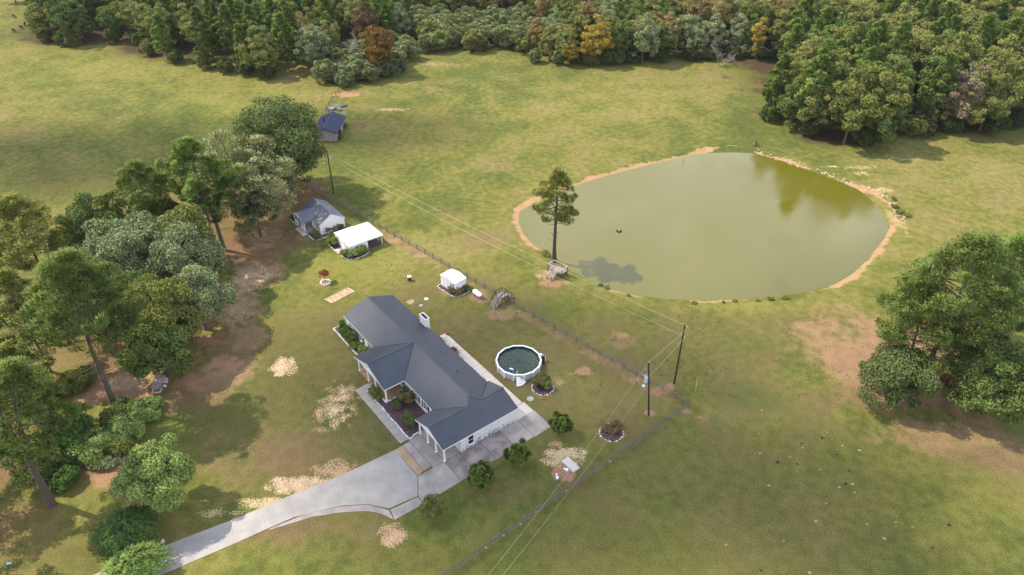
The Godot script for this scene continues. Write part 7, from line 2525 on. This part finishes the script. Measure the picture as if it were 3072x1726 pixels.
func garden_shrubs() -> void:
	var B: Material = M.bark
	var cone := broadleaf({"seed": 160, "h": 2.2, "R": 0.48, "hc": 1.0, "hh": 1.2, "n": 1100, "puffs": 20, "pr": 0.5, "la": 0.12, "lb": 0.06, "low": -0.8, "tr": 0.05})
	plant("cone_shrub", "slim dark green cone shaped evergreen beside the porch column", "shrub", cone, v3(house_point(14.2, -0.55)), M.deep_leaf, B, "", "stems", "foliage")
	var ball := broadleaf({"seed": 161, "h": 1.0, "R": 0.6, "hc": 0.5, "hh": 0.5, "n": 900, "puffs": 16, "pr": 0.38, "la": 0.09, "lb": 0.06, "low": -0.9, "tr": 0.03, "stems": 3})
	var loose := broadleaf({"seed": 162, "h": 1.5, "R": 0.9, "hc": 0.8, "hh": 0.75, "n": 1300, "puffs": 18, "pr": 0.32, "la": 0.13, "lb": 0.07, "low": -0.8, "tr": 0.03, "stems": 4, "lumps": 0.4})
	var low := broadleaf({"seed": 163, "h": 0.8, "R": 0.9, "hc": 0.4, "hh": 0.42, "n": 1000, "puffs": 16, "pr": 0.34, "la": 0.13, "lb": 0.06, "low": -0.6, "tr": 0.02, "stems": 4, "lumps": 0.4})
	var rose := broadleaf({"seed": 164, "h": 1.3, "R": 0.8, "hc": 0.75, "hh": 0.6, "n": 1000, "puffs": 16, "pr": 0.32, "la": 0.12, "lb": 0.07, "low": -0.8, "tr": 0.02, "stems": 4, "second": Color(7.0, 1.2, 1.2, 0.09), "lumps": 0.4})
	var spiky := spray_shrub(1.1, 1.8, 60, 16, 0.15, 0.03, 165)
	# [mesh, place, size, leaves, label]
	var L := [
		[loose, house_point(12.9, -0.75), 1.5, "dusky_leaf", "large dusky red leaved shrub against the front wall between porch and garage"],
		[ball, house_point(12.7, -2.55), 1.15, "oak_dark", "small round dark green shrub alone in the mulch of the front bed"],
		[rose, house_point(8.7, -2.75), 1.2, "oak", "rose bush with red blooms in the garage end of the front bed"],
		[rose, house_point(13.4, -2.2), 0.6, "oak", "small rose plant behind the round shrub in the front bed"],
		[low, house_point(17.8, -3.9), 1.05, "olive", "yellow green low shrub at the porch corner of the front bed"],
		[low, house_point(16.6, -3.85), 1.0, "oak_yellow", "low shrub with reddish tips nearest the porch column"],
		[low, house_point(10.3, -1.9), 0.55, "lime_leaf", "tuft of bright green in the middle of the front bed mulch"],
		[low, house_point(11.2, -2.0), 0.4, "sage", "tiny grey green tuft in the front bed mulch"],
		[cone, house_point(34.6, -0.55), 1.0, "deep_leaf", "dark upright shrub at the far corner of the house"],
		[loose, house_point(33.0, -0.7), 1.2, "deep_leaf", "dark green shrub second from the far corner of the house"],
		[loose, house_point(31.0, -0.75), 1.35, "oak_dark", "big dark shrub in front of the far front window"],
		[low, house_point(29.2, -0.95), 1.1, "lime_leaf", "bright green low shrub under the far front window"],
		[loose, house_point(26.8, -0.6), 0.95, "bright_leaf", "mid green shrub beside the left valley of the porch roof"],
		[spiky, house_point(17.3, 10.5), 1.15, "reddish_leaf", "reddish spiky shrub behind the house by the back walk"],
		[loose, Vector2(5.32, -78.45), 1.05, "oak_yellow", "yellow green shrub in the lower right of the round bed below the pool"],
		[loose, Vector2(4.06, -79.13), 1.15, "dusky_leaf", "brownish shrub in the left of the round bed below the pool"],
		[loose, Vector2(5.03, -79.71), 1.0, "oak", "shrub at the back of the round bed below the pool"],
		[low, Vector2(15.06, -70.13), 1.15, "dusky_leaf", "dark low shrub at the right of the round bed near the fence"],
		[low, Vector2(13.62, -70), 0.9, "reddish_leaf", "brown low shrub at the left of the round bed near the fence"],
		[ball, Vector2(-46.93, -130.41), 1.1, "oak_dark", "clipped round boxwood left of the cottage porch"],
		[ball, Vector2(-39.96, -122.24), 1.1, "oak_dark", "clipped round boxwood at the front corner of the cottage"],
		[loose, Vector2(-40.7, -123.89), 0.8, "olive", "olive shrub behind the boxwood at the front corner of the cottage"],
		[loose, Vector2(-38.13, -124.93), 0.9, "sage", "thin grey green shrub left of two on the cottage gable wall"],
		[loose, Vector2(-36.98, -125.84), 0.95, "grey_green", "thin grey green shrub right of two on the cottage gable wall"],
		[ball, Vector2(-35.71, -126.23), 1.15, "oak_dark", "round dark shrub at the rear corner of the cottage gable wall"],
		[loose, Vector2(-37.06, -122.52), 0.95, "tan_leaf", "tan orange shrub at the far front corner of the white outbuilding"],
		[loose, Vector2(-36.03, -119.83), 1.35, "lime_leaf", "bright green bush before the far window of the white outbuilding"],
		[loose, Vector2(-32.81, -115.89), 1.05, "pine_yellow", "tall yellow green shrub at the near front corner of the white outbuilding"],
		[loose, Vector2(-31.7, -115.42), 0.9, "sage", "grey green shrub at the near corner of the white outbuilding"],
		[loose, Vector2(-30.87, -115.89), 1.2, "bright_leaf", "left part of the thick green hedge on the outbuilding end wall"],
		[loose, Vector2(-30.16, -116.46), 1.25, "oak", "middle part of the thick green hedge on the outbuilding end wall"],
		[loose, Vector2(-29.49, -117.02), 1.15, "bright_leaf", "right part of the thick green hedge on the outbuilding end wall"],
		[rose, Vector2(-10.93, -103.45), 1.0, "dusky_leaf", "dark reddish shrub under the shed window"],
		[rose, Vector2(-9.49, -103.02), 0.95, "dusky_leaf", "red flowering shrub on the shed end wall"],
		[ball, Vector2(-8.46, -104.31), 1.15, "oak_dark", "round dark shrub at the rear corner of the shed end wall"],
		[low, Vector2(-9.93, -102.76), 0.7, "oak", "small dark shrub at the near corner of the shed"],
		[low, house_point(7.3, 11.0), 0.5, "lime_leaf", "green plant standing in the white wire stand"],
		[low, Vector2(6.79, -116.42), 0.9, "olive", "tuft of reeds at the water's edge left of the pond pine"],
		[spiky, Vector2(62.84, -168.44), 0.75, "olive", "clump of dark reeds at the far corner of the pond"],
		[low, Vector2(32.61, -100.51), 0.55, "olive", "first small weed clump from the left along the near pond bank"],
		[low, Vector2(38.03, -100.79), 0.40, "oak", "second small weed clump from the left along the near pond bank"],
		[low, Vector2(40.19, -101.31), 0.50, "pine_yellow", "third small weed clump from the left along the near pond bank"],
		[low, Vector2(44.38, -101.31), 0.45, "olive", "fourth small weed clump from the left along the near pond bank"],
		[low, Vector2(46.8, -101.59), 0.60, "oak", "fifth small weed clump from the left along the near pond bank"],
		[low, Vector2(49.47, -101.91), 0.70, "pine_yellow", "sixth small weed clump from the left along the near pond bank"],
		[low, Vector2(6.83, -117.26), 0.80, "olive", "weed clump at the water left of the pond deck"],
		[low, Vector2(16.51, -106.28), 0.50, "oak", "first weed clump right of the pond deck at the water"],
		[low, Vector2(17.53, -105.43), 0.60, "pine_yellow", "second weed clump right of the pond deck at the water"],
		[low, Vector2(21.24, -102.93), 0.40, "olive", "third weed clump right of the pond deck at the water"],
		[low, Vector2(84.19, -135.38), 0.80, "oak", "third weed clump from the bottom along the right pond bank"],
		[low, Vector2(84.29, -133.01), 0.90, "pine_yellow", "second weed clump from the bottom along the right pond bank"],
		[low, Vector2(85.06, -131.57), 0.80, "olive", "first weed clump from the bottom along the right pond bank"],
		[low, Vector2(85.52, -139.04), 0.70, "oak", "fourth weed clump from the bottom along the right pond bank"],
		[low, Vector2(-45.64, -172.8), 1.3, "oak_dark", "dark weeds at the right front corner of the barn"],
		[low, Vector2(-45.63, -180.19), 1.2, "oak", "green weeds along the open side of the barn"],
	]
	for q in L:
		var o := plant("shrub", q[4], "shrub", q[0], on(q[1]), M[q[3]], B, "", "stems", "foliage")
		o.scale = Vector3.ONE * float(q[2])
		o.rotation.y = fmod(absf((q[1] as Vector2).x) * 3.7, TAU)


# ---------------------------------------------------------------- the woods
func scatter(poly: Array, step: float, g: RandomNumberGenerator) -> Array:
	var q := PackedVector2Array(poly)
	var r := Rect2(q[0], Vector2.ZERO)
	for p in q:
		r = r.expand(p)
	var a := []
	var j := 0
	var y := r.position.y
	while y < r.end.y:
		var x := r.position.x + (step * 0.5 if j % 2 else 0.0)
		while x < r.end.x:
			var p := Vector2(x + g.randf_range(-0.32, 0.32) * step, y + g.randf_range(-0.32, 0.32) * step)
			if p.y > -322.0 and absf(p.x) < 6.0 + 0.732 * (43.5 - p.y * 0.814) and Geometry2D.is_point_in_polygon(p, q):
				a.append(p)
			x += step
		y += step * 0.87
		j += 1
	return a


func forest() -> void:
	var g := RandomNumberGenerator.new()
	g.seed = 404
	var oaks := []
	var pines := []
	var shrubs := []
	var thins := []
	for i in 5:
		oaks.append(broadleaf({"seed": 500 + i, "h": 16.0, "R": 5.4, "hc": 8.6, "hh": 7.8, "n": 5200, "puffs": 56, "pr": 0.2, "la": 0.46, "lb": 0.25, "low": -0.75, "tr": 0.26, "lumps": 0.3}))
	for i in 4:
		pines.append(pine({"seed": 520 + i, "h": 18.0, "R": 4.6, "n": 6500, "limbs": 38, "base": 0.16, "la": 0.5, "lb": 0.14, "pr": 0.21}))
	for i in 3:
		shrubs.append(broadleaf({"seed": 540 + i, "h": 6.6, "R": 4.0, "hc": 3.4, "hh": 3.2, "n": 3600, "puffs": 30, "pr": 0.26, "la": 0.4, "lb": 0.13, "needle": true, "low": -0.8, "tr": 0.1, "stems": 5}))
	for i in 3:
		thins.append(broadleaf({"seed": 560 + i, "h": 17.0, "R": 2.9, "hc": 10.0, "hh": 6.8, "n": 2600, "puffs": 26, "pr": 0.3, "la": 0.42, "lb": 0.2, "low": -0.9, "tr": 0.16}))
	# single trees that stand out
	var B: Material = M.bark
	var S := [
		["maple_tree", oaks[0], Vector2(-42.01, -223.37), 0.98, "orange_leaf", "orange topped round tree standing out alone at the wood's corner beyond the barn"],
		["maple_tree", oaks[1], Vector2(-51.35, -252.29), 1.0, "rust_leaf", "rusty red tree behind the orange tree beyond the barn"],
		["poplar_tree", oaks[2], Vector2(27.74, -233.34), 0.95, "yellow_leaf", "bright golden yellow tree at the front of the far wood"],
		["poplar_tree", oaks[3], Vector2(19.06, -232.52), 0.55, "yellow_leaf", "small golden yellow tree left of the large yellow one"],
		["poplar_tree", thins[0], Vector2(82.26, -237.96), 0.85, "yellow_leaf", "narrow yellow tree near the right end of the far wood"],
		["dead_oak_tree", oaks[4], Vector2(118.1, -177.72), 1.05, "tan_leaf", "tan half bare tree in the front of the right hand wood"],
		["willow_tree", oaks[1], Vector2(43.71, -235.43), 1.02, "grey_green", "large grey green tree right of the yellow tree in the far wood"],
		["oak_tree", oaks[0], Vector2(17.59, -234.59), 0.72, "olive", "broad olive bush like tree at the left front of the far wood"],
		["oak_tree", oaks[2], Vector2(-79.36, -221.84), 0.92, "olive", "olive grey tree at the front of the left wood"],
	]
	for q in S:
		var o := plant(q[0], q[5], "tree", q[1], on(q[2]), M[q[4]], B)
		o.scale = Vector3.ONE * float(q[3])
	for q in [[Vector2(-67.44, -234.59), 11.0, 4.0, 601, "pale bare tree in front of the left wood"], [Vector2(-51.75, -229.67), 9.0, 3.4, 602, "pale bare tree left of the orange tree"], [Vector2(118.42, -177.72), 15.0, 4.4, 603, "bare grey branches showing through the tan tree of the right hand wood"]]:
		var t := thing("bare_tree", q[4], "tree", on(q[0]))
		part("branches", bare_tree(q[1], q[2], q[3]), M.pale_bark, t)
	var ft := thing("fallen_tree", "bleached fallen tree lying in the meadow before the far wood", "fallen tree", on(Vector2(69.31, -232.44)))
	part("branches", bare_tree(5.5, 2.6, 611, 0.8), M.pale_bark, ft)
	part("limb", bare_tree(4.6, 2.3, 612, -0.85), M.pale_bark, ft)
	var snag := thing("bare_snag", "dark bare snag standing at the left front corner of the right hand wood", "tree", on(Vector2(70.05, -185.45)))
	var sb := mb()
	sb.tube([Vector3(0, -0.3, 0), Vector3(0.1, 3, 0), Vector3(0.4, 6.5, 0.2)], [0.4, 0.3, 0.12], 8)
	part("trunk", sb, M.dark_wood, snag)
	for q in [[oaks[1], Vector2(75.85, -195.66), 0.72, "oak", "small dark oak behind the bare snag in the right hand wood"], [pines[1], Vector2(73.01, -187.81), 0.95, "pine_green", "dark pine at the left front corner of the right hand wood"], [oaks[3], Vector2(75.26, -179.89), 0.8, "oak", "dark oak just right of the bare snag in the right hand wood"], [oaks[2], Vector2(80.23, -175.59), 0.95, "olive", "broad olive brown oak at the front of the right hand wood"], [pines[2], Vector2(89.91, -171.96), 1.1, "pine_green", "tall dark pine in the front middle of the right hand wood"], [oaks[4], Vector2(93.64, -168.44), 1.05, "oak", "dark green oak nearest the pasture at the front of the right hand wood"], [pines[0], Vector2(84.82, -213.35), 1.0, "pine_bright", "bright pine on the left flank of the right hand wood"]]:
		var o := plant("pine_tree" if q[3].begins_with("pine") else "oak_tree", q[4], "tree", q[0], on(q[1]), M[q[3]], B)
		o.scale = Vector3.ONE * float(q[2])
	# woods: [outline, spacing, what grows there: [meshes, leaves, share, size, name, label]]
	var left := "in the wood above the left meadow"
	var mid := "in the scrub beyond the meadow"
	var far := "in the wood beyond the pond"
	var right := "in the right hand wood"
	var W := [
		[[Vector2(-176.88, -262.98), Vector2(-158.17, -252.29), Vector2(-138.22, -259.99), Vector2(-132.01, -251.35), Vector2(-119.74, -237.96), Vector2(-100.05, -228.07), Vector2(-82.09, -220.33), Vector2(-70.06, -220.33), Vector2(-62.34, -222.61), Vector2(-58.24, -247.66), Vector2(-39.94, -257.06), Vector2(-55.54, -378.28), Vector2(-273.28, -378.28), Vector2(-236.37, -319.97), Vector2(-209.82, -315.81), Vector2(-194.03, -295.12)], 8.8, [
			[pines, "pine_bright", 0.30, 0.92, "pine_tree", "bright green pine " + left], [pines, "pine_green", 0.18, 0.95, "pine_tree", "dark green pine " + left], [oaks, "oak", 0.20, 0.9, "oak_tree", "dark green oak " + left], [oaks, "olive", 0.20, 0.85, "oak_tree", "olive brown oak " + left], [oaks, "sage", 0.08, 0.9, "oak_tree", "grey green oak " + left], [thins, "brown_leaf", 0.04, 0.9, "slim_tree", "slim brown tree " + left]]],
		[[Vector2(-55.58, -208.78), Vector2(-47.35, -213.71), Vector2(-36.99, -224.15), Vector2(-33.06, -240.55), Vector2(-39.94, -257.06), Vector2(-58.24, -247.66), Vector2(-62.34, -222.61)], 5.2, [
			[shrubs, "grey_green", 0.6, 0.95, "scrub_bush", "grey green bush in the hedge beyond the barn"], [shrubs, "sage", 0.4, 0.85, "scrub_bush", "sage green bush in the hedge beyond the barn"]]],
		[[Vector2(-33.25, -242.29), Vector2(-26.19, -247.66), Vector2(3.07, -247.66), Vector2(7.71, -238.82), Vector2(8.91, -284.47), Vector2(-40.34, -284.47)], 6.2, [
			[shrubs, "grey_green", 0.45, 1.1, "scrub_bush", "grey green willow bush " + mid], [shrubs, "sage", 0.3, 1.0, "scrub_bush", "sage green willow bush " + mid], [shrubs, "bright_leaf", 0.1, 0.9, "scrub_bush", "fresh green bush " + mid], [shrubs, "olive", 0.15, 1.1, "scrub_bush", "olive bush " + mid]]],
		[[Vector2(-45.03, -284.47), Vector2(8.91, -284.47), Vector2(11.39, -378.28), Vector2(-57.53, -378.28)], 6.0, [
			[thins, "brown_leaf", 0.35, 0.85, "slim_tree", "slim brown tree behind the meadow scrub"], [thins, "rust_leaf", 0.1, 0.8, "slim_tree", "slim rusty tree behind the meadow scrub"], [thins, "oak_yellow", 0.3, 0.9, "slim_tree", "slim yellow green tree behind the meadow scrub"], [shrubs, "lime_leaf", 0.25, 1.2, "scrub_bush", "bright bush behind the meadow scrub"]]],
		[[Vector2(7.64, -236.27), Vector2(28.17, -233.76), Vector2(55.72, -238.82), Vector2(92.1, -240.55), Vector2(101.73, -261.98), Vector2(132.25, -378.28), Vector2(11.39, -378.28)], 7.6, [
			[oaks, "olive", 0.27, 0.84, "oak_tree", "olive green oak " + far], [oaks, "brown_leaf", 0.12, 0.84, "oak_tree", "brown tinged oak " + far], [oaks, "oak", 0.18, 0.82, "oak_tree", "dark green oak " + far], [oaks, "grey_green", 0.14, 0.84, "oak_tree", "grey green oak " + far], [thins, "brown_leaf", 0.12, 0.95, "slim_tree", "slim brown tree " + far], [thins, "rust_leaf", 0.03, 0.9, "slim_tree", "slim rusty tree " + far], [thins, "oak_yellow", 0.14, 0.95, "slim_tree", "slim yellow green tree " + far]]],
		[[Vector2(70.95, -184.63), Vector2(75.46, -175.59), Vector2(83.94, -169.94), Vector2(90.78, -166.48), Vector2(99.8, -168.44), Vector2(106.4, -173.76), Vector2(118.27, -176.38), Vector2(141.17, -179.07), Vector2(158.71, -186.06), Vector2(286.07, -378.28), Vector2(132.25, -378.28), Vector2(98.61, -252.29), Vector2(84.92, -218.83)], 9.6, [
			[oaks, "olive", 0.28, 1.14, "oak_tree", "olive green oak " + right], [oaks, "oak", 0.22, 1.14, "oak_tree", "dark green oak " + right], [oaks, "oak_yellow", 0.12, 1.14, "oak_tree", "yellow green oak " + right], [pines, "pine_bright", 0.17, 1.12, "pine_tree", "bright green pine " + right], [pines, "pine_green", 0.10, 1.14, "pine_tree", "dark green pine " + right], [oaks, "brown_leaf", 0.05, 1.05, "oak_tree", "brown tinged oak " + right], [oaks, "oak_yellow", 0.06, 1.08, "oak_tree", "pale yellow green oak " + right]]],
	]
	var made := {}
	var put := func(k: Array, p: Vector2, size: float, where: String) -> void:
		var ms: Array = k[0]
		var which := g.randi() % ms.size()
		var key := "%s %s %d" % [k[5], k[1], which]
		var o: Node3D
		if made.has(key):
			o = copy(made[key], str(k[5]) + where, on(p))
		else:
			o = plant(k[4], str(k[5]) + where, "bush" if k[4] == "scrub_bush" else "tree", ms[which], on(p), M[k[1]], B, str(k[5]) + "s")
			made[key] = o
		o.rotation.y = g.randf() * TAU
		var s := size * g.randf_range(0.84, 1.16)
		o.scale = Vector3(s, s * g.randf_range(0.92, 1.1), s)
	for w in W:
		var spots := scatter(w[0], w[1], g)
		var x0 := 1e9
		var x1 := -1e9
		var z0 := 1e9
		var z1 := -1e9
		for p: Vector2 in spots:
			var sx := p.x / (43.5 - p.y * 0.814)
			x0 = minf(x0, sx)
			x1 = maxf(x1, sx)
			z0 = minf(z0, p.y)
			z1 = maxf(z1, p.y)
		for p: Vector2 in spots:
			var lat: String = ["far left", "left", "left of middle", "right of middle", "right", "far right"][clampi(int((p.x / (43.5 - p.y * 0.814) - x0) / (x1 - x0) * 6.0), 0, 5)]
			var row: String = ["back", "middle depth", "front"][clampi(int((p.y - z0) / (z1 - z0) * 3.0), 0, 2)]
			var roll := g.randf()
			for k in w[2]:
				roll -= float(k[2])
				if roll <= 0.0:
					put.call(k, p, k[3], ", %s, %s" % [row, lat])
					break
	# undergrowth along the edges that face the meadow
	var edges := [
		[[Vector2(-173.75, -259.99), Vector2(-157.68, -251.35), Vector2(-138.08, -258.03), Vector2(-119.39, -237.11), Vector2(-99.76, -227.28), Vector2(-81.87, -219.58), Vector2(-69.86, -219.58)], 7.5, ["oak", "olive", "oak_dark"], "understorey bush at the front edge of the left wood"],
		[[Vector2(7.6, -234.59), Vector2(28.01, -232.11), Vector2(55.39, -237.11), Vector2(90.88, -238.82)], 5.0, ["oak", "olive", "oak_dark", "grey_green"], "understorey bush at the front edge of the far wood"],
		[[Vector2(71.74, -184.35), Vector2(75.29, -175.06), Vector2(83.75, -169.44), Vector2(90.58, -165.99), Vector2(99.58, -167.95), Vector2(106.16, -173.24), Vector2(117.99, -175.85), Vector2(140.84, -178.53)], 5.5, ["oak", "oak_dark", "olive"], "understorey bush at the front edge of the right hand wood"],
	]
	for e in edges:
		var pts: Array = e[0]
		for i in pts.size() - 1:
			var a: Vector2 = pts[i]
			var b: Vector2 = pts[i + 1]
			var n := int(a.distance_to(b) / float(e[1]))
			for j in n:
				var p := a.lerp(b, (j + g.randf()) / n) + Vector2(g.randf_range(-1, 1), g.randf_range(-3.0, 0.0))
				put.call([shrubs, e[2][g.randi() % (e[2] as Array).size()], 1.0, 0.6, "scrub_bush", e[3]], p, 0.7, ", %s stretch" % ["first", "second", "third", "fourth", "fifth", "sixth", "seventh"][i])


# ---------------------------------------------------------------- grass
func grass() -> void:
	var g := RandomNumberGenerator.new()
	g.seed = 909
	mat("grass_blade", Color(1, 1, 1), 0.8, 0.0, 0.3)
	var L := Leaves.new()
	for i in 9:
		var a := TAU * i / 9.0 + g.randf()
		var d := Vector3(cos(a), 0, sin(a))
		var tip := d * g.randf_range(0.10, 0.24) + Vector3.UP * g.randf_range(0.07, 0.16)
		var v := g.randf_range(0.8, 1.2)
		L.leaf(tip * 0.5 + d * 0.03, tip * 0.5, d.cross(Vector3.UP) * 0.035, Vector3.UP * 0.03, (Vector3.UP + d * 0.4).normalized(), Color(v, v, v))
	var tuft := L.mesh()
	tuft.surface_set_material(0, M.grass_blade)
	var cols := [Color(0.155, 0.16, 0.045), Color(0.18, 0.17, 0.055), Color(0.12, 0.145, 0.04), Color(0.21, 0.185, 0.08), Color(0.14, 0.145, 0.045)]
	var keep: Array[Transform3D] = []
	var tint := PackedColorArray()
	var clump := FastNoiseLite.new()
	clump.seed = 66
	clump.frequency = 0.11
	var yard := PackedVector2Array([Vector2(-13.41, -100.72), Vector2(-27.55, -85.63), Vector2(-24.55, -76.55), Vector2(-15.97, -66.37), Vector2(-42.87, -48.56), Vector2(-38.46, -44.54), Vector2(-14.33, -54.07), Vector2(6.36, -69.33), Vector2(2.49, -74.87), Vector2(-10.02, -92.79)])
	while keep.size() < 11000:
		var p := Vector2(g.randf_range(-150, 150), g.randf_range(-255, -76))
		if absf(p.x) > 12.0 - p.y * 0.72:
			continue
		if g.randf() * 255.0 < -p.y * 0.75:
			continue
		if clump.get_noise_2dv(p) + g.randf_range(-0.25, 0.25) < 0.06:
			continue
		if Geometry2D.is_point_in_polygon(p, yard) or Geometry2D.is_point_in_polygon(p, pond):
			continue
		if p.x > -8.0 and p.x < 82.0 and p.y < -88.0 and p.y > -165.0 and pond_distance(p.x, p.y) < 2.5:
			continue
		var s := g.randf_range(0.5, 1.0)
		keep.append(Transform3D(Basis(Vector3.UP, g.randf() * TAU).scaled(Vector3(s, s, s)), on(p)))
		tint.append(cols[g.randi() % cols.size()] * g.randf_range(1.2, 1.6))
	var mm := MultiMesh.new()
	mm.transform_format = MultiMesh.TRANSFORM_3D
	mm.use_colors = true
	mm.mesh = tuft
	mm.instance_count = keep.size()
	for i in keep.size():
		mm.set_instance_transform(i, keep[i])
		mm.set_instance_color(i, tint[i])
	var o := MultiMeshInstance3D.new()
	o.name = "grass"
	o.multimesh = mm
	add_child(o)
	tag(o, "coarse tufts of grass over the lawn and pasture", "grass", "", "stuff")
